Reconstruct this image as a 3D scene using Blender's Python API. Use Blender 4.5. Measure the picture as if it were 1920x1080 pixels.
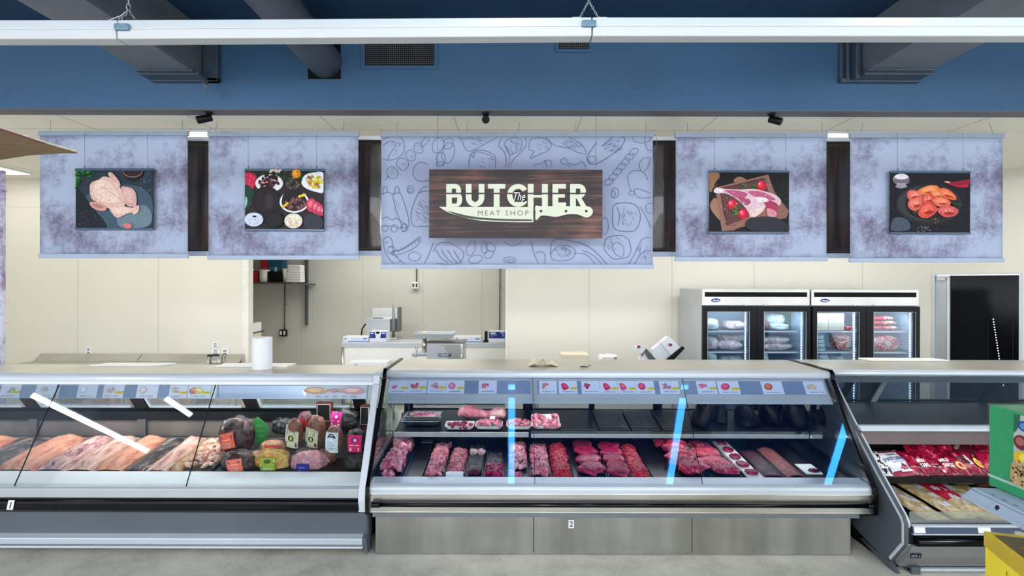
import bpy, bmesh, math, random
from mathutils import Vector, Matrix, noise

random.seed(7)
for o in list(bpy.data.objects):
    bpy.data.objects.remove(o, do_unlink=True)
SC = bpy.context.scene
COL = SC.collection
PI = math.pi

# ------------------------------------------------------------------ camera
CAM = Vector((0.0, 0.0, 2.0))
FPX = 960.0
HY = 530.0
ROLL = math.radians(0.15)
RGT = Vector((math.cos(ROLL), 0, math.sin(ROLL)))
UP = Vector((-math.sin(ROLL), 0, math.cos(ROLL)))
FWD = Vector((0, 1, 0))
cd = bpy.data.cameras.new('camera')
cd.sensor_width = 36.0
cd.lens = 36.0 * FPX / 1920.0
cd.shift_y = -(540 - HY) / 1920.0
cd.clip_start = 0.05
cam = bpy.data.objects.new('camera', cd)
COL.objects.link(cam)
cam.matrix_world = Matrix(((RGT.x, UP.x, 0, 0), (0, 0, -1, 0), (RGT.z, UP.z, 0, CAM.z), (0, 0, 0, 1)))
SC.camera = cam

# ------------------------------------------------------------------ view, world
SC.view_settings.view_transform = 'Standard'
SC.view_settings.look = 'None'
SC.view_settings.exposure = 0.45
SC.view_settings.gamma = 1.0
SC.view_settings.use_curve_mapping = False
WORLD_STRENGTH = 1.5
wd = bpy.data.worlds.new('world')
SC.world = wd
wd.use_nodes = True
wd.node_tree.nodes['Background'].inputs[0].default_value = (0.92, 0.96, 1.0, 1)
wd.node_tree.nodes['Background'].inputs[1].default_value = WORLD_STRENGTH

def area_light(name, loc, sx, sy, power, color=(1, 1, 1), rot=(0, 0, 0)):
    l = bpy.data.lights.new(name, 'AREA')
    l.shape = 'RECTANGLE'
    l.size = sx
    l.size_y = sy
    l.energy = power
    l.color = color
    o = bpy.data.objects.new(name, l)
    COL.objects.link(o)
    o.location = loc
    o.rotation_euler = rot
    return o

TUBE_E = 11.0
TUBE_X = (0.0, 2.5, 5.0, 7.5)
# big soft lights standing in for prep and back room lighting, no fixtures built
area_light('prep_light_left', (-3.5, 5.9, 3.43), 5.0, 0.6, 52, (1.0, 0.975, 0.92))
area_light('prep_light_right', (2.6, 5.9, 3.43), 6.0, 0.6, 55, (1.0, 0.985, 0.95))
area_light('back_room_light', (-2.0, 9.0, 2.95), 3.0, 0.6, 30, (1.0, 0.99, 0.96))

area_light('aisle_fill', (0, -3.0, 4.08), 15.0, 1.4, 470, (0.93, 0.97, 1.0), (math.radians(30), 0, 0))  # unseen fill added over the aisle to brighten the counter fronts
area_light('aisle_fill_left', (-4.5, -5.0, 4.05), 1.0, 3.0, 400, (0.97, 0.99, 1.0), (0, math.radians(-42), 0))  # unseen fill added to brighten the left-facing carton sides
area_light('case_light_left', (-3.6, 4.17, 1.075), 4.9, 0.04, 19, (1.0, 0.97, 0.93), (math.radians(12), 0, 0))  # bare area lights without fixtures, added to brighten the case contents
area_light('case_light_middle', (0.78, 4.28, 1.05), 3.4, 0.04, 4.8, (0.97, 0.98, 1.0), (math.radians(-10), 0, 0))
area_light('case_light_shelf', (0.78, 4.24, 0.73), 3.4, 0.03, 3, (0.97, 0.98, 1.0), (math.radians(-25), 0, 0))
area_light('case_light_right', (4.1, 3.93, 0.765), 2.8, 0.04, 1.6, (1.0, 0.98, 0.96), (math.radians(0), 0, 0))

# ------------------------------------------------------------------ helpers
def D3(px, py):
    return FWD + ((px - 960.0) / FPX) * RGT + ((HY - py) / FPX) * UP

def W(px, py, d):
    return CAM + D3(px, py) * d

def WX(px, d):
    return (px - 960.0) / FPX * d

def WZ(py, d):
    return 2.0 + (HY - py) / FPX * d

def srgb(r, g=None, b=None):
    if g is None:
        r, g, b = r
    def f(c):
        c = c / 255.0
        return c / 12.92 if c <= 0.04045 else ((c + 0.055) / 1.055) ** 2.4
    return (f(r), f(g), f(b))

ORG = {}

def link(o):
    COL.objects.link(o)
    return o

def tag(o, label=None, cat=None, group=None, kind=None):
    if label: o['label'] = label
    if cat: o['category'] = cat
    if group: o['group'] = group
    if kind: o['kind'] = kind
    return o

def empty(name, loc, label, cat, group=None):
    o = bpy.data.objects.new(name, None)
    o.empty_display_size = 0.05
    link(o)
    o.location = loc
    ORG[o.name] = Vector(loc)
    return tag(o, label, cat, group)

def copy_tree(o, parent=None):
    c = o.copy()
    link(c)
    if parent is not None:
        c.parent = parent
    for ch in list(o.children):
        copy_tree(ch, c)
    return c

class MB:
    def __init__(self):
        self.v = []; self.f = []; self.c = []; self.sm = []
    def add(self, vs, fs, col=None, smooth=False):
        n = len(self.v)
        self.v.extend([Vector(p) for p in vs])
        for f in fs:
            self.f.append([n + i for i in f])
            self.c.append(col)
            self.sm.append(smooth)
        return self
    def box(self, x0, x1, y0, y1, z0, z1, col=None):
        vs = [(x0,y0,z0),(x1,y0,z0),(x1,y1,z0),(x0,y1,z0),(x0,y0,z1),(x1,y0,z1),(x1,y1,z1),(x0,y1,z1)]
        return self.add(vs, [(0,3,2,1),(4,5,6,7),(0,1,5,4),(1,2,6,5),(2,3,7,6),(3,0,4,7)], col)
    def obox(self, c, sx, sy, sz, M=None, col=None):
        """box centred at c, sizes, rotated by M"""
        M = M or Matrix.Identity(3)
        c = Vector(c)
        vs = []
        for z in (-.5, .5):
            for x, y in ((-.5,-.5),(.5,-.5),(.5,.5),(-.5,.5)):
                vs.append(c + M @ Vector((x*sx, y*sy, z*sz)))
        return self.add(vs, [(0,3,2,1),(4,5,6,7),(0,1,5,4),(1,2,6,5),(2,3,7,6),(3,0,4,7)], col)
    def prism(self, prof, x0, x1, col=None, smooth=False):
        """prof: list of (y,z); extruded along X"""
        n = len(prof)
        vs = [(x0, p[0], p[1]) for p in prof] + [(x1, p[0], p[1]) for p in prof]
        fs = [tuple(range(n)), tuple(reversed(range(n, 2*n)))]
        self.add(vs, fs, col)
        k = len(self.v) - 2*n
        for i in range(n):
            j = (i+1) % n
            self.f.append([k+i, k+n+i, k+n+j, k+j]); self.c.append(col); self.sm.append(smooth)
        return self
    def sheet(self, prof, x0, x1, th, col=None):
        """open polyline (y,z) thickened by th, extruded along X"""
        top = list(prof); bot = []
        for i, p in enumerate(prof):
            a = prof[max(0, i-1)]; b = prof[min(len(prof)-1, i+1)]
            dy, dz = b[0]-a[0], b[1]-a[1]
            L = math.hypot(dy, dz) or 1
            bot.append((p[0] + dz/L*th, p[1] - dy/L*th))
        m = len(prof)
        for i in range(m-1):
            self.prism([top[i], top[i+1], bot[i+1], bot[i]], x0, x1, col)
        return self
    def cyl(self, p0, p1, r0, r1=None, n=16, col=None, cap=True, smooth=True):
        r1 = r0 if r1 is None else r1
        p0 = Vector(p0); p1 = Vector(p1)
        ax = (p1 - p0).normalized()
        t = Vector((0,0,1)) if abs(ax.z) < .9 else Vector((1,0,0))
        u = ax.cross(t).normalized(); w = ax.cross(u)
        vs = []
        for p, r in ((p0, r0), (p1, r1)):
            for i in range(n):
                a = 2*PI*i/n
                vs.append(p + u*(r*math.cos(a)) + w*(r*math.sin(a)))
        self.add(vs, [(i, (i+1) % n, n+(i+1) % n, n+i) for i in range(n)], col, smooth)
        k = len(self.v) - 2*n
        if cap:
            self.f.append([k+i for i in reversed(range(n))]); self.c.append(col); self.sm.append(False)
            self.f.append([k+n+i for i in range(n)]); self.c.append(col); self.sm.append(False)
        return self
    def tube(self, pts, r, n=8, col=None, closed=False):
        pts = [Vector(p) for p in pts]
        m = len(pts)
        rs = r if isinstance(r, (list, tuple)) else [r]*m
        base = len(self.v)
        prev = None
        for i, p in enumerate(pts):
            if closed:
                d = (pts[(i+1) % m] - pts[i-1])
            else:
                d = pts[min(m-1, i+1)] - pts[max(0, i-1)]
            d = d.normalized() if d.length > 1e-9 else Vector((0,0,1))
            if prev is None:
                t = Vector((0,0,1)) if abs(d.z) < .9 else Vector((1,0,0))
                u = d.cross(t).normalized()
            else:
                u = (prev - d*prev.dot(d))
                u = u.normalized() if u.length > 1e-6 else d.orthogonal().normalized()
            prev = u
            w = d.cross(u)
            for k in range(n):
                a = 2*PI*k/n
                self.v.append(p + u*(rs[i]*math.cos(a)) + w*(rs[i]*math.sin(a)))
        seg = m if closed else m-1
        for i in range(seg):
            j = (i+1) % m
            for k in range(n):
                l = (k+1) % n
                self.f.append([base+i*n+k, base+i*n+l, base+j*n+l, base+j*n+k]); self.c.append(col); self.sm.append(True)
        if not closed:
            self.f.append([base+k for k in reversed(range(n))]); self.c.append(col); self.sm.append(False)
            self.f.append([base+(m-1)*n+k for k in range(n)]); self.c.append(col); self.sm.append(False)
        return self
    def lathe(self, c, prof, n=24, col=None, M=None):
        """prof list of (r, z) about local Z at c"""
        c = Vector(c); M = M or Matrix.Identity(3)
        base = len(self.v)
        for r, z in prof:
            for k in range(n):
                a = 2*PI*k/n
                self.v.append(c + M @ Vector((r*math.cos(a), r*math.sin(a), z)))
        for i in range(len(prof)-1):
            for k in range(n):
                l = (k+1) % n
                self.f.append([base+i*n+k, base+i*n+l, base+(i+1)*n+l, base+(i+1)*n+k]); self.c.append(col); self.sm.append(True)
        return self
    def blob(self, c, rad, M=None, amp=0.15, freq=2.0, seed=0, nu=14, nv=9, col=None, colf=None, sq=1.0):
        """noisy ellipsoid; sq<1 makes it boxier"""
        c = Vector(c); M = M or Matrix.Identity(3)
        base = len(self.v)
        off = Vector((seed*3.17, seed*1.31, seed*2.77))
        for j in range(nv+1):
            th = PI*j/nv
            for i in range(nu):
                ph = 2*PI*i/nu
                d = Vector((math.sin(th)*math.cos(ph), math.sin(th)*math.sin(ph), math.cos(th)))
                if sq != 1.0:
                    e = Vector([math.copysign(abs(q)**sq, q) for q in d])
                else:
                    e = d
                k = 1 + amp*noise.noise(d*freq + off)
                self.v.append(c + M @ Vector((e.x*rad[0]*k, e.y*rad[1]*k, e.z*rad[2]*k)))
        for j in range(nv):
            for i in range(nu):
                l = (i+1) % nu
                fc = col
                if colf: fc = colf(j/nv, i/nu)
                self.f.append([base+j*nu+i, base+(j+1)*nu+i, base+(j+1)*nu+l, base+j*nu+l]); self.c.append(fc); self.sm.append(True)
        return self
    def grid(self, fn, nu, nv, col=None, colf=None, smooth=True):
        base = len(self.v)
        for j in range(nv+1):
            for i in range(nu+1):
                self.v.append(Vector(fn(i/nu, j/nv)))
        for j in range(nv):
            for i in range(nu):
                a = base + j*(nu+1) + i
                fc = colf((i+.5)/nu, (j+.5)/nv) if colf else col
                self.f.append([a, a+1, a+nu+2, a+nu+1]); self.c.append(fc); self.sm.append(smooth)
        return self
    def build(self, name, mat, parent=None, bevel=0, seg=2, solid=0):
        org = Vector((0,0,0))
        if parent is not None:
            org = ORG.get(parent.name, Vector((0,0,0)))
        me = bpy.data.meshes.new(name)
        me.from_pydata([tuple(p - org) for p in self.v], [], self.f)
        me.polygons.foreach_set('use_smooth', self.sm)
        if any(c is not None for c in self.c):
            ca = me.color_attributes.new('Col', 'FLOAT_COLOR', 'CORNER')
            buf = []
            for p, c in zip(me.polygons, self.c):
                c = c or (1, 1, 1)
                buf.extend((c[0], c[1], c[2], 1.0) * p.loop_total)
            ca.data.foreach_set('color', buf)
        if mat is not None:
            me.materials.append(mat)
        me.validate()
        me.update()
        o = bpy.data.objects.new(name, me)
        link(o)
        if parent is not None:
            o.parent = parent
            ORG[o.name] = org
        else:
            ORG[o.name] = Vector((0,0,0))
        if bevel:
            m = o.modifiers.new('bevel', 'BEVEL'); m.width = bevel; m.segments = seg; m.limit_method = 'ANGLE'
            m.harden_normals = False
        if solid:
            m = o.modifiers.new('thickness', 'SOLIDIFY'); m.thickness = solid; m.offset = 0
        return o

def struct(name, mb, mat, parent=None, bevel=0):
    o = mb.build(name, mat, parent, bevel)
    o['kind'] = 'structure'
    return o

def solo(name, mb, mat, label, cat, group=None, kind=None, bevel=0, seg=2, solid=0):
    o = mb.build(name, mat, None, bevel, seg, solid)
    # put the origin at the middle of the base
    lo = Vector((min(v.co.x for v in o.data.vertices), min(v.co.y for v in o.data.vertices), min(v.co.z for v in o.data.vertices)))
    hi = Vector((max(v.co.x for v in o.data.vertices), max(v.co.y for v in o.data.vertices), max(v.co.z for v in o.data.vertices)))
    c = Vector(((lo.x+hi.x)/2, (lo.y+hi.y)/2, lo.z))
    o.data.transform(Matrix.Translation(-c))
    o.location = c
    ORG[o.name] = c
    return tag(o, label, cat, group, kind)

def rotm(x=0, y=0, z=0):
    return (Matrix.Rotation(math.radians(z), 3, 'Z') @ Matrix.Rotation(math.radians(y), 3, 'Y') @ Matrix.Rotation(math.radians(x), 3, 'X'))

def crspline(pts, sub=6, closed=True):
    out = []; n = len(pts)
    rng = n if closed else n-1
    for i in range(rng):
        if closed:
            p0, p1, p2, p3 = pts[(i-1) % n], pts[i], pts[(i+1) % n], pts[(i+2) % n]
        else:
            p0, p1, p2, p3 = pts[max(0, i-1)], pts[i], pts[i+1], pts[min(n-1, i+2)]
        for k in range(sub):
            t = k/sub
            out.append(tuple(0.5*((2*p1[a]) + (-p0[a]+p2[a])*t + (2*p0[a]-5*p1[a]+4*p2[a]-p3[a])*t*t + (-p0[a]+3*p1[a]-3*p2[a]+p3[a])*t*t*t) for a in range(len(p1))))
    if not closed:
        out.append(tuple(pts[-1]))
    return out

class Art:
    """flat print: coloured shapes laid on a plane; each later shape a hair in front of the last"""
    def __init__(self, to3, nrm, step=0.00015):
        self.to3 = to3; self.n = Vector(nrm); self.mb = MB(); self.k = 1; self.step = step; self.clip = None
    def _p(self, p):
        return Vector(self.to3(p[0], p[1])) + self.n * (self.k*self.step)
    def poly(self, pts, col):
        if self.clip:
            x0, y0, x1, y1 = self.clip
            for ax, lim, sg in ((0, x0, 1), (0, x1, -1), (1, y0, 1), (1, y1, -1)):
                out = []
                for i in range(len(pts)):
                    a, b_ = pts[i], pts[(i+1) % len(pts)]
                    fa, fb = (a[ax]-lim)*sg, (b_[ax]-lim)*sg
                    if fa >= 0: out.append(a)
                    if (fa >= 0) != (fb >= 0):
                        k = fa/(fa-fb); out.append((a[0]+(b_[0]-a[0])*k, a[1]+(b_[1]-a[1])*k))
                pts = out
                if len(pts) < 3: return self
        n = len(pts)
        if n > 4:
            # ear-clip safely through bmesh later: use triangulated n-gon
            from mathutils.geometry import tessellate_polygon
            tr = tessellate_polygon([[Vector((p[0], p[1], 0)) for p in pts]])
            self.mb.add([self._p(p) for p in pts], [tuple(t) for t in tr], col)
        else:
            self.mb.add([self._p(p) for p in pts], [tuple(range(n))], col)
        self.k += 1
        return self
    def blob(self, pts, col, sub=6):
        return self.poly(crspline(pts, sub), col)
    def rect(self, x0, y0, x1, y1, col):
        return self.poly([(x0,y0),(x1,y0),(x1,y1),(x0,y1)], col)
    def disc(self, x, y, rx, ry, col, n=20, rot=0):
        c, s = math.cos(rot), math.sin(rot)
        return self.poly([(x + rx*math.cos(2*PI*i/n)*c - ry*math.sin(2*PI*i/n)*s, y + rx*math.cos(2*PI*i/n)*s + ry*math.sin(2*PI*i/n)*c) for i in range(n)], col)
    def line(self, pts, w, col):
        """ribbon"""
        L = []; R = []
        m = len(pts)
        for i, p in enumerate(pts):
            a = pts[max(0, i-1)]; b = pts[min(m-1, i+1)]
            dx, dy = b[0]-a[0], b[1]-a[1]
            q = math.hypot(dx, dy) or 1
            ww = w(i/(m-1)) if callable(w) else w
            L.append((p[0]-dy/q*ww/2, p[1]+dx/q*ww/2)); R.append((p[0]+dy/q*ww/2, p[1]-dx/q*ww/2))
        vs = [self._p(p) for p in L] + [self._p(p) for p in R]
        self.mb.add(vs, [(i, i+1, m+i+1, m+i) for i in range(m-1)], col)
        self.k += 0.2
        return self
    def curve(self, pts, w, col, closed=False, sub=5):
        q = crspline(pts, sub, closed)
        if closed: q.append(q[0])
        return self.line(q, w, col)
    def build(self, name, mat, parent=None):
        return self.mb.build(name, mat, parent)

def frontal(d):
    return lambda px, py: W(px, py, d)

def text_mesh(s, to3, x, y, h, mat, name, parent=None, align='CENTER', shear=0, wid=None, off=0.0, normal=(0,-1,0), lift=0.0006, space=1.0, extr=0.0):
    """text laid on a plane given by to3 (u right, v down); h = cap height in to3 units; wid = wanted width"""
    cu = bpy.data.curves.new(name, 'FONT')
    cu.body = s; cu.size = 1.0; cu.align_x = 'LEFT'; cu.shear = shear; cu.offset = off; cu.space_character = space
    cu.resolution_u = 3
    t = bpy.data.objects.new(name + '_tmp', cu)
    COL.objects.link(t)
    bpy.context.view_layer.update()
    me = bpy.data.meshes.new_from_object(t)
    bpy.data.objects.remove(t, do_unlink=True)
    bpy.data.curves.remove(cu)
    xs = [v.co.x for v in me.vertices]; ys = [v.co.y for v in me.vertices]
    if not xs:
        return None
    x0, x1 = min(xs), max(xs)
    sy = h / 0.70
    sx = (wid / (x1-x0)) if wid else sy
    tot = (x1-x0)*sx
    ox = x - (tot/2 if align == 'CENTER' else 0)
    nn = Vector(normal)
    mb = MB()
    for v in me.vertices:
        mb.v.append(Vector(to3(ox + (v.co.x-x0)*sx, y - v.co.y*sy)) + nn*lift)
    for p in me.polygons:
        mb.f.append(list(p.vertices)); mb.c.append(None); mb.sm.append(False)
    bpy.data.meshes.remove(me)
    o = mb.build(name, mat, parent)
    return o
# ------------------------------------------------------------------ materials
MATS = {}
def mk(name):
    m = bpy.data.materials.new(name); m.use_nodes = True
    nt = m.node_tree
    b = nt.nodes['Principled BSDF']
    MATS[name] = m
    return m, nt, b

def N(nt, t, **kw):
    n = nt.nodes.new(t)
    for k, v in kw.items():
        setattr(n, k, v)
    return n

def texco(nt, kind='Object', scale=(1,1,1), rot=(0,0,0)):
    t = N(nt, 'ShaderNodeTexCoord'); mp = N(nt, 'ShaderNodeMapping')
    mp.inputs['Scale'].default_value = scale; mp.inputs['Rotation'].default_value = rot
    nt.links.new(t.outputs[kind], mp.inputs[0])
    return mp.outputs[0]

def ramp(nt, fac, stops, interp='LINEAR'):
    r = N(nt, 'ShaderNodeValToRGB'); r.color_ramp.interpolation = interp
    e = r.color_ramp.elements
    while len(e) < len(stops): e.new(0.5)
    for i, (p, c) in enumerate(stops):
        e[i].position = p; e[i].color = (*c, 1)
    nt.links.new(fac, r.inputs[0])
    return r.outputs[0]

def nz(nt, co, scale, detail=4, rough=0.55, dist=0.0):
    n = N(nt, 'ShaderNodeTexNoise'); n.inputs['Scale'].default_value = scale
    n.inputs['Detail'].default_value = detail; n.inputs['Roughness'].default_value = rough
    n.inputs['Distortion'].default_value = dist
    nt.links.new(co, n.inputs[0])
    return n.outputs[0]

def bump(nt, b, h, strength=0.2, dist=0.01):
    bn = N(nt, 'ShaderNodeBump'); bn.inputs['Strength'].default_value = strength; bn.inputs['Distance'].default_value = dist
    nt.links.new(h, bn.inputs['Height'])
    nt.links.new(bn.outputs[0], b.inputs['Normal'])

def plain(name, col, rough=0.5, metal=0.0, var=0.06, scale=8.0, bmp=0.0, bscale=60.0, spec=0.5, coat=0.0, stretch=(1,1,1)):
    m, nt, b = mk(name)
    c = srgb(col)
    co = texco(nt, 'Object', stretch)
    n = nz(nt, co, scale)
    lo = tuple(max(0, x*(1-var)) for x in c); hi = tuple(min(1, x*(1+var)) for x in c)
    nt.links.new(ramp(nt, n, [(0.3, lo), (0.7, hi)]), b.inputs['Base Color'])
    b.inputs['Roughness'].default_value = rough
    b.inputs['Metallic'].default_value = metal
    b.inputs['Specular IOR Level'].default_value = spec
    b.inputs['Coat Weight'].default_value = coat
    if bmp:
        bump(nt, b, nz(nt, co, bscale), bmp, 0.004)
    return m

def steel(name, col=(196, 196, 192), rough=0.28, axis='x', metal=0.9, dk=0.82, psc=(1, 1, 1)):
    m, nt, b = mk(name)
    sc = {'x': (0.25, 120, 120), 'z': (120, 120, 0.3), 'y': (120, 0.25, 120)}[axis]
    co = texco(nt, 'Object', sc)
    n = nz(nt, co, 3.0, 5)
    c = srgb(col)
    co2 = texco(nt, 'Object', psc)
    n2 = nz(nt, co2, 1.6, 3)
    nt.links.new(ramp(nt, n2, [(0.3, tuple(x*dk for x in c)), (0.72, tuple(min(1, x*1.08) for x in c))]), b.inputs['Base Color'])
    b.inputs['Metallic'].default_value = metal
    r = N(nt, 'ShaderNodeMapRange'); r.inputs[3].default_value = rough*0.9; r.inputs[4].default_value = rough*1.12
    nt.links.new(n, r.inputs[0]); nt.links.new(r.outputs[0], b.inputs['Roughness'])
    return m

def glassy(name, tint=(1,1,1), refl=(1,1,1), base=0.06, edge=0.45, rough=0.0, bmp=0.0, bscale=30):
    """thin pane: mostly clear, mirror-like by facing angle"""
    m, nt, b = mk(name)
    nt.nodes.remove(b)
    out = nt.nodes['Material Output']
    tr = N(nt, 'ShaderNodeBsdfTransparent'); tr.inputs[0].default_value = (*tint, 1)
    gl = N(nt, 'ShaderNodeBsdfGlossy'); gl.inputs[0].default_value = (*refl, 1); gl.inputs['Roughness'].default_value = rough
    lw = N(nt, 'ShaderNodeLayerWeight'); lw.inputs[0].default_value = 0.35
    mr = N(nt, 'ShaderNodeMapRange'); mr.inputs[3].default_value = base; mr.inputs[4].default_value = edge
    nt.links.new(lw.outputs['Fresnel'], mr.inputs[0])
    mx = N(nt, 'ShaderNodeMixShader')
    nt.links.new(mr.outputs[0], mx.inputs[0]); nt.links.new(tr.outputs[0], mx.inputs[1]); nt.links.new(gl.outputs[0], mx.inputs[2])
    if bmp:
        co = texco(nt, 'Object')
        bn = N(nt, 'ShaderNodeBump'); bn.inputs['Strength'].default_value = bmp; bn.inputs['Distance'].default_value = 0.01
        nt.links.new(nz(nt, co, bscale, 3, 0.6, 1.5), bn.inputs['Height']); nt.links.new(bn.outputs[0], gl.inputs['Normal'])
    nt.links.new(mx.outputs[0], out.inputs[0])
    return m

def emit(name, col, s):
    m, nt, b = mk(name)
    b.inputs['Base Color'].default_value = (*col, 1)
    b.inputs['Emission Color'].default_value = (*col, 1)
    b.inputs['Emission Strength'].default_value = s
    return m

def printed(name, rough=0.35, var=0.12, scale=60, coat=0.0, metal=0.0, bmp=0.0, bscale=25):
    """uses the Col attribute with a little grain"""
    m, nt, b = mk(name)
    a = N(nt, 'ShaderNodeAttribute', attribute_name='Col')
    co = texco(nt, 'Object')
    n = nz(nt, co, scale, 5, 0.65)
    mr = N(nt, 'ShaderNodeMapRange'); mr.inputs[1].default_value = 0.3; mr.inputs[2].default_value = 0.7
    mr.inputs[3].default_value = 1-var; mr.inputs[4].default_value = 1+var
    nt.links.new(n, mr.inputs[0])
    mul = N(nt, 'ShaderNodeVectorMath', operation='SCALE')
    nt.links.new(a.outputs[0], mul.inputs[0]); nt.links.new(mr.outputs[0], mul.inputs['Scale'])
    nt.links.new(mul.outputs[0], b.inputs['Base Color'])
    b.inputs['Roughness'].default_value = rough
    b.inputs['Specular IOR Level'].default_value = 0.18
    b.inputs['Coat Weight'].default_value = coat
    b.inputs['Coat Roughness'].default_value = 0.12
    b.inputs['Metallic'].default_value = metal
    if bmp:
        bump(nt, b, nz(nt, co, bscale, 4, 0.6, 0.8), bmp, 0.01)
    return m

def meat(name, stops, scale=18, dist=1.2, rough=0.3, bmp=0.5, bscale=35, use_col=False, stretch=(1,1,1), detail=5):
    m, nt, b = mk(name)
    co = texco(nt, 'Object', stretch)
    n0 = nz(nt, co, scale, detail, 0.6, dist); nf = nz(nt, co, scale*5.5, 3, 0.7, 0.6)
    mm = N(nt, 'ShaderNodeMath', operation='MULTIPLY_ADD'); nt.links.new(nf, mm.inputs[0]); mm.inputs[1].default_value = 0.42
    ms = N(nt, 'ShaderNodeMath', operation='SUBTRACT'); nt.links.new(n0, ms.inputs[0]); ms.inputs[1].default_value = 0.21
    nt.links.new(ms.outputs[0], mm.inputs[2]); n = mm.outputs[0]
    c = ramp(nt, n, [(p, srgb(q)) for p, q in stops])
    if use_col:
        a = N(nt, 'ShaderNodeAttribute', attribute_name='Col')
        mx = N(nt, 'ShaderNodeMix', data_type='RGBA', blend_type='MULTIPLY'); mx.inputs[0].default_value = 1.0
        nt.links.new(c, mx.inputs[6]); nt.links.new(a.outputs[0], mx.inputs[7]); c = mx.outputs[2]
    nt.links.new(c, b.inputs['Base Color'])
    b.inputs['Roughness'].default_value = rough
    b.inputs['Subsurface Weight'].default_value = 0.0
    b.inputs['Coat Weight'].default_value = 0.06; b.inputs['Coat Roughness'].default_value = 0.08; b.inputs['Specular IOR Level'].default_value = 0.16
    bump(nt, b, nz(nt, co, bscale, 4, 0.6), bmp, 0.006)
    return m

M = {}
M['wall_cream'] = plain('cream wall panel', (226, 223, 211), 0.45, 0, 0.015, 0.6)
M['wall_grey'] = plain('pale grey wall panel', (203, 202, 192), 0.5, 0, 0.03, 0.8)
M['seam'] = plain('panel seam', (190, 188, 178), 0.6)
M['ceiling_white'] = plain('white ceiling panel', (232, 229, 218), 0.5, 0, 0.015, 0.8)
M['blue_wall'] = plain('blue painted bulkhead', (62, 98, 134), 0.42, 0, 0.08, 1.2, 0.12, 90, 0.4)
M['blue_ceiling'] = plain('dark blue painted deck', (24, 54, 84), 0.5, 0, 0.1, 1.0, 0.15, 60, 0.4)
M['blue_under'] = plain('grey beam underside', (98, 98, 104), 0.6, 0, 0.06, 6)
M['duct_grey'] = plain('grey blue duct metal', (104, 110, 120), 0.45, 0.1, 0.12, 5, 0.1, 30)
M['duct_edge'] = plain('dark duct sealant', (62, 76, 92), 0.5, 0.1, 0.15, 14, 0.5, 30)
M['black'] = plain('black plastic', (7, 8, 10), 0.4, 0, 0.2, 8, spec=0.25)
M['black_matte'] = plain('matte black', (10, 10, 12), 0.7, 0, 0.2, 8, spec=0.2)
M['black_gloss'] = plain('gloss black enamel', (4, 6, 10), 0.14, 0, 0.2, 8, spec=0.28)
M['white_metal'] = plain('white enamel metal', (226, 231, 238), 0.3, 0, 0.02, 3, coat=0.2)
M['white_plastic'] = plain('white plastic', (236, 236, 232), 0.4, 0, 0.02, 10)
M['light_fix'] = plain('white fixture enamel', (196, 200, 204), 0.38, 0, 0.02, 3)
M['steel'] = steel('brushed steel', (205, 204, 198), 0.25)
M['steel_top'] = steel('steel counter top', (206, 204, 196), 0.34)
M['rail_grey'] = plain('slate grey banner rail', (142, 154, 172), 0.4, 0.1)
M['band_steel'] = steel('dark warm steel', (112, 100, 98), 0.35)  # one even dark brownish base tone for the canopy band
M['rail_low'] = plain('pale blue grey bottom rail', (168, 182, 206), 0.4)
M['rail_mid'] = plain('mid grey rail', (118, 124, 130), 0.4, 0.3)
M['steel_dark'] = steel('dull dark steel', (120, 122, 124), 0.4)
M['steel_kick'] = steel('steel kick plate', (184, 184, 180), 0.24, 'z', 0.9, 0.6, (2.2, 1, 0.25))
M['steel_soft'] = plain('soft satin steel', (190, 196, 202), 0.4, 0.35, 0.06, 2)
M['alu_pale'] = plain('pale anodised aluminium', (200, 210, 220), 0.35, 0.3, 0.03, 3)
M['alu_white'] = plain('white aluminium trim', (206, 214, 224), 0.3, 0.1, 0.02, 3)
M['case_grey'] = plain('blue grey case panel', (98, 106, 116), 0.45, 0.15, 0.06, 3, 0.05, 120)
M['case_dark'] = plain('dark grey case side', (82, 90, 98), 0.5, 0.1, 0.08, 4, 0.1, 150)
M['base_grey'] = plain('grey case base', (128, 130, 130), 0.5, 0.1, 0.05, 5)
M['interior'] = plain('dull case interior steel', (112, 106, 104), 0.42, 0.5, 0.2, 5)
M['interior_dark'] = plain('dark case interior', (30, 32, 34), 0.5, 0.2, 0.2, 5)
M['tray_black'] = plain('black plastic tray', (14, 16, 18), 0.35, 0, 0.15, 12, 0.1, 60, coat=0.05, spec=0.3)
M['glass'] = glassy('case glass', (0.95, 0.975, 0.985), (0.035, 0.27, 0.85), 0.052, 0.4)
M['glass_clear'] = glassy('clear case glass', (0.94, 0.965, 0.965), (0.95, 1.0, 1.0), 0.022, 0.3)
M['glass_door'] = glassy('door glass', (0.9, 0.95, 1.0), (0.9, 0.95, 1), 0.04, 0.35)
M['acrylic'] = glassy('clear acrylic', (0.93, 0.95, 0.93), (1, 1, 1), 0.08, 0.6, 0.05)
M['film'] = glassy('cling film', (0.9, 0.9, 0.92), (1, 1, 1), 0.05, 0.17, 0.05, 1.0, 55)
M['film_dull'] = glassy('dull cling film', (0.75, 0.76, 0.78), (0.9, 0.92, 0.95), 0.06, 0.16, 0.10, 1.0, 45)
M['paper'] = plain('white paper', (238, 240, 244), 0.6, 0, 0.02, 20)
M['paper_cream'] = plain('cream butcher paper', (226, 214, 190), 0.7, 0, 0.06, 20, 0.3, 30)
M['board'] = plain('white cutting board', (240, 240, 234), 0.45, 0, 0.02, 6)
M['wire'] = plain('grey hanging wire', (110, 112, 116), 0.4, 0.5, 0.05, 6)
M['chain'] = plain('zinc chain', (160, 172, 178), 0.3, 0.8, 0.1, 20)
M['cord'] = plain('black cord', (18, 18, 20), 0.5)
M['conduit'] = plain('painted steel conduit', (122, 110, 100), 0.45, 0.4, 0.15, 12)
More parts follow.
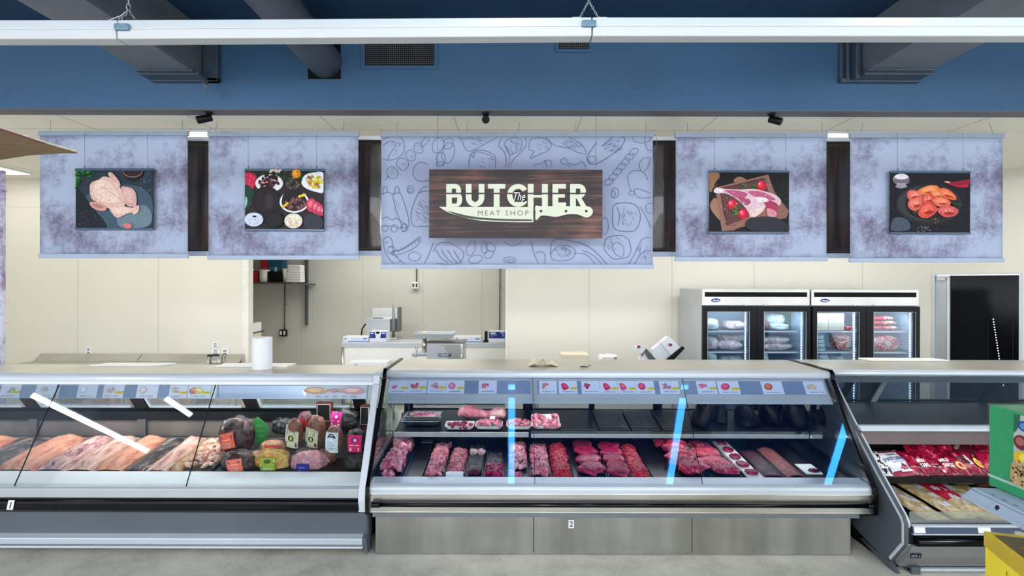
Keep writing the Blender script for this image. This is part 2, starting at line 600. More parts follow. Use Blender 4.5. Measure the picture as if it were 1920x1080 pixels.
M['navy'] = plain('navy blue card', (26, 44, 118), 0.45, 0, 0.05, 10)
M['sky'] = plain('bright blue print', (58, 122, 200), 0.45, 0, 0.05, 10)
M['red'] = plain('red plastic', (170, 24, 36), 0.4, 0, 0.1, 10)
M['teal'] = plain('teal blue plastic', (20, 84, 112), 0.4, 0, 0.15, 8)
M['yellow'] = plain('yellow plastic', (226, 208, 40), 0.45)
M['green_dark'] = plain('dark green plastic', (16, 78, 62), 0.4)
M['ink'] = plain('dark ink', (52, 54, 62), 0.6)
M['ink_soft'] = plain('soft grey ink', (150, 154, 166), 0.6)
M['cream_sign'] = plain('cream sign lettering', (224, 228, 206), 0.45, 0, 0.015, 8)
M['white_ink'] = plain('white ink', (244, 246, 250), 0.5)
M['print'] = printed('printed poster', 0.45, 0.25, 60, coat=0.0)
M['print_matte'] = printed('matte print', 0.5, 0.05, 40)
M['print_bag'] = printed('crinkled printed film', 0.25, 0.16, 45, coat=0.6, bmp=0.9, bscale=22)
M['print_box'] = printed('printed carton', 0.4, 0.03, 25, coat=0.1)
M['cardboard'] = plain('brown corrugated cardboard', (134, 112, 84), 0.85, 0, 0.14, 26, 0.4, 120)
M['cardboard_edge'] = plain('pale cardboard edge', (206, 196, 176), 0.85, 0, 0.2, 60, 0.6, 80)
M['carton_grey'] = plain('blue grey carton', (166, 184, 206), 0.6, 0, 0.04, 14, 0.15, 80)
M['carton_yellow'] = plain('yellow carton', (250, 226, 50), 0.55, 0, 0.04, 8)
M['led'] = emit('cool LED strip', (0.75, 0.88, 1.0), 2.2)
M['tube'] = emit('ceiling strip diffuser', (0.86, 0.94, 1.0), TUBE_E)
M['panel_lit'] = emit('prep room light panel', (1.0, 0.98, 0.95), 3.0)
M['fridge_white'] = plain('fridge white liner', (150, 182, 204), 0.35, 0.1, 0.03, 3)

# concrete floor
m, nt, b = mk('polished concrete'); M['concrete'] = m
co = texco(nt, 'Object')
n1 = nz(nt, co, 2.6, 8, 0.7); n2 = nz(nt, co, 70, 4, 0.7)
mx = N(nt, 'ShaderNodeMix', data_type='FLOAT'); mx.inputs[0].default_value = 0.3
nt.links.new(n1, mx.inputs[2]); nt.links.new(n2, mx.inputs[3])
nt.links.new(ramp(nt, mx.outputs[0], [(0.32, srgb(166, 163, 152)), (0.5, srgb(208, 205, 192)), (0.68, srgb(234, 230, 218))]), b.inputs['Base Color'])
b.inputs['Roughness'].default_value = 0.42
bump(nt, b, n2, 0.1, 0.003)

# mottled lavender plaster print of the banners
def mottled(name, base, dark, speck):
    m, nt, b = mk(name)
    co = texco(nt, 'Object')
    big = nz(nt, co, 2.1, 2, 0.5); mid = nz(nt, co, 14, 8, 0.75); fine = nz(nt, co, 90, 3, 0.8)
    a1 = N(nt, 'ShaderNodeMath', operation='MULTIPLY'); nt.links.new(big, a1.inputs[0]); a1.inputs[1].default_value = 1.15
    a2 = N(nt, 'ShaderNodeMath', operation='MULTIPLY_ADD'); nt.links.new(mid, a2.inputs[0]); a2.inputs[1].default_value = 0.75
    nt.links.new(a1.outputs[0], a2.inputs[2])
    a3 = N(nt, 'ShaderNodeMath', operation='MULTIPLY_ADD'); nt.links.new(fine, a3.inputs[0]); a3.inputs[1].default_value = 0.22
    nt.links.new(a2.outputs[0], a3.inputs[2])
    a4 = N(nt, 'ShaderNodeMath', operation='MULTIPLY'); nt.links.new(a3.outputs[0], a4.inputs[0]); a4.inputs[1].default_value = 0.7
    c = ramp(nt, a4.outputs[0], [(0.58, srgb(dark)), (0.67, srgb(speck)), (0.78, srgb(base))])
    nt.links.new(c, b.inputs['Base Color'])
    b.inputs['Roughness'].default_value = 0.55
    return m
M['mottled'] = mottled('mottled lavender print', (170, 182, 210), (104, 96, 124), (140, 144, 172))
M['banner_plain'] = plain('pale lavender blue print', (166, 177, 208), 0.55, 0, 0.05, 3.0)
M['side_print'] = mottled('purple flecked print', (206, 208, 222), (110, 60, 110), (160, 150, 180))

def wood(name, cols, along='z', scale=1.0, rough=0.45, coat=0.0):
    m, nt, b = mk(name)
    s = (26, 26, 1.1) if along == 'z' else (1.1, 26, 26)
    co = texco(nt, 'Object', tuple(q*scale for q in s))
    n = nz(nt, co, 1.0, 6, 0.65, 0.4)
    co2 = texco(nt, 'Object'); n2 = nz(nt, co2, 2.4, 2, 0.5)
    mx = N(nt, 'ShaderNodeMix', data_type='FLOAT'); mx.inputs[0].default_value = 0.4
    nt.links.new(n, mx.inputs[2]); nt.links.new(n2, mx.inputs[3])
    nt.links.new(ramp(nt, mx.outputs[0], [(0.32, srgb(cols[0])), (0.5, srgb(cols[1])), (0.66, srgb(cols[2]))]), b.inputs['Base Color'])
    b.inputs['Roughness'].default_value = rough
    b.inputs['Coat Weight'].default_value = coat
    return m
M['wood_sign'] = wood('dark walnut print', [(12, 10, 16), (50, 32, 36), (136, 92, 80)], 'x', 1.3, 0.5)
M['wood_banner'] = wood('black brown wood print', [(10, 9, 10), (34, 26, 24), (84, 56, 36)], 'z', 1.4, 0.32, 0.3)

# foods
M['pork'] = meat('marbled pork', [(0.30, (134, 38, 66)), (0.44, (196, 92, 120)), (0.55, (222, 148, 162)), (0.66, (240, 212, 210))], 16)
M['pork_chunk'] = meat('diced pork', [(0.30, (160, 56, 84)), (0.45, (214, 116, 136)), (0.6, (236, 176, 184)), (0.7, (246, 224, 222))], 26, use_col=True)
M['pork_ground'] = meat('ground pork', [(0.32, (186, 84, 100)), (0.52, (226, 134, 146)), (0.68, (240, 186, 186))], 40, use_col=True, rough=0.45)
M['beef_ground'] = meat('ground beef', [(0.32, (176, 18, 44)), (0.5, (222, 50, 76)), (0.7, (236, 118, 128))], 40, use_col=True, rough=0.45)
M['beef'] = meat('marbled beef', [(0.30, (96, 14, 40)), (0.46, (168, 34, 68)), (0.58, (206, 74, 104)), (0.69, (236, 190, 196))], 12, 1.8)
M['steak'] = meat('steak flesh', [(0.34, (112, 12, 48)), (0.54, (164, 34, 76)), (0.70, (206, 96, 124))], 15, 1.5, use_col=True)
M['liver'] = meat('dark liver', [(0.3, (40, 12, 24)), (0.5, (82, 26, 46)), (0.7, (120, 52, 70))], 12)
M['purple_meat'] = meat('deep magenta beef', [(0.3, (110, 10, 54)), (0.5, (168, 22, 84)), (0.7, (214, 90, 130))], 18)
M['bone'] = meat('knuckle bone', [(0.3, (196, 120, 130)), (0.5, (226, 190, 184)), (0.7, (240, 226, 212))], 16)
M['roast'] = meat('pink bone roast', [(0.3, (184, 70, 100)), (0.48, (222, 138, 152)), (0.62, (238, 198, 196))], 9)
M['brown_mince'] = meat('brownish mince', [(0.3, (96, 50, 50)), (0.5, (136, 80, 78)), (0.7, (164, 108, 104))], 45, rough=0.5)
M['fish'] = meat('wrapped salmon pink fillet', [(0.30, (190, 100, 82)), (0.44, (228, 148, 116)), (0.56, (240, 184, 148)), (0.7, (250, 226, 206))], 3, 1.6, stretch=(2.6, .8, 1.6), bmp=0.5)
M['fish_pale'] = meat('wrapped pale fillet', [(0.30, (170, 112, 106)), (0.44, (222, 172, 154)), (0.56, (238, 202, 184)), (0.7, (250, 236, 226))], 4, 1.8, stretch=(2.6, .8, 1.6))
M['fish_dark'] = meat('wrapped dark skinned fillet', [(0.3, (22, 20, 24)), (0.48, (60, 52, 54)), (0.58, (140, 124, 118)), (0.7, (226, 214, 204))], 4, 2.0, stretch=(2.6, .8, 1.6))
M['fish_purple'] = meat('wrapped mauve fillet', [(0.32, (92, 50, 80)), (0.42, (184, 130, 136)), (0.56, (232, 188, 176)), (0.7, (246, 224, 214))], 4, 2.0, stretch=(2.6, .8, 1.6))
M['ham_dark'] = meat('dark smoked ham', [(0.3, (28, 12, 14)), (0.5, (58, 26, 26)), (0.68, (96, 48, 44)), (0.8, (170, 130, 124))], 9, 1.4, rough=0.2)
M['turkey_gold'] = meat('golden turkey roast', [(0.3, (150, 100, 32)), (0.5, (206, 158, 66)), (0.7, (232, 204, 130))], 9, 1.2, rough=0.22)
M['turkey_pink'] = meat('pink turkey roast', [(0.3, (168, 90, 110)), (0.5, (206, 140, 152)), (0.7, (230, 192, 190))], 12, 1.2, rough=0.22)
M['salami'] = meat('netted brown salami', [(0.3, (78, 34, 26)), (0.5, (124, 66, 50)), (0.7, (164, 104, 78))], 22, 0.6, rough=0.3)
M['black_wrap'] = plain('glossy black wrap', (5, 5, 8), 0.5, 0, 0.3, 10, 0.9, 24, spec=.15)
M['slice'] = meat('sliced deli meat', [(0.3, (150, 70, 60)), (0.5, (200, 160, 120)), (0.7, (226, 206, 170))], 8, 1.0, rough=0.25)
# ================================================================== setting
D_BEAM = 4.45
D_BACK = 7.5
Z_BEAM = 3.50
Z_BLUE = 4.18
struct('floor', MB().box(-12, 12, -7, 13, -0.1, 0), M['concrete'])
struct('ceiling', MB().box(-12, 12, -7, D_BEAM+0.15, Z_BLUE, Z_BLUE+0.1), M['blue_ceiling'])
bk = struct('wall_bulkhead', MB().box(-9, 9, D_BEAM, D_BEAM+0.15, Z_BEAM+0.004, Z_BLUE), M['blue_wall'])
struct('trim_1', MB().box(-9, 9, D_BEAM, D_BEAM+0.15, Z_BEAM-0.004, Z_BEAM+0.004), M['blue_under'])
pc = struct('ceiling_prep_room', MB().box(-8.5, 9, D_BEAM+0.15, D_BACK+0.2, Z_BEAM, Z_BEAM+0.08), M['ceiling_white'])
sm = MB()
for x in (4.3, 3.08, 1.85, .63, -.53, -1.74, -2.93, -4.1, -5.3, -6.5):
    sm.box(x-0.004, x+0.004, D_BEAM+0.16, D_BACK, Z_BEAM-0.002, Z_BEAM)
sm.box(-8.4, 8.8, 5.02, 5.028, Z_BEAM-0.002, Z_BEAM)
struct('ceiling_seams', sm, M['seam'])
OX0, OX1, OZ = WX(466, D_BACK), WX(948, D_BACK), 2.7
CX, CY = 6.13, 7.5
bw = MB()
bw.box(-7.65, OX0, D_BACK, D_BACK+0.12, 0, Z_BEAM)
bw.box(OX1, CX+0.05, D_BACK, D_BACK+0.12, 0, Z_BEAM)
bw.box(OX0, OX1, D_BACK, D_BACK+0.12, OZ, Z_BEAM)
wb = struct('wall_back', bw, M['wall_cream'])
sm = MB()
for px in (146, 297, 1105, 1260, 1414, 1617):
    x = WX(px, D_BACK)
    sm.box(x-0.003, x+0.003, D_BACK-0.002, D_BACK, 0, Z_BEAM)
for a, b_ in ((-7.65, OX0), (OX1, CX)):
    sm.box(a, b_, D_BACK-0.0015, D_BACK, 3.085, 3.09)
struct('wall_back_seams', sm, M['seam'], wb)
struct('trim_2', MB().box(OX0-0.085, OX0+0.004, D_BACK-0.012, D_BACK+0.125, 0, OZ).box(OX1, OX1+0.03, D_BACK-0.006, D_BACK+0.125, 0, OZ), plain('cream door trim', (232, 231, 222), 0.4))
struct('wall_left', MB().box(-7.75, -7.65, 4.6, D_BACK+0.12, 0, Z_BEAM), M['wall_cream'])
# angled right wall with its doorway
wdir = Vector((0.646, -1.0, 0))
def RW(t, off=0.0, z=0.0):
    """point on the right wall: t along it from the corner, off towards the room"""
    n = Vector((-1.0, -0.646, 0)).normalized()
    p = Vector((CX, CY, 0)) + wdir*t + n*off
    return Vector((p.x, p.y, z))
def rwbox(mb, t0, t1, o0, o1, z0, z1, col=None):
    vs = [RW(t0,o0,z0),RW(t1,o0,z0),RW(t1,o1,z0),RW(t0,o1,z0),RW(t0,o0,z1),RW(t1,o0,z1),RW(t1,o1,z1),RW(t0,o1,z1)]
    return mb.add(vs, [(0,3,2,1),(4,5,6,7),(0,1,5,4),(1,2,6,5),(2,3,7,6),(3,0,4,7)], col)
DZ = 2.13
mb = MB()
rwbox(mb, -0.05, 0.03, -0.1, 0, 0, Z_BEAM)
rwbox(mb, 0.03, 0.81, -0.1, 0, DZ, Z_BEAM)
rwbox(mb, 0.81, 2.8, -0.1, 0, 0, Z_BEAM)
struct('wall_right', mb, M['wall_cream'])
fr = MB()
rwbox(fr, 0.02, 0.045, -0.1, 0.015, 0, DZ+0.02); rwbox(fr, 0.795, 0.82, -0.1, 0.015, 0, DZ+0.02); rwbox(fr, 0.045, 0.795, -0.1, 0.015, DZ, DZ+0.02)
d1 = struct('door_1', fr, M['alu_white'])
mb = MB(); rwbox(mb, 0.05, 0.165, -0.06, -0.02, 0, DZ-0.015)
struct('door_jamb_panel', mb, M['steel_soft'], d1)
mb = MB(); rwbox(mb, 0.165, 0.185, -0.07, 0.0, 0, DZ-0.01)
struct('door_edge', mb, M['white_metal'], d1)
mb = MB(); rwbox(mb, 0.187, 0.79, -0.06, -0.03, 0, DZ-0.012)
struct('door_leaf', mb, M['black_gloss'], d1)
mb = MB(); rwbox(mb, 0.07, 0.15, -0.02, 0.02, 2.05, 2.085); rwbox(mb, 0.06, 0.19, 0.0, 0.012, 2.09, 2.105)
struct('door_closer', mb, M['steel'], d1)
# small round-cornered window in the black leaf; glowing dots imitate a reflected LED strip
mb = MB()
pts = []
t0, t1, z0, z1, r = 0.53, 0.74, 0.6, 1.545, 0.05
for cx, cz, a0 in ((t1-r, z1-r, 0), (t0+r, z1-r, 90), (t0+r, z0+r, 180), (t1-r, z0+r, 270)):
    for k in range(5):
        a = math.radians(a0 + k*22.5)
        pts.append(RW(cx + r*math.cos(a), -0.026, cz + r*math.sin(a)))
mb.tube(pts, 0.006, 6, closed=True)
struct('door_window_frame', mb, M['black'], d1)
mb = MB()
for k in range(26):
    z = 1.52 - k*0.035
    p = RW(0.575 + 0.0035*k, -0.026, z)
    mb.blob(p, (0.006, 0.006, 0.007), amp=0, nu=8, nv=5)
struct('door_window_reflection', mb, M['led'], d1)
# back room beyond the opening
rw = MB()
rw.box(-5.5, 0.35, 10.0, 10.1, 0, 3.1)
rw.box(-5.5, -5.4, D_BACK+0.12, 10.0, 0, 3.1)
rw.box(0.3, 0.4, D_BACK+0.12, 10.0, 0, 3.1)
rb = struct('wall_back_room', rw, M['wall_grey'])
sm = MB()
for px in (565, 680, 793, 903):
    x = WX(px, 10.0); sm.box(x-0.005, x+0.005, 9.997, 10.0, 0, 3.0)
struct('wall_back_room_seams', sm, M['seam'], rb)
struct('ceiling_back_room', MB().box(-5.5, 0.4, D_BACK+0.12, 10.1, 3.0, 3.1), M['ceiling_white'])

# ---- ducts running along the deck into the bulkhead
XL0, XL1 = WX(290, D_BEAM), WX(383, D_BEAM)
t = empty('air_duct', ((XL0+XL1)/2, 1.5, 3.76), 'grey rectangular air duct entering the blue bulkhead at left', 'air duct')
MB().box(XL0, XL1, -2.0, D_BEAM, 3.76, Z_BLUE).build('duct_body', M['duct_grey'], t, 0.006)
fl = MB()
fl.box(XL0-0.015, XL1+0.14, D_BEAM-0.05, D_BEAM, 3.725, 3.758).box(XL1+0.01, XL1+0.14, D_BEAM-0.05, D_BEAM, 3.725, Z_BLUE)
fl.box(XL0-0.02, XL1+0.03, D_BEAM-0.22, D_BEAM-0.17, 3.745, 3.765)
fl.box(XL0-0.02, XL1+0.05, D_BEAM-0.17, D_BEAM-0.05, 3.735, 3.762)
fl.build('collar', M['duct_edge'], t, 0.006)
MB().add([W(380,145,4.3),W(391,150,4.3),W(389,176,4.31),W(386,170,4.3),W(379,155,4.28),W(390,160,4.26)], [(0,1,5,4),(4,5,2,3)]).build('torn_tape', M['duct_edge'], t, solid=0.003)
XR0, XR1 = WX(1600, D_BEAM), WX(1712, D_BEAM)
t = empty('air_duct', ((XR0+XR1)/2, 1.5, 3.76), 'grey rectangular air duct entering the blue bulkhead at right', 'air duct')
MB().box(XR0, XR1, -2.0, D_BEAM, 3.78, Z_BLUE).build('duct_body', M['duct_grey'], t, 0.006)
fl = MB()
for k, (a, b_, y) in enumerate(((0.14, 0.105, 0.03), (0.10, 0.07, 0.06), (0.06, 0.02, 0.12))):
    fl.box(XR0-a, XR0-b_, D_BEAM-y, D_BEAM, 3.745, Z_BLUE)
fl.box(XR0-0.14, XR1+0.03, D_BEAM-0.05, D_BEAM, 3.735, 3.77)
fl.box(XR0-0.02, XR1+0.02, D_BEAM-0.17, D_BEAM-0.05, 3.75, 3.782)
fl.box(XR0-0.03, XR1+0.02, D_BEAM-0.22, D_BEAM-0.17, 3.765, 3.785)
fl.build('collar', M['duct_edge'], t, 0.008)
t = empty('round_air_duct', (WX(608, D_BEAM), 1.5, 3.77), 'round grey air duct between the left rectangular duct and the mesh grille', 'air duct')
MB().cyl((WX(609, D_BEAM), -2.0, 3.915), (WX(609, D_BEAM), D_BEAM, 3.915), 0.145, n=40).build('duct_body', M['duct_grey'], t)
MB().box(WX(577, D_BEAM), WX(638, D_BEAM), D_BEAM-0.006, D_BEAM, 3.765, 4.12).build('opening_dark_plate', M['black_matte'], t)  # black plate on the bulkhead, standing for the shade inside the hole

# ---- mesh grilles on the bulkhead
def grille(label, px0, py0, px1, py1, brd, nx, ny):
    d = D_BEAM
    x0, x1, z0, z1 = WX(px0, d), WX(px1, d), WZ(py1, d), WZ(py0, d)
    t = empty('vent_grille', ((x0+x1)/2, d, z0), label, 'vent', None)
    f = MB()
    b_ = brd
    y0, y1 = d-0.018, d
    f.box(x0, x1, y0, y1, z0, z0+b_).box(x0, x1, y0, y1, z1-b_, z1).box(x0, x0+b_, y0, y1, z0+b_, z1-b_).box(x1-b_, x1, y0, y1, z0+b_, z1-b_)
    f.build('frame', M['blue_wall'], t, 0.003)
    MB().box(x0+b_, x1-b_, y1-0.003, y1-0.001, z0+b_, z1-b_).build('backing', M['black_matte'], t)
    g = MB()
    for i in range(1, nx):
        x = x0+b_+(x1-x0-2*b_)*i/nx; g.box(x-0.0012, x+0.0012, y0+0.004, y0+0.007, z0+b_, z1-b_)
    for j in range(1, ny):
        z = z0+b_+(z1-z0-2*b_)*j/ny; g.box(x0+b_, x1-b_, y0+0.003, y0+0.006, z-0.0012, z+0.0012)
    g.build('wire_mesh', M['duct_grey'], t)
grille('large square mesh air grille in the blue bulkhead beside the round duct', 677, 62, 820, 131, 0.03, 34, 15)
grille('small square mesh air grille in the blue bulkhead right of centre', 1040, 58, 1109, 99, 0.028, 16, 9)

# ---- suspended white light run across the aisle
DF = 2.6
xs = [WX(228, DF), WX(1107, DF)]
lens = [(-3.4, xs[0]), (xs[0], xs[1]), (xs[1], 3.4)]
labs = ['white strip light section at far left of the hanging run', 'long white strip light section in the middle of the hanging run', 'white strip light section at right end of the hanging run']
for (a, b_), lb in zip(lens, labs):
    za = W(960 + a/DF*960, 79 if a < -1 else 74, DF).z if False else None
    def zb(x):
        px = 960 + x/DF*960
        return W(px, 79.5 - 5.5*min(1, max(0, (px-200)/900.0)), DF).z
    t = empty('strip_light', ((a+b_)/2, DF, zb((a+b_)/2)), lb, 'light', 'hanging strip light run')
    prof = [(-0.035, 0.0), (0.035, 0.0), (0.04, 0.05), (0.038, 0.062), (0.034, 0.095), (-0.034, 0.095), (-0.038, 0.062), (-0.041, 0.05)]
    for nm, pr, mt in (('diffuser', [(-0.036, 0.0), (0.036, 0.0), (0.041, 0.048), (-0.041, 0.048)], M['light_fix']), ('housing', [(-0.036, 0.05), (0.036, 0.05), (0.032, 0.097), (-0.032, 0.097)], M['alu_white'])):
        mb = MB()
        A, B = a+0.003, b_-0.003
        vs = [(A, DF+p[0], zb(A)+p[1]) for p in pr] + [(B, DF+p[0], zb(B)+p[1]) for p in pr]
        mb.add(vs, [(0,1,2,3), (7,6,5,4), (0,4,5,1), (1,5,6,2), (2,6,7,3), (3,7,4,0)])
        mb.build(nm, mt, t, 0.004)
def chain_links(mb, p0, p1, n):
    p0, p1 = Vector(p0), Vector(p1)
    d = (p1-p0); L = d.length/n; u = d.normalized()
    for i in range(n):
        c = p0 + d*((i+.5)/n)
        s = u.orthogonal().normalized() if i % 2 else u.cross(u.orthogonal()).normalized()
        pts = []
        for k in range(10):
            a = 2*PI*k/10
            pts.append(c + u*(math.cos(a)*L*0.68) + s*(math.sin(a)*L*0.32))
        mb.tube(pts, L*0.09, 5, closed=True)
for k, (px, lb) in enumerate(((229, 'zinc chain holding the left joint of the strip light run'), (1104, 'zinc chain holding the right joint of the strip light run'))):
    top = W(px+12 if k == 0 else px, -20, DF)
    yj = 50 if k == 0 else 42
    t = empty('hanging_chain', tuple(top), lb, 'chain', 'chains of the strip light run')
    mb = MB()
    mid = W(px+12 if k == 0 else px+0, 18 if k == 0 else 2, DF)
    chain_links(mb, top + Vector((0,0,0.8)), mid, 34 if k == 0 else 30)
    chain_links(mb, mid, W(px-10 if k == 0 else px-19, yj-5, DF), 5 if k == 0 else 7)
    chain_links(mb, mid, W(px+30 if k == 0 else px+20, yj-5, DF), 5 if k == 0 else 7)
    if k == 0:
        mb.tube([mid, W(px-2, 30, DF), W(px-25, 38, DF), W(px-34, 45, DF), W(px-26, 48, DF)], 0.004, 6)
    mb.build('chain', M['chain'], t)
    cb = MB()
    c = W(px, 51 if k == 0 else 44.5, DF-0.045)
    cb.box(c.x-0.036, c.x+0.036, c.y-0.01, c.y+0.012, c.z-0.017, c.z+0.017)
    cb.build('joint_clamp', plain('blue grey clamp', (110, 140, 160), 0.4, 0.4) if k == 0 else MATS['blue grey clamp'], t, 0.006)
    for s in (-1, 1):
        c = W(px + s*24, 47 if k == 0 else 40.5, DF)
        MB().box(c.x-0.022, c.x+0.022, c.y-0.03, c.y+0.03, c.z-0.0, c.z+0.008).build('clip', M['steel_soft'], t)

# ---- store ceiling strip lights running towards the counter
for i, x in enumerate(TUBE_X):
    t = empty('ceiling_strip_light', (x, -1.9, 3.9), 'long white ceiling strip light running over the aisle towards the counter', 'light', 'store ceiling strip lights')
    MB().box(x-0.06, x+0.06, -6.0, 2.35, 3.93, 4.0).box(x-0.01, x+0.01, -3, -2.98, 4.0, Z_BLUE).box(x-0.01, x+0.01, 1.5, 1.52, 4.0, Z_BLUE).build('housing', M['light_fix'], t)
    MB().box(x-0.045, x+0.045, -6.0, 2.3, 3.895, 3.93).build('diffuser', M['tube'], t)

# two shorter angled strips over the left end of the aisle, mirrored in the left case glass
for (xa, ya), (xb_, yb_), lb in (((-7.38, 1.24), (-6.08, -.05), 'long angled ceiling strip light over the far left aisle'), ((-5.35, 1.18), (-5.08, .81), 'short angled ceiling strip light over the left aisle')):
    t = empty('ceiling_strip_light', ((xa+xb_)/2, (ya+yb_)/2, 3.9), lb, 'light')
    MB().cyl((xa, ya, 3.96), (xb_, yb_, 3.96), .035, n=12).cyl((xa, ya, 3.96), (xa, ya, Z_BLUE), .008, n=6).build('housing', M['light_fix'], t)
    MB().cyl((xa, ya, 3.92), (xb_, yb_, 3.92), .04, n=14).build('diffuser', M['tube'], t)

# ---- lit panels in the prep room ceiling
for px, y0, y1, lb in ((372, 5.05, 5.5, 'lit ceiling panel above the first dark wood banner'), (1572, 5.05, 5.5, 'lit ceiling panel above the rightmost dark wood banner')):
    x = WX(px, 5.2)
    t = empty('ceiling_light_panel', (x, 5.3, Z_BEAM-0.02), lb, 'light', None)
    MB().box(x-0.30, x+0.30, y0, y1+0.7, Z_BEAM-0.02, Z_BEAM).build('frame', M['white_metal'], t)
    MB().box(x-0.28, x+0.28, y0+0.02, y1+0.68, Z_BEAM-0.024, Z_BEAM-0.02).build('diffuser', M['panel_lit'], t)
x = WX(4, 6.9)
t = empty('ceiling_light_panel', (x, 6.8, Z_BEAM-0.02), 'lit ceiling panel at far left under the cardboard flap', 'light', None)
MB().box(x-0.6, x+0.22, 6.5, 7.1, Z_BEAM-0.02, Z_BEAM).build('frame', M['white_metal'], t)
MB().box(x-0.58, x+0.20, 6.52, 7.08, Z_BEAM-0.024, Z_BEAM-0.02).build('diffuser', M['panel_lit'], t)

# ---- security cameras under the beam
def seccam(px, lb, dx, dz, face):
    y = D_BEAM+0.07
    c = Vector((WX(px, y), y, Z_BEAM-0.004))
    t = empty('security_camera', tuple(c), lb, 'security camera', None)
    MB().lathe(c, [(0.0, 0), (0.034, 0), (0.034, -0.012), (0.02, -0.022), (0.0, -0.022)], 20).build('mount', M['black'], t)
    MB().cyl(c + Vector((0,0,-0.02)), c + Vector((dx*0.3, 0, -0.045)), 0.012, n=12).build('arm', M['black'], t)
    a = c + Vector((-dx*0.2, 0.015, -0.04)); b_ = c + Vector((dx, -0.05, dz))
    MB().cyl(a, b_, 0.031, 0.034, 20).build('housing', M['black'], t, 0.004)
    u = (b_-a).normalized()
    MB().cyl(b_ + u*0.001, b_ + u*0.004, 0.024, n=20).build('lens', M['black_gloss'], t)
seccam(391, 'black bullet camera under the beam above the first two banners', -0.075, -0.085, -1)
seccam(910, 'black bullet camera under the beam above the central banner, facing forward', 0.002, -0.075, 0)
seccam(1446, 'black bullet camera under the beam above the lamb leg banner', 0.06, -0.085, 1)
# ================================================================== service cases
def off_prof(a, b_, th):
    """thin pane between a and b_ (y,z), thickness th towards the viewer"""
    dy, dz = b_[0]-a[0], b_[1]-a[1]
    L = math.hypot(dy, dz)
    n = (-dz/L*th, dy/L*th)
    return [a, b_, (b_[0]+n[0], b_[1]+n[1]), (a[0]+n[0], a[1]+n[1])]

def deck2(y): return 0.505 + (y-3.84)*0.1012
def deck1(y): return 0.560 + (y-3.85)*0.161
def shelf2(y): return 0.762 + (y-4.22)*0.17

# ---------------------------------------------------------------- case 2 (middle, meat)
CX0, CX1 = -1.03, 2.60
G2A, G2B = (3.72, 0.528), (4.185, 1.225)
def g2(t): return (G2A[0] + (G2B[0]-G2A[0])*t, G2A[1] + (G2B[1]-G2A[1])*t)
case2 = empty('service_display_case', (0.78, 4.2, 0), 'middle glass fronted service case with shelf, filled with raw meat trays', 'display case')
MB().box(CX0+0.06, 2.47, 3.80, 4.72, 0.0, 0.29).build('base', M['black_matte'], case2)
for a, b_ in ((-1.0, 0.163), (0.167, 1.328), (1.332, 2.495)):
    MB().box(a, b_, 3.765, 3.795, 0.006, 0.292).build('kick_panel', M['steel_kick'], case2, 0.002)
MB().box(CX0+0.02, 2.53, 3.72, 3.80, 0.293, 0.342).build('lower_rail', M['rail_mid'], case2, 0.003)
MB().box(CX0, CX1, 3.685, 3.74, 0.340, 0.350).box(CX0, CX1, 3.685, 3.715, 0.350, 0.478).build('front_panel', M['steel'], case2, 0.002)
br = MB().cyl((WX(703, 3.65), 3.655, 0.413), (WX(1640, 3.65), 3.655, 0.413), 0.0165, n=14)
for px in (705, 1636):
    x = WX(px, 3.65)
    br.cyl((x-0.03, 3.655, 0.413), (x+0.03, 3.655, 0.413), 0.021, n=14)
    br.cyl((x, 3.69, 0.413), (x, 3.655, 0.413), 0.012, n=10)
br.build('bumper_rail', M['black_gloss'], case2)
MB().prism([(3.685,.478),(3.685,.512),(3.695,.528),(3.725,.54),(3.83,.548),(3.84,.535),(3.84,.478)], CX0, CX1).build('front_ledge', M['alu_pale'], case2, 0.003)
MB().box(CX0, CX1, 3.683, 3.69, 0.479, 0.483).build('ledge_trim', M['alu_white'], case2)
MB().prism([(3.72,.342),(4.76,.30),(4.76,.62),(4.70,.62),(4.70,.57),(3.84,.478),(3.72,.478)], CX0+0.01, CX1-0.01).build('tub', M['interior_dark'], case2)
MB().prism([(3.842,.486),(4.70,.572),(4.70,.585),(3.842,.500)], CX0+0.02, CX1-0.02).build('deck', M['interior_dark'], case2)
MB().prism([(4.69,.585),(4.76,.62),(4.76,.80),(4.69,.80)], CX0+0.02, CX1-0.02).build('rear_panel', M['interior'], case2)
MB().box(CX0, CX1, 4.20, 4.80, 1.258, 1.283).build('counter_top', M['steel_top'], case2, 0.003)
MB().prism([(4.20,1.284),(4.172,1.279),(4.160,1.262),(4.158,1.238),(4.168,1.224),(4.21,1.222)], CX0-0.0, CX1, smooth=True).build('top_trim', M['alu_white'], case2)
ta = (g2(0.985)[0]+0.02, g2(0.985)[1]-0.013); tb = (g2(0.745)[0]+0.02, g2(0.745)[1]-0.013)
def cface(s, off=0.0):
    """point on the sloping canopy face: s=0 top, 1 bottom"""
    n = (-0.832, 0.555)
    return (ta[0]+(tb[0]-ta[0])*s + n[0]*off, ta[1]+(tb[1]-ta[1])*s + n[1]*off)
MB().prism([ta, tb, (tb[0]+0.03, tb[1]-0.004), (4.46, 1.13), (4.46, 1.235), (4.22, 1.245)], CX0+0.035, CX1-0.035).build('canopy', M['steel_soft'], case2)
p0, p1 = cface(0.90, 0.002), cface(1.0, 0.004)
MB().prism([p0, p1, (p1[0]+0.02, p1[1]-0.006), (p0[0]+0.02, p0[1])], CX0+0.035, CX1-0.035).build('canopy_lip', M['alu_pale'], case2)
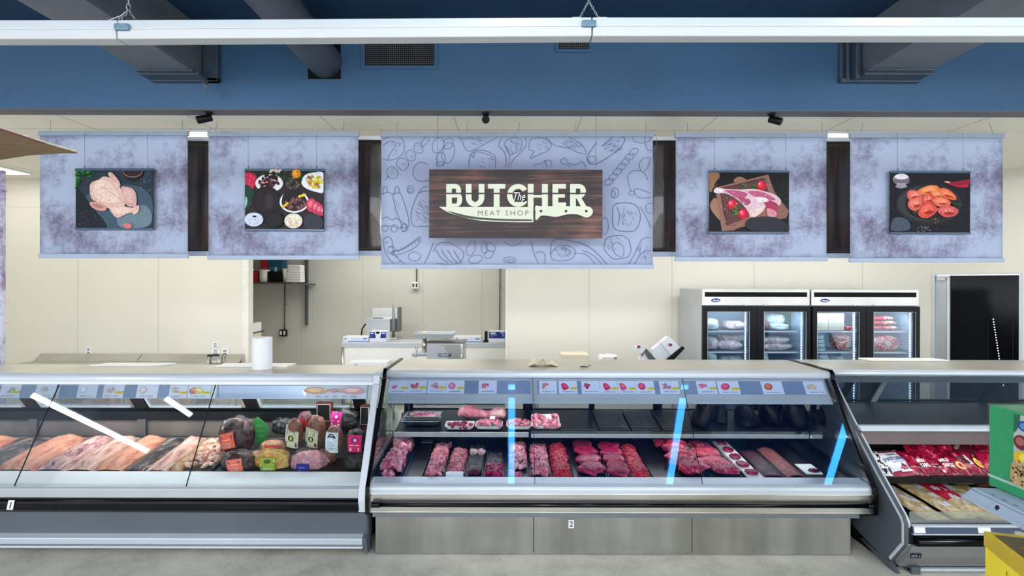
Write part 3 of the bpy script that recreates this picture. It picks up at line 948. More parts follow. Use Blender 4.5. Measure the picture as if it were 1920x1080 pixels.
for a, b_ in ((729, 995), (1008, 1276), (1286, 1549)):
    p0, p1 = cface(0.03, 0.002), cface(0.60, 0.002)
    xa, xb = WX(a, 4.15), WX(b_, 4.15)
    MB().prism([p0, p1, (p1[0]+0.003, p1[1]), (p0[0]+0.003, p0[1])], xa, xb).build('price_rail', plain('blue grey price rail', (132, 150, 182), 0.22, 0.1, 0.04, 3, coat=0.4) if 'blue grey price rail' not in MATS else MATS['blue grey price rail'], case2)
for a, b_ in ((CX0+0.03, 0.168), (0.172, 1.388), (1.392, CX1-0.03)):
    MB().prism(off_prof(g2(0.0), g2(0.985), 0.006), a, b_).build('glass_panel', M['glass'], case2)
for x in (0.170, 1.390):
    MB().prism(off_prof(g2(0.0), g2(0.985), 0.007), x-0.0018, x+0.0018).build('glass_seam', M['black'], case2)
# shelf
for a, b_, cl in ((CX0+0.06, 0.14, 0), (0.16, 2.44, 1), (2.46, CX1-0.05, 1)):
    s = MB().prism([(4.22, shelf2(4.22)-0.012), (4.68, shelf2(4.68)-0.012), (4.68, shelf2(4.68)-0.004), (4.22, shelf2(4.22)-0.004)], a, b_).build('shelf', M['tray_black'], case2)
    if not cl:
        MB().box(a, b_, 4.20, 4.22, shelf2(4.22)-0.03, shelf2(4.22)+0.008).build('shelf_rail', M['steel'], s, 0.002)
    else:
        MB().box(a, b_, 4.20, 4.218, shelf2(4.22)-0.035, shelf2(4.22)-0.006).build('shelf_rail', M['steel_soft'], s, 0.002)
        MB().box(a, b_, 4.198, 4.202, shelf2(4.22)-0.030, shelf2(4.22)+0.022).build('tag_channel', M['acrylic'], s)
bk_ = MB()
for x in (CX0+0.07, 0.15, 1.35, 2.45):
    bk_.box(x-0.018, x+0.018, 4.66, 4.70, 0.6, 1.24)
    bk_.box(x-0.006, x+0.006, 4.25, 4.68, shelf2(4.4)-0.05, shelf2(4.4)-0.02)
bk_.build('shelf_standard', M['black'], case2)
rd = MB()
for k, (a, b_) in enumerate(((CX0+0.08, -0.4), (-0.42, 0.14), (0.16, 0.75), (0.73, 1.34), (1.36, 1.9), (1.88, 2.44))):
    y = 4.72 if k % 2 else 4.745
    rd.box(a, a+0.035, y, y+0.015, 0.80, 1.25).box(b_-0.035, b_, y, y+0.015, 0.80, 1.25).box(a, b_, y, y+0.015, 0.80, 0.835).box(a, b_, y, y+0.015, 1.22, 1.25)
    MB().box(a+0.03, b_-0.03, y+0.005, y+0.01, 0.83, 1.225).build('sliding_door_glass', M['glass_door'], case2)
rd.build('sliding_door_frame', M['black'], case2)
# end panels
EP = [(4.80,.30),(4.80,1.292),(4.185,1.297),(4.150,1.262),(4.150,1.225),(3.665,.535),(3.655,.47),(3.66,.34),(3.75,.30)]
for x0, x1 in ((CX0-0.018, CX0+0.012), (CX1-0.012, CX1+0.022)):
    MB().prism([(4.80,.30),(4.80,.60),(3.78,.50),(3.672,.50),(3.664,.34),(3.75,.30)], x0+0.004, x1-0.004).build('end_panel', M['interior_dark'], case2)
    ed = MB()
    xc = (x0+x1)/2
    for i in range(1, len(EP)-2):
        a, b_ = EP[i], EP[i+1]
        dy, dz = b_[0]-a[0], b_[1]-a[1]; L = math.hypot(dy, dz) or 1
        n = (dz/L*0.022, -dy/L*0.022)
        n = (-n[0], -n[1])
        ed.prism([a, b_, (b_[0]+n[0], b_[1]+n[1]), (a[0]+n[0], a[1]+n[1])], x0, x1)
    ed.build('edge_trim', M['black_gloss'], case2, 0.003)
    MB().prism([(4.79,.60),(4.79,1.28),(4.19,1.28),(4.17,1.22),(3.70,.54),(3.78,.50)], xc-0.002, xc+0.002).build('end_glass', M['glass_clear'], case2)
MB().cyl((0.15, 4.22, 1.11), (0.151, 4.22, 1.11), 0.001, n=6).build('screw', M['steel'], case2)

# ---------------------------------------------------------------- case 1 (left)
AX0, AX1 = -6.2, -1.075
G1A, G1B = (3.70, 0.518), (4.07, 1.188)
def g1(t): return (G1A[0] + (G1B[0]-G1A[0])*t, G1A[1] + (G1B[1]-G1A[1])*t)
case1 = empty('service_display_case', (-3.6, 4.1, 0), 'long low service case at left with wrapped fillets and deli meats', 'display case')
MB().box(AX0, AX1-0.02, 3.86, 4.5, 0.0, 0.32).build('base', M['black_matte'], case1)
MB().prism([(3.70,.335),(3.735,.16),(3.76,.16),(3.76,.335)], AX0, AX1+0.02).build('base_panel', M['case_grey'], case1, 0.003)
MB().prism([(3.735,.165),(3.69,.150),(3.69,.105),(3.72,.100),(3.76,.110),(3.76,.165)], AX0, AX1+0.0).build('kick_rail', M['alu_pale'], case1, 0.006)
MB().prism([(3.69,.092),(3.69,.078),(3.72,.07),(3.79,.045),(3.79,.09)], AX0, AX1+0.0).build('kick_lip', M['alu_white'], case1, 0.003)
MB().prism([(3.735,.02),(3.85,.0),(3.86,.335),(3.70,.335),(3.74,.17),(3.68,.16)], AX1+0.002, AX1+0.028).build('base_end_cap', M['case_grey'], case1, 0.004)
MB().prism([(3.66,.355),(3.645,.375),(3.645,.425),(3.66,.446),(3.72,.446),(3.72,.34),(3.68,.34)], AX0, AX1-0.01, smooth=False).build('bumper', M['black_gloss'], case1, 0.01, 3)
MB().prism([(3.675,.448),(3.675,.512),(3.69,.522),(3.715,.522),(3.73,.448)], AX0, AX1-0.01).build('front_trim', M['steel_soft'], case1, 0.003)
MB().prism([(3.715,.50),(3.735,.530),(3.84,.578),(3.85,.575),(3.85,.50)], AX0, AX1-0.01).build('inner_ledge', M['white_metal'], case1)
MB().prism([(3.72,.34),(4.5,.32),(4.5,.66),(4.44,.66),(4.44,.62),(3.85,.50),(3.72,.50)], AX0, AX1-0.01).build('tub', M['interior_dark'], case1)
MB().prism([(3.852,.545),(4.44,.640),(4.44,.655),(3.852,.560)], AX0, AX1-0.02).build('deck', M['interior'], case1)
rp = MB()
for x in (-6.0, -5.1, -4.14, -3.20, -2.24, -1.30):
    rp.box(x-0.035, x+0.035, 4.425, 4.45, 0.65, 0.81)
rp.build('rear_post', M['steel_dark'], case1)
MB().box(AX0, AX1-0.02, 4.45, 4.475, 0.65, 0.802).build('rear_panel', M['interior'], case1)
MB().box(AX0, AX1-0.02, 4.43, 4.49, 0.800, 0.876).build('rear_sill', M['black'], case1)
def rd1(t, off=0): return (4.455 - 0.20*t + off, 0.876 + 0.28*t)
rf = MB(); gl = None
for x in (-6.0, -5.1, -4.14, -3.20, -2.24, -1.30):
    rf.prism([rd1(0), rd1(1), rd1(1, .03), rd1(0, .03)], x-0.06, x+0.045)
rf.prism([rd1(0), rd1(.12), rd1(.12, .02), rd1(0, .02)], AX0, AX1-0.03)
rf.build('rear_door_frame', M['black'], case1)
rf = MB()
for a, b_ in ((-5.95,-5.2),(-5.03,-4.24),(-4.07,-3.30),(-3.13,-2.34),(-2.17,-1.40)):
    rf.prism([rd1(.12,-.004), rd1(.17,-.004), rd1(.17,.02), rd1(.12,.02)], a, b_)
    rf.prism([rd1(.12,-.004), rd1(1,-.004), rd1(1,.02), rd1(.12,.02)], a, a+0.015)
    MB().prism([rd1(.1, .008), rd1(1, .008), rd1(1, .012), rd1(.1, .012)], a, b_).build('rear_door_glass', M['glass_door'], case1)
rf.build('rear_door_trim', M['alu_pale'], case1)
MB().box(AX0, AX1+0.0, 4.09, 4.52, 1.245, 1.27).build('counter_top', M['steel_top'], case1, 0.003)
MB().prism([(4.09,1.271),(4.065,1.268),(4.048,1.25),(4.043,1.225),(4.045,1.19),(4.09,1.186)], AX0, AX1+0.0, smooth=True).build('top_trim', M['alu_white'], case1)
MB().box(AX0, AX1, 4.041, 4.05, 1.188, 1.212).build('trim_stripe', M['white_metal'], case1)
def c1face(s, off=0.0):
    a, b_ = (4.085, 1.183), (4.055, 1.075)
    return (a[0]+(b_[0]-a[0])*s - off*0.96, a[1]+(b_[1]-a[1])*s + off*0.27)
MB().prism([c1face(0), c1face(1), (4.25, 1.10), (4.25, 1.22), (4.1, 1.22)], AX0, AX1-0.02).build('canopy', M['steel_soft'], case1)
for a, b_ in ((-200, 105), (110, 395), (404, 690)):
    p0, p1 = c1face(0.02, 0.002), c1face(0.98, 0.002)
    MB().prism([p0, p1, (p1[0]+0.004, p1[1]), (p0[0]+0.004, p0[1])], WX(a, 4.06), WX(b_, 4.06)).build('price_rail', MATS['blue grey price rail'], case1)
for a, b_ in ((AX0, -4.832), (-4.828, -3.592), (-3.588, -2.352), (-2.348, AX1-0.02)):
    MB().prism(off_prof(g1(0.0), g1(1.0), 0.006), a, b_).build('glass_panel', M['glass_clear'], case1)
for x in (-4.83, -3.59, -2.35):
    MB().prism(off_prof(g1(0.0), g1(1.0), 0.0075), x-0.0025, x+0.0025).build('glass_seam', M['black'], case1)
E1 = [(4.54,.32),(4.54,1.277),(4.08,1.281),(4.045,1.262),(4.030,1.20),(3.655,.515),(3.645,.44),(3.652,.36),(3.72,.335)]
MB().prism([(4.54,.32),(4.54,.66),(3.80,.56),(3.70,.53),(3.655,.44),(3.66,.36),(3.72,.335)], AX1-0.008, AX1+0.026).build('end_panel', M['case_grey'], case1)
MB().prism([(4.52,.66),(4.52,1.26),(4.09,1.26),(4.05,1.2),(3.70,.53),(3.80,.56)], AX1+0.006, AX1+0.010).build('end_glass', M['glass_clear'], case1)
ed = MB()
for i in range(1, len(E1)-1):
    a, b_ = E1[i], E1[i+1]
    dy, dz = b_[0]-a[0], b_[1]-a[1]; L = math.hypot(dy, dz) or 1
    n = (-dz/L*0.025, dy/L*0.025)
    ed.prism([a, b_, (b_[0]+n[0], b_[1]+n[1]), (a[0]+n[0], a[1]+n[1])], AX1-0.018, AX1+0.03)
ed.build('edge_trim', M['alu_white'], case1, 0.004)

# ---------------------------------------------------------------- case 3 (right, with open self-service decks)
BX0, BX1 = 2.655, 5.6
case3 = empty('combination_display_case', (4.0, 4.1, 0), 'right hand case with open lower decks of packaged deli meats under an empty glass top', 'display case')
P3 = [(4.33,1.275),(3.975,.895),(3.69,.616),(3.48,.423),(3.455,.38),(3.455,.234),(3.58,.06),(3.66,.05),(4.85,.30),(4.85,1.275)]
MB().prism(P3, BX0, BX0+0.025).build('end_panel', M['case_dark'], case3)
ed = MB()
for i in range(0, 6):
    a, b_ = P3[i], P3[i+1]
    dy, dz = b_[0]-a[0], b_[1]-a[1]; L = math.hypot(dy, dz) or 1
    n = (-dz/L*0.03, dy/L*0.03)
    n2 = (dz/L*0.006, -dy/L*0.006)
    ed.prism([(a[0]+n2[0]*-1, a[1]-n2[1]), (b_[0]-n2[0], b_[1]-n2[1]), (b_[0]+n[0], b_[1]+n[1]), (a[0]+n[0], a[1]+n[1])], BX0-0.002, BX0+0.045)
ed.build('edge_trim', M['alu_white'], case3, 0.004)
MB().prism([(3.60,.05),(3.53,0.0),(3.62,0.0),(3.9,.06)], BX0, BX0+0.03).box(BX0+0.1, BX0+0.16, 3.52, 3.6, 0, 0.05).build('foot', M['case_dark'], case3)
MB().box(BX0+0.03, BX1, 3.62, 4.8, 0.0, 0.25).build('base', M['black_matte'], case3)
MB().prism([(3.44,.238),(3.48,.14),(3.55,.055),(3.56,.035),(3.6,.035),(3.6,.24)], BX0+0.04, BX1).build('base_panel', M['base_grey'], case3, 0.004)
MB().box(BX0+0.10, BX1, 3.54, 3.56, 0.012, 0.03).build('base_strip', M['alu_pale'], case3)
MB().cyl((BX0+0.06, 3.435, 0.272), (BX1, 3.435, 0.272), 0.032, n=18).build('bumper', M['black_gloss'], case3)
MB().box(BX0+0.05, BX1, 3.44, 3.47, 0.309, 0.316).box(BX0+0.05, BX1, 3.44, 3.47, 0.362, 0.372).build('front_trim', M['alu_white'], case3, 0.002)
MB().prism([(3.447,.317),(3.455,.361),(3.50,.361),(3.50,.317)], BX0+0.05, BX1).build('price_rail', plain('dark blue price channel', (40, 60, 92), 0.25, 0, 0.05, 4, coat=0.4), case3)
MB().prism([(3.46,.24),(4.6,.26),(4.6,.38),(4.3,.38),(3.50,.352),(3.46,.352)], BX0+0.03, BX1).build('tub', M['interior_dark'], case3)
MB().box(BX0+0.05, BX1, 3.475, 3.48, 0.372, 0.452).build('product_fence', M['acrylic'], case3)
MB().box(BX0+0.03, BX1, 4.28, 4.34, 0.38, 0.9).build('rear_panel', M['black_matte'], case3)
MB().prism([(3.86,.515),(4.29,.585),(4.29,.600),(3.86,.530)], BX0+0.03, BX1).build('shelf', M['black'], case3)
MB().box(BX0+0.03, BX1, 3.845, 3.862, 0.50, 0.545).build('shelf_rail', M['black'], case3)
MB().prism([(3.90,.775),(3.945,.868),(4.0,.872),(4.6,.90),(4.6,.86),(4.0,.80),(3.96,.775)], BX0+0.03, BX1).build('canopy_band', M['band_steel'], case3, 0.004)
MB().prism([(3.925,.868),(3.935,.885),(3.97,.900),(4.01,.900),(4.01,.868)], BX0+0.03, BX1).build('front_lip', M['alu_white'], case3, 0.003)
MB().prism([(4.01,.895),(4.62,.935),(4.62,.925),(4.01,.87)], BX0+0.03, BX1).build('upper_deck', M['steel_dark'], case3)
MB().box(BX0+0.0, BX1, 4.32, 4.90, 1.250, 1.272).build('counter_top', M['steel_top'], case3, 0.003)
MB().prism([(4.32,1.273),(4.30,1.268),(4.29,1.25),(4.295,1.222),(4.34,1.218)], BX0+0.03, BX1, smooth=True).build('top_trim', M['alu_white'], case3)
MB().prism([(4.31,1.217),(4.30,1.17),(4.33,1.165),(4.40,1.20)], BX0+0.03, BX1).build('canopy', M['case_dark'], case3)
MB().prism(off_prof((3.965, 0.90), (4.295, 1.235), 0.005), BX0+0.03, BX1).build('glass_panel', M['glass_clear'], case3)
def rd3(t, off=0): return (4.63 - 0.18*t + off, 0.935 + 0.26*t)
rf = MB()
rf.prism([rd3(0), rd3(.07), rd3(.07, .03), rd3(0, .03)], BX0+0.03, BX1)
for x in (2.98, 4.25, 5.3):
    rf.prism([rd3(0), rd3(1), rd3(1, .03), rd3(0, .03)], x-0.03, x+0.03)
rf.prism([rd3(0), rd3(1), rd3(1, .03), rd3(0, .03)], 3.20, 3.24)
rf.build('rear_door_frame', M['black'], case3)
MB().prism([rd3(0, -.01), rd3(1, -.01), rd3(1, .02), rd3(0, .02)], 3.245, 3.29).build('rear_post', M['alu_pale'], case3)
for a, b_ in ((2.72, 2.95), (3.01, 3.20), (3.30, 4.22), (4.28, 5.27)):
    MB().prism([rd3(.05, .01), rd3(1, .01), rd3(1, .014), rd3(.05, .014)], a, b_).build('rear_door_glass', M['glass_door'], case3)

# number plates and small plates (flat stickers on the cases)
def sticker(px, py, w, h, d, txt, label, ang=0.0, dark=False, th=0.6):
    t = empty('number_sticker', tuple(W(px, py, d)), label, 'sticker')
    c = W(px, py, d)
    sh = math.tan(math.radians(ang))
    to3 = lambda u, v: Vector((c.x + u - v*sh, c.y, c.z - v))
    a = Art(to3, (0, -1, 0), 0.0005)
    a.rect(-w/2, -h/2, w/2, h/2, srgb(16, 18, 22) if dark else srgb(236, 238, 240))
    a.build('plate', M['print_matte'], t)
    text_mesh(txt, to3, 0, h*0.32, h*th, M['ink_soft'] if dark else M['ink'], 'number', t, lift=0.0016, off=0.02)
    return t
sticker(20, 947, 0.045, 0.068, 3.640, '1', 'white sticker with the number 1 on the left case bumper', 12, th=0.62)
sticker(1071, 982.5, 0.04, 0.06, 3.762, '2', 'white sticker with the number 2 on the middle case kick plate', 0, th=0.66)
sticker(1717, 1042, 0.075, 0.032, 3.455, 'MTF-4', 'small black plate reading MTF-4 on the right case base', 6, True, 0.5)
# ================================================================== hanging banners
DB = 4.78
def banner(px0, px1, py0, py1, d, mat, label, cat='banner', group=None, rail_col='rail_grey', wires=(), th=0.006, railh=(9, 8), bot='rail_low', name='hanging_banner', bow=True):
    c = W((px0+px1)/2, py1, d)
    t = empty(name, tuple(c), label, cat, group)
    def fn(u, v):
        px = px0 + (px1-px0)*u; py = py0+railh[0]*0.6 + (py1-railh[1]*0.6-py0-railh[0]*0.6)*v
        p = W(px, py, d)
        if bow:
            p.y += 0.006*math.sin(u*PI*3)*math.sin(v*PI)
        return p
    MB().grid(fn, 24, 16).build('fabric', mat, t, solid=0.002)
    a = W(px0-1, py0, d); b_ = W(px1+1, py0+railh[0], d)
    zt = W(px0, py0, d).z; zt2 = W(px1, py0, d).z
    def rail(y0, y1, ext, nm, m_):
        A0, A1 = W(px0-ext, y0, d), W(px0-ext, y1, d); B0, B1 = W(px1+ext, y0, d), W(px1+ext, y1, d)
        mb = MB(); vs = []
        for s in (-0.014, 0.014):
            for p in (A1, B1, B0, A0):
                vs.append((p.x, p.y+s, p.z))
        mb.add(vs, [(0,1,2,3),(7,6,5,4),(0,4,5,1),(1,5,6,2),(2,6,7,3),(3,7,4,0)])
        mb.build(nm, m_, t, 0.003)
    rail(py0, py0+railh[0], 1.5, 'top_rail', M[rail_col]); rail(py1-railh[1], py1, 1.5, 'bottom_rail', M[bot])
    for (wx, wtx) in wires:
        A = W(wx, py0+2, d); 
        MB().tube([A, Vector((WX(wtx, d-0.02) if d > 4.65 else WX(wtx, d), d, Z_BEAM-0.003))], 0.0016, 5).build('hanging_wire', M['wire'], t)
    return t

def rip(points):
    return [tuple(p) for p in points]

b1 = banner(75, 352, 246, 484, DB, M['mottled'], 'mottled lavender banner at far left, carrying the whole chicken poster', wires=((95, 90), (342, 338)), group=None)
b2 = banner(391, 672, 247, 487, DB, M['mottled'], 'mottled lavender banner second from left, carrying the mixed platters poster', wires=((404, 404), (643, 643)))
b4 = banner(1267, 1549.5, 249, 490, DB, M['mottled'], 'mottled lavender banner right of the shop sign, carrying the lamb leg poster', wires=((1289, 1289), (1541, 1543)))
b5 = banner(1594, 1880, 250, 492, DB, M['mottled'], 'mottled lavender banner at far right, carrying the marinated chicken pieces poster', wires=((1614, 1620), (1863, 1858)))
b3 = banner(715, 1224, 248, 504, DB, M['banner_plain'], 'wide pale blue central banner with line drawings of meat cuts', wires=((743, 744), (876, 875), (970, 974), (1076, 1079), (1212, 1211)), bow=False, railh=(9, 8))
bx = W(966, 250, DB-0.015); 
# dark wood banners a little further back
DW = 5.0
for px0, px1, y0, y1, wd_, lb in ((345, 400, 257, 480, None, 'dark wood print banner between the chicken and platters banners'), (664, 722, 255, 479, None, 'dark wood print banner between the platters banner and the central banner'), (1216, 1274, 256, 481, None, 'dark wood print banner between the central and lamb leg banners'), (1542, 1600, 258, 484, None, 'dark wood print banner between the lamb leg and marinated chicken banners')):
    banner(px0, px1, y0, y1, DW, M['wood_banner'], lb, rail_col='steel_soft', wires=((px0+8, px0+9), (px1-8, px1-9)), railh=(8, 9))

# ---- line drawings on the central banner (screen units are image pixels on the banner plane)
INK = srgb(96, 106, 146)
INK2 = srgb(112, 122, 160)
A3 = Art(frontal(DB-0.006), (0, -1, 0), 0.00004)
S = 540/1920.0
def Q(pts): return [(700 + x*S, 230 + y*S) for x, y in pts]
def L(pts, w=0.9, closed=False, c=INK): A3.curve(Q(pts), w, c, closed, 4)
rr = random.Random(4)
def ring(cx, cy, rx, ry, rot=0, w=0.8, wob=0.06, c=INK):
    pts = []
    for i in range(12):
        a = 2*PI*i/12; k = 1 + rr.uniform(-wob, wob)
        x, y = rx*math.cos(a)*k, ry*math.sin(a)*k
        pts.append((cx + x*math.cos(rot) - y*math.sin(rot), cy + x*math.sin(rot) + y*math.cos(rot)))
    L(pts, w, True, c)
def hatch(cx, cy, rx, ry, n, ang, ln=22):
    for i in range(n):
        a = rr.uniform(0, 2*PI); q = math.sqrt(rr.random())
        x, y = cx + rx*q*math.cos(a), cy + ry*q*math.sin(a)
        l_ = rr.uniform(.5, 1.2)*ln
        L([(x, y), (x+l_*math.cos(ang)*.5, y+l_*math.sin(ang)*.5+2), (x+l_*math.cos(ang), y+l_*math.sin(ang))], 0.55, c=INK2)
# ring sausage top left
L([(60,110),(110,95),(180,95),(205,140),(200,200),(150,240),(90,250),(62,240)]); L([(65,150),(110,125),(145,135),(130,180),(105,215),(95,245)]); hatch(150,160,40,60,16,1.9)
# link sausages
for x, y, r_ in ((125,335,36),(195,275,36),(250,220,32),(300,170,30)):
    ring(x, y, r_, r_*1.15, -0.6); hatch(x, y, r_*.5, r_*.6, 6, -.7, 14)
ring(345,125,42,16,-0.9); L([(80,385),(90,365),(105,355)])
# looped sausages
ring(430,150,36,52,.3); ring(500,140,30,40,.4); ring(450,240,30,42,.1); ring(500,200,40,70,.2); ring(445,275,26,16)
# bone-in chop
L([(555,90),(590,120),(610,170),(640,190),(700,165),(830,95)]); L([(575,100),(600,110),(640,100),(700,110)]); hatch(680,120,70,25,20,.2)
# t-bone
L([(860,95),(835,150),(870,190),(885,240),(880,300)],1.1); L([(880,150),(905,210),(905,260),(895,300)]); L([(1010,95),(1020,150),(980,200),(930,250),(912,300)]); L([(870,140),(900,110),(950,100),(990,120),(985,170),(930,210),(900,200),(870,140)]); hatch(935,150,50,45,34,1.2)
# round steak
L([(640,305),(640,240),(670,190),(730,185),(790,205),(815,240),(812,300)],1.1); L([(665,205),(700,195),(780,220),(800,250)]); L([(655,215),(668,235),(672,205)]); hatch(730,260,60,35,12,.3)
# chicken leg
L([(1045,235),(1070,190),(1040,180),(1045,120),(1090,100),(1150,110),(1185,150),(1160,190),(1100,215),(1060,235),(1045,235)]); hatch(1110,150,50,35,10,.6)
# shank strip
L([(1150,95),(1210,150),(1300,170),(1370,200),(1420,208)]); L([(1300,95),(1350,120),(1400,160),(1420,205)]); hatch(1310,140,80,25,34,.5,26)
# big cut right
L([(1490,130),(1440,200),(1425,240),(1450,275),(1500,270),(1620,190),(1670,130),(1670,100),(1600,95),(1520,160)],1.2); ring(1460,245,26,24); hatch(1590,160,60,50,60,-.6,24)
ring(1790,105,60,30); ring(1850,125,40,60)
# twisted sausage right
for k in range(7):
    ring(1735-k*27, 195+k*33, 32, 20, -.55)
# whole chicken right
L([(1850,500),(1770,500),(1740,460),(1760,440),(1850,470)]); L([(1720,460),(1700,400),(1700,350),(1740,320),(1800,330),(1830,380)]); L([(1780,320),(1775,270),(1810,235),(1845,240),(1830,300),(1800,330)]); ring(1722,470,20,14)
ring(1610,470,24,34,.1); ring(1600,475,14,22)
# shoulder cut
L([(1600,560),(1620,540),(1700,535),(1760,560),(1780,640),(1740,720),(1640,720),(1600,690),(1595,600),(1600,560)],1.1); L([(1620,560),(1640,610),(1630,690)]); L([(1780,560),(1830,650),(1850,700)]); hatch(1690,620,60,70,34,1.1)
ring(1850,570,34,36); ring(1545,690,22,56)
# ring steak
ring(1630,830,92,80,.3,1.0); ring(1635,845,34,50,-.4); hatch(1600,800,60,50,20,.9)
L([(1700,945),(1740,880),(1790,780),(1850,765)]); L([(1740,945),(1790,870),(1850,850)]); hatch(1800,860,40,60,24,1.9)
# long bone steak bottom
L([(1180,880),(1190,800),(1240,775),(1320,790),(1400,810),(1480,860),(1560,945)],1.1); L([(1340,870),(1420,880),(1480,945)]); L([(1180,880),(1200,915),(1270,920),(1330,900),(1345,850),(1290,820),(1220,830),(1180,880)]); hatch(1260,850,60,40,44,1.0); L([(1390,850),(1460,880),(1520,940)])
# ribs left
for x in (60, 140):
    L([(x+0,480),(x+5,440),(x+18,425),(x+32,440),(x+30,470)]); 
L([(55,480),(90,465),(125,480),(150,580),(190,700),(130,690),(70,690)]); L([(125,480),(165,468),(190,490),(230,620),(235,690),(190,700)])
L([(55,640),(90,630),(120,650),(160,640),(230,700),(200,725),(180,690)]); ring(75,705,22,20); ring(140,705,20,26,.3); ring(205,700,16,28,.2)
hatch(150,560,20,60,8,.1,12)
ring(247,447,22,27); ring(244,452,12,16)
L([(262,345),(275,290),(320,262),(365,280)]); L([(262,345),(300,390),(370,385)])
L([(330,430),(300,470),(270,540),(250,620),(270,690),(365,690)]); L([(330,430),(360,425)]); L([(300,470),(340,455),(365,460)]); hatch(320,600,40,90,44,.7)
# long sausages bottom left
L([(130,885),(120,860),(200,840),(270,790),(310,760),(312,790),(280,830),(200,870),(130,885)]); 
for k in range(7): L([(160+k*22,850-k*12),(168+k*22,865-k*12),(172+k*22,845-k*12)],.8)
L([(65,780),(90,760),(120,775),(130,830),(140,880),(210,945)]); L([(65,780),(75,850),(100,900),(140,945)]); ring(120,850,24,26,.3)
for k in range(5): L([(80+k*22,800+k*32),(105+k*20,795+k*32)],.8)
ring(273,893,40,30); 
# rack
L([(400,860),(430,810),(500,800),(590,850),(600,890),(560,940),(420,940)]); 
for k in range(4): L([(415+k*40,845+k*2),(450+k*38,900),(500+k*30,935)],1.1)
L([(340,940),(370,880),(400,800)]); ring(650,840,26,50,.3); ring(680,910,46,26,-.2); ring(780,830,36,24,.5); ring(770,880,34,22,-.6); ring(740,830,20,40)
L([(870,790),(910,820),(960,815),(990,790)]); ring(910,915,40,20,.1); ring(915,920,20,10); L([(1050,790),(1070,870),(1100,940)]); L([(1080,870),(1110,860),(1145,880),(1140,940)])
L([(1070,300),(1075,280),(1110,275),(1160,250),(1190,265),(1180,300)]); L([(1140,250),(1160,300)],1.1); L([(1250,250),(1280,235),(1300,270),(1350,280),(1390,260),(1420,300)]); L([(1250,250),(1255,270),(1290,280),(1320,300)])
A3.build('meat_drawings', M['print_matte'], b3)
A3 = None
sm = MB(); p = W(966, 252.5, DB-0.0145); q = W(966, 500, DB-0.0145)
sm.box(p.x-0.0012, p.x+0.0012, p.y-0.001, p.y+0.001, p.z-0.018, p.z+0.018); sm.box(q.x-0.0012, q.x+0.0012, q.y-0.001, q.y+0.001, q.z-0.016, q.z+0.016)
sm.build('rail_joint', M['duct_grey'], b3)

# ---- shop sign
DS = 4.52
t = empty('shop_sign', tuple(W(967, 447, DS)), 'dark walnut board sign reading The BUTCHER Meat Shop with a knife silhouette', 'sign')
A, B = W(805, 318, DS), W(1129, 447, DS)
MB().box(A.x, B.x, DS-0.012, DS+0.012, B.z, A.z).build('board', M['wood_sign'], t, 0.002)
for px, pt in ((820, 819.5), (1117, 1117)):
    MB().tube([W(px, 316, DS), W(pt, 0, DS)*0 + Vector((WX(pt, DS), DS, Z_BEAM-0.003))], 0.0016, 5).build('hanging_wire', M['wire'], t)
S6 = 540/1920.0
def T6(x, y): return (700 + x*S6, 230 + y*S6)
def clip_poly(poly, y0, y1):
    def half(pl, f):
        out = []
        for i in range(len(pl)):
            a, b_ = pl[i], pl[(i+1) % len(pl)]
            fa, fb = f(a), f(b_)
            if fa >= 0: out.append(a)
            if (fa >= 0) != (fb >= 0):
                k = fa/(fa-fb); out.append((a[0]+(b_[0]-a[0])*k, a[1]+(b_[1]-a[1])*k))
        return out
    pl = half(poly, lambda p: p[1]-y0)
    if pl: pl = half(pl, lambda p: y1-p[1])
    return pl
def arcq(cx, cy, rx, ry, w, a0, a1, n=14, wy=None):
    out = []
    wy = wy or w*0.85
    for i in range(n):
        t0 = math.radians(a0+(a1-a0)*i/n); t1 = math.radians(a0+(a1-a0)*(i+1)/n)
        out.append([(cx+rx*math.cos(t0), cy-ry*math.sin(t0)), (cx+rx*math.cos(t1), cy-ry*math.sin(t1)), (cx+(rx-w)*math.cos(t1), cy-(ry-wy)*math.sin(t1)), (cx+(rx-w)*math.cos(t0), cy-(ry-wy)*math.sin(t0))])
    return out
def rq(x0, y0, x1, y1): return [[(x0,y0),(x1,y0),(x1,y1),(x0,y1)]]
TOP, BOT = 410, 562
LET = {
 'B': rq(487,TOP,524,BOT) + rq(520,TOP,552,440) + rq(520,472,556,500) + rq(520,540,560,BOT) + arcq(548,455,38,45,34,90,-90,wy=28) + arcq(556,513,38,49,34,90,-90,wy=26),
 'U': rq(617,TOP,655,500) + rq(703,TOP,741,500) + arcq(679,498,62,64,37,180,360,wy=32),
 'T': rq(764,TOP,880,440) + rq(803,TOP,842,BOT),
 'C': arcq(965,486,74,76,36,35,325,20,wy=32),
 'H': rq(1030,TOP,1068,BOT) + rq(1124,TOP,1163,BOT) + rq(1060,484,1130,500),
 'E': rq(1194,TOP,1232,BOT) + rq(1228,TOP,1284,440) + rq(1228,472,1276,500) + rq(1228,533,1284,BOT),
 'R': rq(1311,TOP,1349,BOT) + rq(1345,TOP,1372,440) + rq(1345,480,1375,506) + arcq(1370,458,46,48,36,90,-90,wy=28) + [[(1352,500),(1384,500),(1426,570),(1388,570)]],
}
def flat_letters(name, polys, mat, parent, d, th, z0=0.0):
    mb = MB()
    for pi_, pl in enumerate(polys):
        if len(pl) < 3: continue
        pts = [T6(*p) for p in pl]
        f = [W(x, y, d) for x, y in pts]
        n = len(f)
        fr_ = [(p.x, d-th-.00025*pi_, p.z) for p in f]; bk2 = [(p.x, d, p.z) for p in f]
        mb.add(fr_ + bk2, [tuple(reversed(range(n)))] + [(i, (i+1) % n, n+(i+1) % n, n+i) for i in range(n)])
    return mb.build(name, mat, parent)
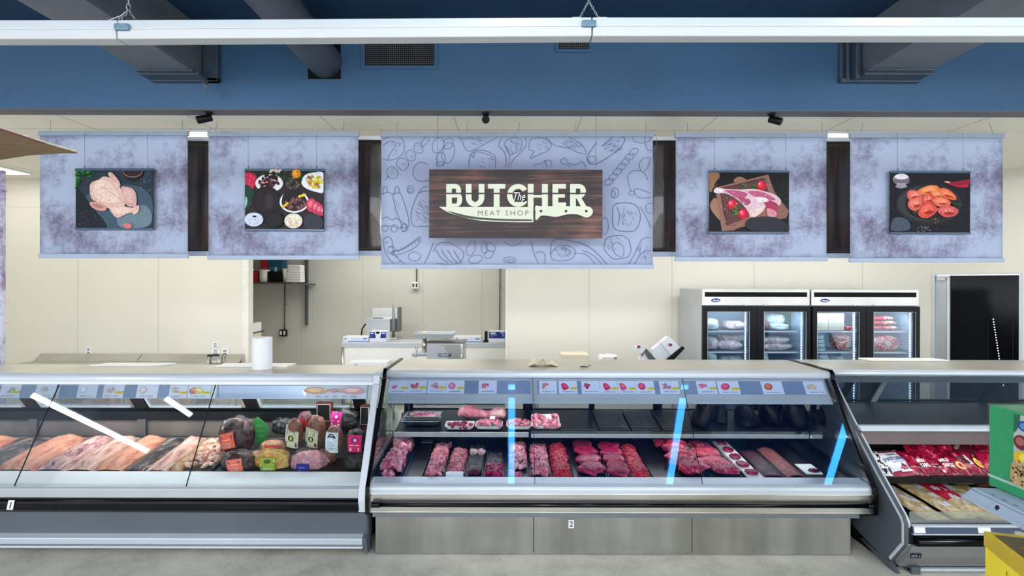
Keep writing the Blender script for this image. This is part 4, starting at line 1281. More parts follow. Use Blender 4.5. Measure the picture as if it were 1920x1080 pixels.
for ch, polys in LET.items():
    out = []
    for pl in polys:
        top = clip_poly(pl, TOP-5, 468)
        # the lower half starts below a slit that dips slightly towards the right
        bot = clip_poly(pl, 478, BOT+12)
        if top: out.append(top)
        if bot: out.append(bot)
    flat_letters('letter', out, M['cream_sign'], t, DS-0.012, 0.008)
# blade
bl = crspline([(440,562),(560,562.5),(700,562.6),(900,562.7),(1066,563)], 3, False) + [(1066,664)] + crspline([(1066,664),(900,662),(740,656),(620,636),(520,606),(470,582),(440,562)], 4, False)[1:-1]
def flat_poly(name, pl, mat, d, th):
    from mathutils.geometry import tessellate_polygon
    f = [W(*T6(*p), d) for p in pl]; n = len(f)
    tr = tessellate_polygon([[Vector((p.x, p.z, 0)) for p in f]])
    mb = MB().add([(p.x, d-th, p.z) for p in f] + [(p.x, d, p.z) for p in f], [tuple(q) for q in tr] + [(i, (i+1) % n, n+(i+1) % n, n+i) for i in range(n)])
    return mb.build(name, mat, t)
flat_poly('knife_blade', bl, M['cream_sign'], DS-0.012, 0.008)
hd = crspline([(1081,556),(1120,558),(1200,558),(1300,558),(1400,558),(1440,562),(1462,585),(1455,615),(1425,632),(1395,625),(1360,612),(1290,612),(1220,628),(1150,620),(1115,622),(1092,648),(1080,640),(1081,600)], 4, True)
flat_poly('knife_handle', hd, M['cream_sign'], DS-0.012, 0.008)
a = Art(frontal(DS-0.0205), (0, -1, 0), 0.0002)
for x, y in ((1118,590),(1284,590),(1420,590)):
    a.disc(*T6(x, y), 9*S6, 9*S6, srgb(62, 62, 62), 18)
sh = [T6(*p) for p in crspline([(500,592),(560,618),(640,638),(760,650),(900,655),(1058,656)], 4, False)]
sh2 = [T6(*p) for p in crspline([(1058,645),(900,642),(760,636),(640,622),(560,604),(500,588)], 4, False)]
a.poly(sh + sh2, srgb(84, 86, 78))
a.build('blade_lines', M['print_matte'], t)
for s, x0, x1 in (('MEAT', 697, 846), ('SHOP', 880, 1035)):
    p = T6((x0+x1)/2, 619)
    text_mesh(s, frontal(DS-0.0205), p[0], p[1], 34*S6, MATS['grey sign letters'] if 'grey sign letters' in MATS else plain('grey sign letters', (112, 112, 110), 0.5), 'lettering', t, wid=(x1-x0)*S6, off=0.0, space=1.35)
p = T6(975, 528)
text_mesh('The', frontal(DS-0.021), p[0]+1, p[1]-0.5, 66*S6, M['black_matte'], 'script_outline', t, wid=80*S6, shear=0.35, off=0.035, lift=0.0042)
text_mesh('The', frontal(DS-0.021), p[0], p[1]-2.5, 56*S6, M['white_ink'], 'script_lettering', t, wid=76*S6, shear=0.35, off=0.0, lift=0.0062)

# ---- four food posters
DP = 4.755 - 0.01
def poster(px0, px1, py0, py1, label, bg, wires):
    t = empty('food_poster', tuple(W((px0+px1)/2, py1, DP)), label, 'poster', 'food posters hung in front of the mottled banners')
    a, b_ = W(px0, py0, DP), W(px1, py1, DP)
    def fn(u, v):
        p = W(px0+(px1-px0)*u, py0+(py1-py0)*v, DP)
        return p
    MB().box(a.x, b_.x, DP, DP+0.004, b_.z, a.z, srgb(*bg)).build('sheet', M['print'], t)
    MB().box(a.x-0.004, b_.x+0.004, DP-0.006, DP+0.008, a.z-0.02, a.z).build('top_bar', plain('dark steel blue bar', (70, 90, 116), 0.3, 0.3) if 'dark steel blue bar' not in MATS else MATS['dark steel blue bar'], t, 0.002)
    MB().box(a.x-0.004, b_.x+0.004, DP-0.006, DP+0.008, b_.z-0.006, b_.z+0.012).build('bottom_bar', MATS['dark steel blue bar'], t, 0.002)
    for x in wires:
        MB().tube([W(x, py0, DP), W(x-0.5, 250, DP)], 0.0014, 5).build('hanging_wire', M['wire'], t)
        w2 = MB(); c = W(x, py0-3, DP); w2.blob(c, (0.007, 0.005, 0.010), amp=0, nu=8, nv=5); w2.build('hook', M['wire'], t)
    A_ = Art(frontal(DP), (0, -1, 0), 0.00012); A_.clip = (px0, py0, px1, py1)
    return t, A_
R = random.Random(11)
def jit(c, k=10):
    return srgb(*[max(0, min(255, q + R.uniform(-k, k))) for q in c])
def confetti(a, x0, y0, x1, y1, n, cols, s=(0.4, 1.2)):
    for _ in range(n):
        a.disc(R.uniform(x0, x1), R.uniform(y0, y1), R.uniform(*s), R.uniform(*s)*0.7, jit(R.choice(cols)), 6, R.uniform(0, 3)); a.k -= 0.9
# 1 whole chicken
t, a = poster(142, 287.5, 316, 430, 'poster of a raw whole chicken on a dark plate', (34, 46, 56), (159, 277))
def F(p): return (p[0]/4.0, 230 + p[1]/4.0)
def BL(pts, col, sub=5): a.blob([F(p) for p in pts], jit(col, 0), sub)
BL([(575,355),(760,350),(1140,350),(1148,560),(1140,790),(575,790)], (38,52,64), 1)
BL([(640,560),(800,480),(1000,470),(1120,540),(1140,700),(1000,780),(800,785),(690,720)], (66,88,104))
BL([(900,660),(1080,620),(1140,700),(1100,780),(900,780)], (112,132,146))
BL([(575,500),(700,640),(800,790),(575,790)], (22,30,42))
confetti(a, 145, 395, 190, 426, 60, [(120,134,150),(60,74,90),(30,40,54)], (.3,1.0))
confetti(a, 262, 322, 286, 360, 60, [(70,96,120),(34,54,76),(110,134,156)], (.4,1.4))
confetti(a, 190, 410, 270, 428, 30, [(150,160,170),(60,74,90)], (.3,.8))
for i in range(70):
    x = 572 + 160*R.random()**1.4; y = 352 + (735-x)*.85*R.random()
    x, y = F((x, y))
    a.disc(x, y, R.uniform(2, 5), R.uniform(.8, 1.8), jit(R.choice([(40,120,34),(24,84,26),(70,150,50),(18,52,22)])), 8, R.uniform(0, 3))
a.disc(*F((1000,352)), 21, 22, srgb(24,22,30), 24); a.disc(*F((1000,365)), 19, 12, srgb(150,110,110), 24); a.disc(*F((1000,362)), 18, 11, srgb(44,26,30), 24)
a.rect(F((575,340))[0], 316, 287, 320.5, srgb(70,90,116))
BL([(820,378),(850,380),(900,440),(908,478),(870,450),(828,410)], (224,178,168))
BL([(680,490),(695,450),(745,430),(790,405),(860,432),(905,485),(938,560),(950,600),(925,635),(830,645),(755,605),(695,570)], (228,190,178))
BL([(700,500),(760,440),(830,450),(880,520),(900,590),(820,600),(740,570)], (240,208,194))
BL([(720,470),(760,430),(800,440),(780,480),(735,500)], (246,216,202))
a.line([F(q) for q in crspline([(760,480),(830,520),(900,570),(940,600)],5,False)], 1.0, srgb(190,140,136))
BL([(915,485),(985,490),(1020,520),(1032,580),(1020,625),(965,625),(935,570)], (216,168,164))
BL([(935,500),(985,505),(1010,550),(1000,600),(960,590)], (228,184,176))
BL([(828,632),(900,622),(1000,640),(1045,622),(1048,660),(1015,692),(985,675),(895,712),(855,690)], (232,192,180))
BL([(850,645),(930,640),(980,660),(900,690),(862,675)], (244,212,198))
BL([(682,600),(740,598),(800,622),(803,655),(760,662),(700,638)], (216,160,148)); BL([(700,610),(760,618),(790,640),(740,640)], (190,124,116))
a.disc(*F((1028,636)), 4.5, 4, srgb(230,178,170), 10)
BL([(930,770),(970,755),(1000,780),(960,795)], (220,120,120))
a.build('print', M['print'], t)
# 2 platters
t, a = poster(459.5, 607, 316.5, 432, 'poster of mixed platters with an orange, grapes and fruit', (36, 30, 36), (465.5, 593.5))
def F(p): return (380 + p[0]/4.0, 230 + p[1]/4.0)
BL([(322,352),(908,352),(908,790),(322,790)], (44,32,38), 1)
for i in range(60):
    a.disc(*F((R.uniform(330,900), R.uniform(350,460))), R.uniform(3,7), R.uniform(1.5,4), jit(R.choice([(24,66,40),(14,44,30),(40,30,36),(30,84,46)]),8), 8, R.uniform(0,3)); a.k -= .8
BL([(322,380),(390,385),(402,440),(370,500),(322,470)], (196,34,74)); 
for i in range(26): a.disc(*F((R.uniform(325,395), R.uniform(385,470))), 2, 1.2, jit((226,60,100),25), 7); a.k -= .8
a.disc(*F((500,455)), 26, 17, srgb(232,232,238), 24); 
for i in range(36):
    ang = R.uniform(0,6.28); q = math.sqrt(R.random()); a.disc(*F((495+85*q*math.cos(ang), 440+45*q*math.sin(ang))), 5, 3, jit(R.choice([(70,20,34),(96,28,44),(50,16,28)]),10), 9, R.uniform(0,3)); a.k -= .8
for i in range(9): a.disc(*F((R.uniform(430,560), R.uniform(410,480))), 3, .5, srgb(230,200,190), 6, R.uniform(-.3,.3))
BL([(320,470),(370,500),(400,560),(350,640),(322,620)], (24,60,48)); BL([(322,560),(335,565),(336,600),(322,640)], (150,190,190))
a.disc(*F((480,585)), 27, 27, srgb(22,18,22), 26); a.disc(*F((480,585)), 22, 22, srgb(34,26,30), 24); a.disc(*F((500,590)), 8, 14, srgb(54,44,50), 16)
for i in range(40):
    ang = R.uniform(0,6.28); q = math.sqrt(R.random()); a.disc(*F((680+55*q*math.cos(ang), 455+44*q*math.sin(ang))), 2.4, 2.4, jit(R.choice([(70,66,56),(104,98,80),(46,44,40)]),10), 9); a.k -= .8
a.disc(*F((704,384)), 8.5, 8.5, srgb(236,140,20), 20); a.disc(*F((698,378)), 4.5, 4.5, srgb(250,178,70), 14); a.disc(*F((710,372)), 1.2, 1.2, srgb(60,90,30), 8)
for i in range(8): a.disc(*F((R.uniform(490,590), R.uniform(350,372))), 3, 2, jit((226,206,196),14), 8)
BL([(745,440),(770,395),(820,378),(908,380),(908,518),(860,522),(790,500),(750,470)], (238,240,246))
for i in range(48):
    ang = R.uniform(0,6.28); q = math.sqrt(R.random()); a.disc(*F((840+64*q*math.cos(ang), 444+48*q*math.sin(ang))), 3.6, 3, jit(R.choice([(222,190,40),(240,212,60),(196,160,50),(140,96,90),(230,220,190)]),12), 9); a.k -= .8
a.disc(*F((690,595)), 27.5, 20.5, srgb(240,242,248), 28); a.disc(*F((690,595)), 24, 17.5, srgb(40,30,34), 26)
BL([(600,560),(640,515),(720,510),(760,545),(690,580),(620,600)], (26,20,26))
for i in range(44):
    ang = R.uniform(0,6.28); q = math.sqrt(R.random()); x, y = 700+78*q*math.cos(ang), 610+44*q*math.sin(ang)
    a.disc(*F((x,y)), 2.6, 2.6, jit((104,62,58),12), 10); a.disc(*F((x-2,y-2)), 1.0, 1.0, srgb(176,136,126), 7); a.k -= 1.2
BL([(722,550),(770,535),(778,545),(730,565)], (240,206,60)); BL([(600,630),(640,600),(645,612),(608,640)], (240,206,60))
for i, (x, y, r_) in enumerate(((820,620,13),(856,640,12),(884,656,11),(905,668,8))):
    a.disc(*F((x,y)), r_*.75, r_, srgb(206-i*8,60,92), 18); a.disc(*F((x-6,y-8)), r_*.4, r_*.5, srgb(236,120,140), 12)
a.disc(*F((390,728)), 17.5, 13, srgb(206,216,238), 24); confetti(a, 465, 402, 492, 422, 60, [(236,240,250),(150,160,190),(120,110,130)], (.4,1.1)); a.disc(*F((395,705)), 4, 2, srgb(60,50,60), 8)
a.disc(*F((540,730)), 18, 16, srgb(16,16,22), 22); a.disc(*F((540,730)), 14, 12, srgb(28,26,34), 20)
a.disc(*F((686,738)), 17, 14, srgb(226,216,206), 24)
for i in range(40):
    ang = R.uniform(0,6.28); q = math.sqrt(R.random()); a.disc(*F((686+54*q*math.cos(ang), 736+42*q*math.sin(ang))), 2.6, 1.1, jit(R.choice([(240,228,200),(226,196,150),(200,150,120),(250,246,236)]),8), 7, R.uniform(0,3)); a.k -= .8
BL([(770,700),(860,690),(900,720),(900,790),(780,790)], (50,54,66)); 
a.build('print', M['print'], t)
# 3 lamb leg
t, a = poster(1330, 1479, 319.5, 437, 'poster of a raw lamb leg with tomatoes on a cutting board', (18, 18, 22), (1340, 1473.5))
K = 360/1389.0
def F(p): return (1220 + p[0]*K, 230 + p[1]*K)
BL([(424,352),(996,352),(996,785),(424,785)], (20,20,24), 1)
BL([(424,352),(480,352),(500,390),(470,430),(440,500),(424,480)], (150,112,84)); confetti(a, 1331, 322, 1345, 355, 40, [(180,140,100),(110,76,56)], (.6,1.4))
BL([(600,420),(640,390),(690,415),(640,460)], (156,112,92)); BL([(430,590),(470,545),(510,640),(520,720),(450,650)], (160,120,98))
BL([(465,470),(850,375),(895,500),(1000,640),(980,690),(640,760),(600,780),(515,785)], (140,98,88),1)
a.poly([F(p) for p in [(468,472),(850,377),(870,450),(930,640),(640,750),(520,785)]], srgb(150,104,92))
a.poly([F(p) for p in [(500,478),(820,400),(835,440),(880,600),(640,712),(545,745)]], srgb(96,58,62))
for y0 in range(7):
    a.line([F((520+y0*6, 500+y0*36)), F((840+y0*8, 420+y0*36))], .35, srgb(120,80,78))
a.line([F(p) for p in [(500,478),(820,400),(840,440)]], 1, srgb(40,24,30)); a.line([F(p) for p in [(500,478),(545,745),(620,738)]], 1, srgb(40,24,30))
confetti(a, 1352, 368, 1388, 424, 70, [(220,200,210),(150,110,130),(90,60,70)], (.3,.9))
confetti(a, 1440, 335, 1477, 400, 70, [(30,70,60),(20,50,40),(50,90,70)], (.4,1.2)); confetti(a, 1370, 321, 1420, 331, 30, [(30,80,60),(110,50,60)], (.4,1.2))
for x, y in ((800,455),(588,592),(668,660)):
    a.disc(*F((x,y)), 9.5, 9, srgb(206,20,56), 22, -.6); a.disc(*F((x-8,y-8)), 4.5, 5, srgb(236,70,100), 14); a.disc(*F((x-14,y-12)), 1.3, 1.8, srgb(255,220,226), 8)
a.disc(*F((832,420)), 3, 2, srgb(60,120,60), 8)
for cx, cy in ((676,460),(745,468),(620,620),(600,655)):
    for i in range(12): a.disc(*F((cx+R.uniform(-26,26), cy+R.uniform(-18,18))), R.uniform(1,2.6), R.uniform(.8,1.8), jit(R.choice([(40,110,40),(20,76,30),(80,150,60)]),8), 7, R.uniform(0,3)); a.k -= .8
BL([(455,490),(480,472),(540,480),(640,485),(740,480),(830,500),(900,525),(938,560),(930,600),(880,590),(820,620),(760,640),(720,685),(700,640),(640,570),(560,520),(500,510),(462,508)], (222,190,200))
BL([(540,490),(640,495),(700,520),(640,555),(570,515)], (186,84,124)); BL([(700,500),(780,495),(860,525),(900,560),(820,560),(750,535)], (190,96,130)); BL([(640,540),(720,560),(700,600),(650,575)], (176,78,116))
BL([(820,560),(880,570),(920,600),(900,660),(850,670),(830,620)], (170,60,90)); BL([(840,620),(900,640),(905,675),(850,685)], (214,140,150))
BL([(715,640),(770,620),(830,600),(800,650),(740,685)], (234,206,200)); BL([(760,540),(830,545),(850,570),(780,575)], (236,216,222))
BL([(455,490),(485,474),(520,482),(515,508),(470,510)], (236,220,228))
for i in range(16): a.disc(*F((R.uniform(560,880), R.uniform(500,600))), R.uniform(1,3), .6, jit((236,210,218),8), 7, .3)
BL([(700,700),(860,680),(960,720),(990,780),(720,780)], (44,46,54))
a.build('print', M['print'], t)
# 4 marinated chicken
t, a = poster(1669, 1819, 320.5, 438, 'poster of orange marinated chicken pieces on a black plate with chillies', (20, 20, 28), (1683, 1806))
def F(p): return (1560 + p[0]*K, 230 + p[1]*K)
BL([(424,352),(996,352),(996,790),(424,790)], (20,20,30), 1)
confetti(a, 1672, 335, 1815, 434, 120, [(110,106,116),(60,60,70),(160,150,150)], (.2,.7))
a.disc(*F((700,590)), 62, 38, srgb(38,38,44), 36); a.disc(*F((690,585)), 56, 33, srgb(54,54,60), 32); a.disc(*F((720,590)), 50, 30, srgb(26,26,32), 32)
BL([(450,690),(540,700),(560,770),(430,780)], (70,80,96))
a.disc(*F((500,410)), 15, 11, srgb(196,190,200), 20); a.rect(*F((448,400)), *F((556,440)), srgb(120,100,120)); a.disc(*F((500,392)), 13, 5, srgb(230,226,230), 18); a.disc(*F((500,460)), 11, 4, srgb(150,150,160), 16)
BL([(808,425),(880,428),(990,412),(992,440),(930,470),(860,450)], (150,20,50)); BL([(830,440),(920,455),(985,448),(970,468),(900,462)], (186,30,60)); BL([(810,426),(840,424),(850,436),(820,432)], (210,180,150))
pc_ = [((540,520),(560,490),(620,495),(660,530),(620,560),(560,560)),((560,560),(640,540),(650,600),(600,640),(550,610)),((620,490),(700,455),(760,460),(770,500),(700,520),(650,520)),((770,480),(830,480),(890,530),(890,560),(830,550),(780,520)),((650,540),(700,510),(740,560),(690,590),(655,580)),((720,560),(790,540),(850,570),(840,600),(760,605)),((620,640),(680,570),(740,600),(755,640),(690,690),(630,680)),((760,620),(840,600),(905,630),(890,670),(820,685),(770,660)),((700,500),(760,500),(800,530),(750,550))]
cols_ = [(214,96,84),(220,104,88),(232,130,70),(226,104,62),(206,84,70),(224,110,84),(214,80,66),(204,84,84),(226,120,70)]
for pts, c in zip(pc_, cols_):
    BL(pts, c); cx = sum(p[0] for p in pts)/len(pts); cy = sum(p[1] for p in pts)/len(pts)
    BL([(cx+(p[0]-cx)*.65-4, cy+(p[1]-cy)*.6-6) for p in pts], tuple(min(255, q+22) for q in c))
    for i in range(5): a.disc(*F((cx+R.uniform(-22,22), cy+R.uniform(-14,10))), R.uniform(1,2.4), R.uniform(.5,1.1), jit((246,190,166),10), 8, R.uniform(0,3))
    BL([(cx+(p[0]-cx)*.5+10, cy+(p[1]-cy)*.25+14) for p in pts], tuple(q-46 if q > 46 else 0 for q in c))
for i in range(30): a.disc(*F((R.uniform(540,900), R.uniform(470,680))), .5, .5, jit((120,40,30),10), 6); a.k -= .8
confetti(a, 1716, 424, 1742, 434, 26, [(220,216,210)], (.3,.9)); confetti(a, 1744, 408, 1762, 418, 20, [(190,170,110),(120,100,60)], (.4,1.0))
BL([(860,580),(930,590),(935,600),(880,600)], (40,60,40)); BL([(570,650),(610,640),(600,665)], (40,60,44))
a.build('print', M['print'], t)
# ================================================================== price cards on the rails
def card2(px0, px1, item, price, label, row='middle'):
    """picture card on the canopy rail of case 2"""
    d = 4.15
    x0, x1 = WX(px0, d), WX(px1, d)
    n = Vector((0, -0.832, 0.555))
    def to3(u, v):
        y, z = cface(0.035 + 0.555*v, 0.0035)
        return Vector((x0 + (x1-x0)*u, y, z))
    return price_card(to3, n, item, price, label, px0)
def card1(px0, px1, item, price, label):
    d = 4.06
    x0, x1 = WX(px0, d), WX(px1, d)
    n = Vector((0, -0.96, 0.27))
    def to3(u, v):
        y, z = c1face(0.03 + 0.94*v, 0.0035)
        return Vector((x0 + (x1-x0)*u, y, z))
    return price_card(to3, n, item, price, label, px0)
def price_card(to3, n, item, price, label, seed):
    r = random.Random(int(seed))
    t = empty('price_card', tuple(to3(.5, 1)), label, 'price card', 'picture price cards on the case rails')
    a = Art(to3, n, 0.0006)
    a.rect(0, 0, 1, 1, srgb(214, 222, 244))
    a.build('card', M['print_matte'], t)
    a = Art(to3, n, 0.0006); a.k = 2
    for (kind, cx, c) in item:
        if kind == 'pile':
            for _ in range(16):
                a.disc(cx + r.uniform(-.16, .16), .42 + r.uniform(-.18, .18), .06, .08, srgb(*[max(0, min(255, q + r.uniform(-34, 34))) for q in c]), 7, r.uniform(0, 3))
        elif kind == 'slab':
            k = r.uniform(-.1, .1)
            a.blob([(cx-.2, .3+k), (cx+.02, .2), (cx+.2, .5), (cx+.1, .66), (cx-.12, .7)], srgb(*c), 3); a.blob([(cx-.14, .34), (cx, .28), (cx+.12, .48), (cx-.02, .5)], srgb(*[min(255, q+36) for q in c]), 3)
        elif kind == 'round':
            a.disc(cx, .42, .2, .27, srgb(*c), 16, r.uniform(-.3, .3)); a.disc(cx-.02, .38, .12, .15, srgb(*[min(255, q+34) for q in c]), 12)
        elif kind == 'leg':
            a.line([(cx+.25, .15), (cx, .4), (cx-.15, .6)], .06, srgb(200, 200, 214)); a.disc(cx-.05, .52, .17, .12, srgb(*c), 10, -.5)
    if price:
        a.poly([(.64, .50), (.98, .50), (.98, .68), (.60, .68)], srgb(236, 214, 60))
        for k in range(3): a.rect(.70+k*.09, .56, .75+k*.09, .62, srgb(150, 120, 60))
    for k in range(5):
        w = r.uniform(.06, .13); a.rect(.18+k*.14, .84, .18+k*.14+w, .89, srgb(120, 126, 150))
    a.build('picture', M['print_matte'], t)
PK, RD = (212, 120, 150), (206, 56, 92)
C2 = [
 (729, 764.5, [('leg', .35, PK)], 1, 'price card with a shank picture, first at the left end of the meat case rail'),
 (765, 800, [('pile', .35, (190, 90, 110))], 1, 'price card with a round pinkish pile and yellow price, second on the meat case rail'),
 (801.5, 836, [('pile', .4, (200, 150, 170))], 1, 'price card with pale pink ribs and yellow price, third on the meat case rail'),
 (836.5, 871, [('round', .32, PK)], 1, 'price card with ground pork picture and yellow price, fourth on the meat case rail'),
 (898, 932, [('pile', .35, (214, 120, 140))], 0, 'price card with a flat pink pile standing alone between two bare stretches of rail'),
 (1011.5, 1045, [('pile', .35, (216, 130, 140))], 0, 'price card with scattered pink chops, first right of the central glass seam'),
 (1048, 1083, [('slab', .35, RD)], 1, 'price card with a red square slab and yellow price, second right of the central seam'),
 (1091, 1125, [('pile', .35, RD)], 0, 'price card with red cubes and no price, third right of the central seam'),
 (1125.5, 1159, [('slab', .4, RD)], 1, 'price card with a slanted red strip, fourth right of the central seam'),
 (1159.5, 1193, [('slab', .3, (214, 84, 110))], 1, 'price card with an upright red rib picture, fifth right of the central seam'),
 (1193.5, 1228, [('round', .32, (206, 62, 104))], 1, 'price card with an oval red steak, sixth right of the central seam'),
 (1238, 1275, [('pile', .35, (196, 120, 160))], 1, 'price card with mauve pieces, last before the second glass seam'),
 (1308, 1345, [('pile', .32, (214, 130, 150))], 1, 'price card with pale pink cubes, first right of the second glass seam'),
 (1347, 1388, [('round', .36, (214, 66, 110))], 1, 'price card with bright pink oval and yellow price, second right of the second seam'),
 (1430, 1470, [('round', .32, (190, 96, 74))], 0, 'price card with a brown patty picture between two grey stretches of rail'),
 (1510, 1548, [('pile', .36, (216, 196, 160))], 0, 'price card with cream coloured pieces at the right end of the meat case rail'),
]
for a_ in C2: card2(a_[0], a_[1], a_[2], a_[3], a_[4])
C1 = [
 (0, 38, [('pile', .5, (180, 180, 170))], 1, 'pale price card at the far left of the left case rail'),
 (66, 104, [('pile', .4, (206, 206, 206))], 0, 'pale price card just left of the first glass seam of the left case'),
 (145, 182, [('round', .3, (206, 206, 220))], 0, 'pale price card, first right of the first seam of the left case'),
 (193, 232, [('pile', .4, (206, 196, 190))], 1, 'price card with a yellow price, second right of the first seam of the left case'),
 (256, 296, [('round', .3, (206, 190, 196))], 0, 'pale oval picture card, third right of the first seam, left case'),
 (317, 351, [('pile', .35, (214, 190, 180))], 1, 'price card with a yellow price left of the two sausages card'),
 (352, 395, [('slab', .25, (190, 130, 120)), ('slab', .5, (214, 196, 140))], 1, 'price card picturing two sausages beside the second seam of the left case'),
 (574, 688, [('round', .16, (214, 170, 140)), ('pile', .48, (220, 180, 180)), ('round', .78, (214, 170, 170))], 0, 'long white card with three sliced meats pictures at right end of the left case rail'),
]
for a_ in C1: card1(a_[0], a_[1], a_[2], a_[3], a_[4])

# ================================================================== meat trays of case 2
YF, YB = 3.875, 4.60
def wx(px): return WX(px, 3.86)
RF = random.Random(21)
TR_TH = 0.004
def tray(px0, px1, label, yb=YB, rim=0.022):
    x0, x1 = wx(px0)+0.003, wx(px1)-0.003
    c = ((x0+x1)/2, YF, deck2(YF)+0.001)
    t = empty('meat_tray', c, label, 'tray', 'black trays on the lower deck of the meat case')
    z0, z1 = deck2(YF)+0.002, deck2(yb)+0.002
    mb = MB()
    prof = [(YF, z0), (yb, z1)]
    mb.prism([(YF, z0), (yb, z1), (yb, z1+TR_TH), (YF, z0+TR_TH)], x0, x1)
    for a, b_ in ((x0, x0+0.005), (x1-0.005, x1)):
        mb.prism([(YF, z0), (yb, z1), (yb, z1+rim), (YF, z0+rim)], a, b_)
    mb.box(x0, x1, YF, YF+0.004, z0, z0+rim*.7).box(x0, x1, yb-0.004, yb, z1, z1+rim)
    mb.build('tray', M['tray_black'], t)
    return t, x0+0.007, x1-0.007
def film_sheet(x0, x1, y0, y1, zf, name, parent, mat='film', amp=0.008, nu=14, nv=24, seed=0):
    def fn(u, v):
        x = x0+(x1-x0)*u; y = y0+(y1-y0)*v
        z = zf(u, v) + amp*noise.noise(Vector((x*22, y*14, seed))) + amp*1.1*(.4-abs(noise.noise(Vector((x*70, y*30, seed+5)))))
        return (x, y, z)
    return MB().grid(fn, nu*2, nv*2).build(name, M[mat], parent)
def tb(y): return deck2(y) + 0.006

def chunks(name, x0, x1, y0, y1, hgt, size, mat, label, cat, n=None, cols=None, seed=1, film=True, elong=1.3, filmto=None):
    """pile of diced pieces nobody could count"""
    r = random.Random(seed)
    mb = MB()
    A = (x1-x0)*(y1-y0)
    # heap underneath
    mb2 = MB()
    n = n or int(A/(size*size)*1.9)
    for i in range(n):
        u, v = r.random(), r.random()
        u = .5 + (u-.5)*.88
        hm = hgt*(1-(abs(u-.5)*2)**3)*min(1, (1-v)*3.0, v*6+.5)
        x, y = x0+(x1-x0)*u, y0+(y1-y0)*v
        z = tb(y) + size*.35 + hm*r.random()
        c = r.choice(cols) if cols else (1, 1, 1)
        k = r.uniform(.8, 1.1)
        mb.blob((x, y, z), (size*.62*r.uniform(.7, 1.2)*elong*.8, size*.6*r.uniform(.7, 1.2), size*.42*r.uniform(.8, 1.2)), rotm(r.uniform(-30, 30), r.uniform(-30, 30), r.uniform(0, 180)), 0.35, 1.6, i, 8, 6, tuple(q*k for q in c), sq=.75)
    for v_ in mb.v:
        if v_.z < tb(v_.y)+.001: v_.z = tb(v_.y)+.001
        v_.x = min(x1, max(x0, v_.x)); v_.y = max(y0-.003, v_.y)
    o = solo(name, mb, M[mat], label, cat, kind='stuff')
    if film:
        ORG[o.name] = o.location.copy()
        yb = filmto or min(YB, y1+0.15)
        fy = (y1-y0)/(yb-y0)
        film_sheet(x0, x1, y0, yb, lambda u, v: tb(y0+(yb-y0)*v) + size*.8 + hgt*1.0*(1-(abs(u-.5)*2)**3)*(1 if v < fy else .2+.3*abs(math.sin(u*9))), 'cling_film', o, seed=seed)
    return o

def mince(name, x0, x1, y0, y1, hgt, mat, label, cols, seed=1, lobes=1, film=True, kind='stuff'):
    r = random.Random(seed)
    mb = MB()
    n = int((x1-x0)*(y1-y0)/(0.010**2)*.6)
    for i in range(n):
        u, v = r.random(), r.random()
        k = (1-(abs(u-.5)*2)**3)
        if lobes > 1: k *= .55+.45*abs(math.sin(v*lobes*PI))
        x, y = x0+(x1-x0)*u, y0+(y1-y0)*v
        z = tb(y) + .006 + hgt*k*(.78+.22*r.random())*min(1, v*14+.3, (1-v)*10)
        a = r.uniform(0, PI); l_ = r.uniform(.010, .022)
        p0 = Vector((x-l_*math.cos(a), y-l_*math.sin(a), z-.003)); p2 = Vector((x+l_*math.cos(a), y+l_*math.sin(a), z-.003))
        pm = Vector((x+r.uniform(-.005, .005), y+r.uniform(-.005, .005), z+.004))
        c = r.choice(cols); kk = r.uniform(.62, 1.15)
        mb.tube([p0, pm, p2], .0052, 5, tuple(q*kk for q in c))
    # body under the strands
    def fn(u, v):
        k = (1-(abs(u-.5)*2)**3)
        if lobes > 1: k *= .55+.45*abs(math.sin(v*lobes*PI))
        return (x0+(x1-x0)*u, y0+(y1-y0)*v, tb(y0+(y1-y0)*v) + .002 + hgt*k*.82*min(1, v*14+.3, (1-v)*10))
    mb.grid(fn, 8, 24, cols[0])
    o = solo(name, mb, M[mat], label, 'ground meat', kind='stuff')
    if film:
        film_sheet(x0-.004, x1+.004, y0-.002, min(YB, y1+.12), lambda u, v: tb(y0+(y1+.12-y0)*v) + hgt*1.15*(1-(abs(u-.5)*2)**3)+.006, 'cling_film', o, seed=seed)
    return o

def steak(name, x, y, rx, ry, th, rz, tilt, mat, label, cat='steak', group=None, seed=0, roll=0):
    mb = MB()
    r = random.Random(seed)
    def cf(j, i):
        # pale rim of fat on the edge ring of the slab
        if .46 < j < .56: return (1.6, 2.6, 2.1)
        k = .78 + .45*noise.noise(Vector((i*6, j*8, seed)))
        return (k, k, k)
    mb.blob((0, 0, 0), (rx, ry, th), None, .22, 1.5, seed, 26, 14, colf=cf, sq=.62)
    Mx = rotm(tilt, roll, rz)
    for i, v in enumerate(mb.v): mb.v[i] = Mx @ v + Vector((x, y, 0))
    lo = min(v.z for v in mb.v)
    return mb, lo

def put_steak(x, y, zoff, rx, ry, th, rz, tilt, mat, label, cat='steak', group=None, seed=0, roll=0, name='raw_steak'):
    mb, lo = steak(name, x, y, rx, ry, th, rz, tilt, mat, label, cat, group, seed, roll)
    base = tb(y) + zoff
    for v in mb.v: v.z += base - 0
    return solo(name, mb, M[mat], label, cat, group)

PCOL = [(1, 1, 1), (1, .86, .9), (.92, .8, .84), (1, .94, .9)]
BCOL = [(1, 1, 1), (.86, .8, .84), (1, .9, .9)]
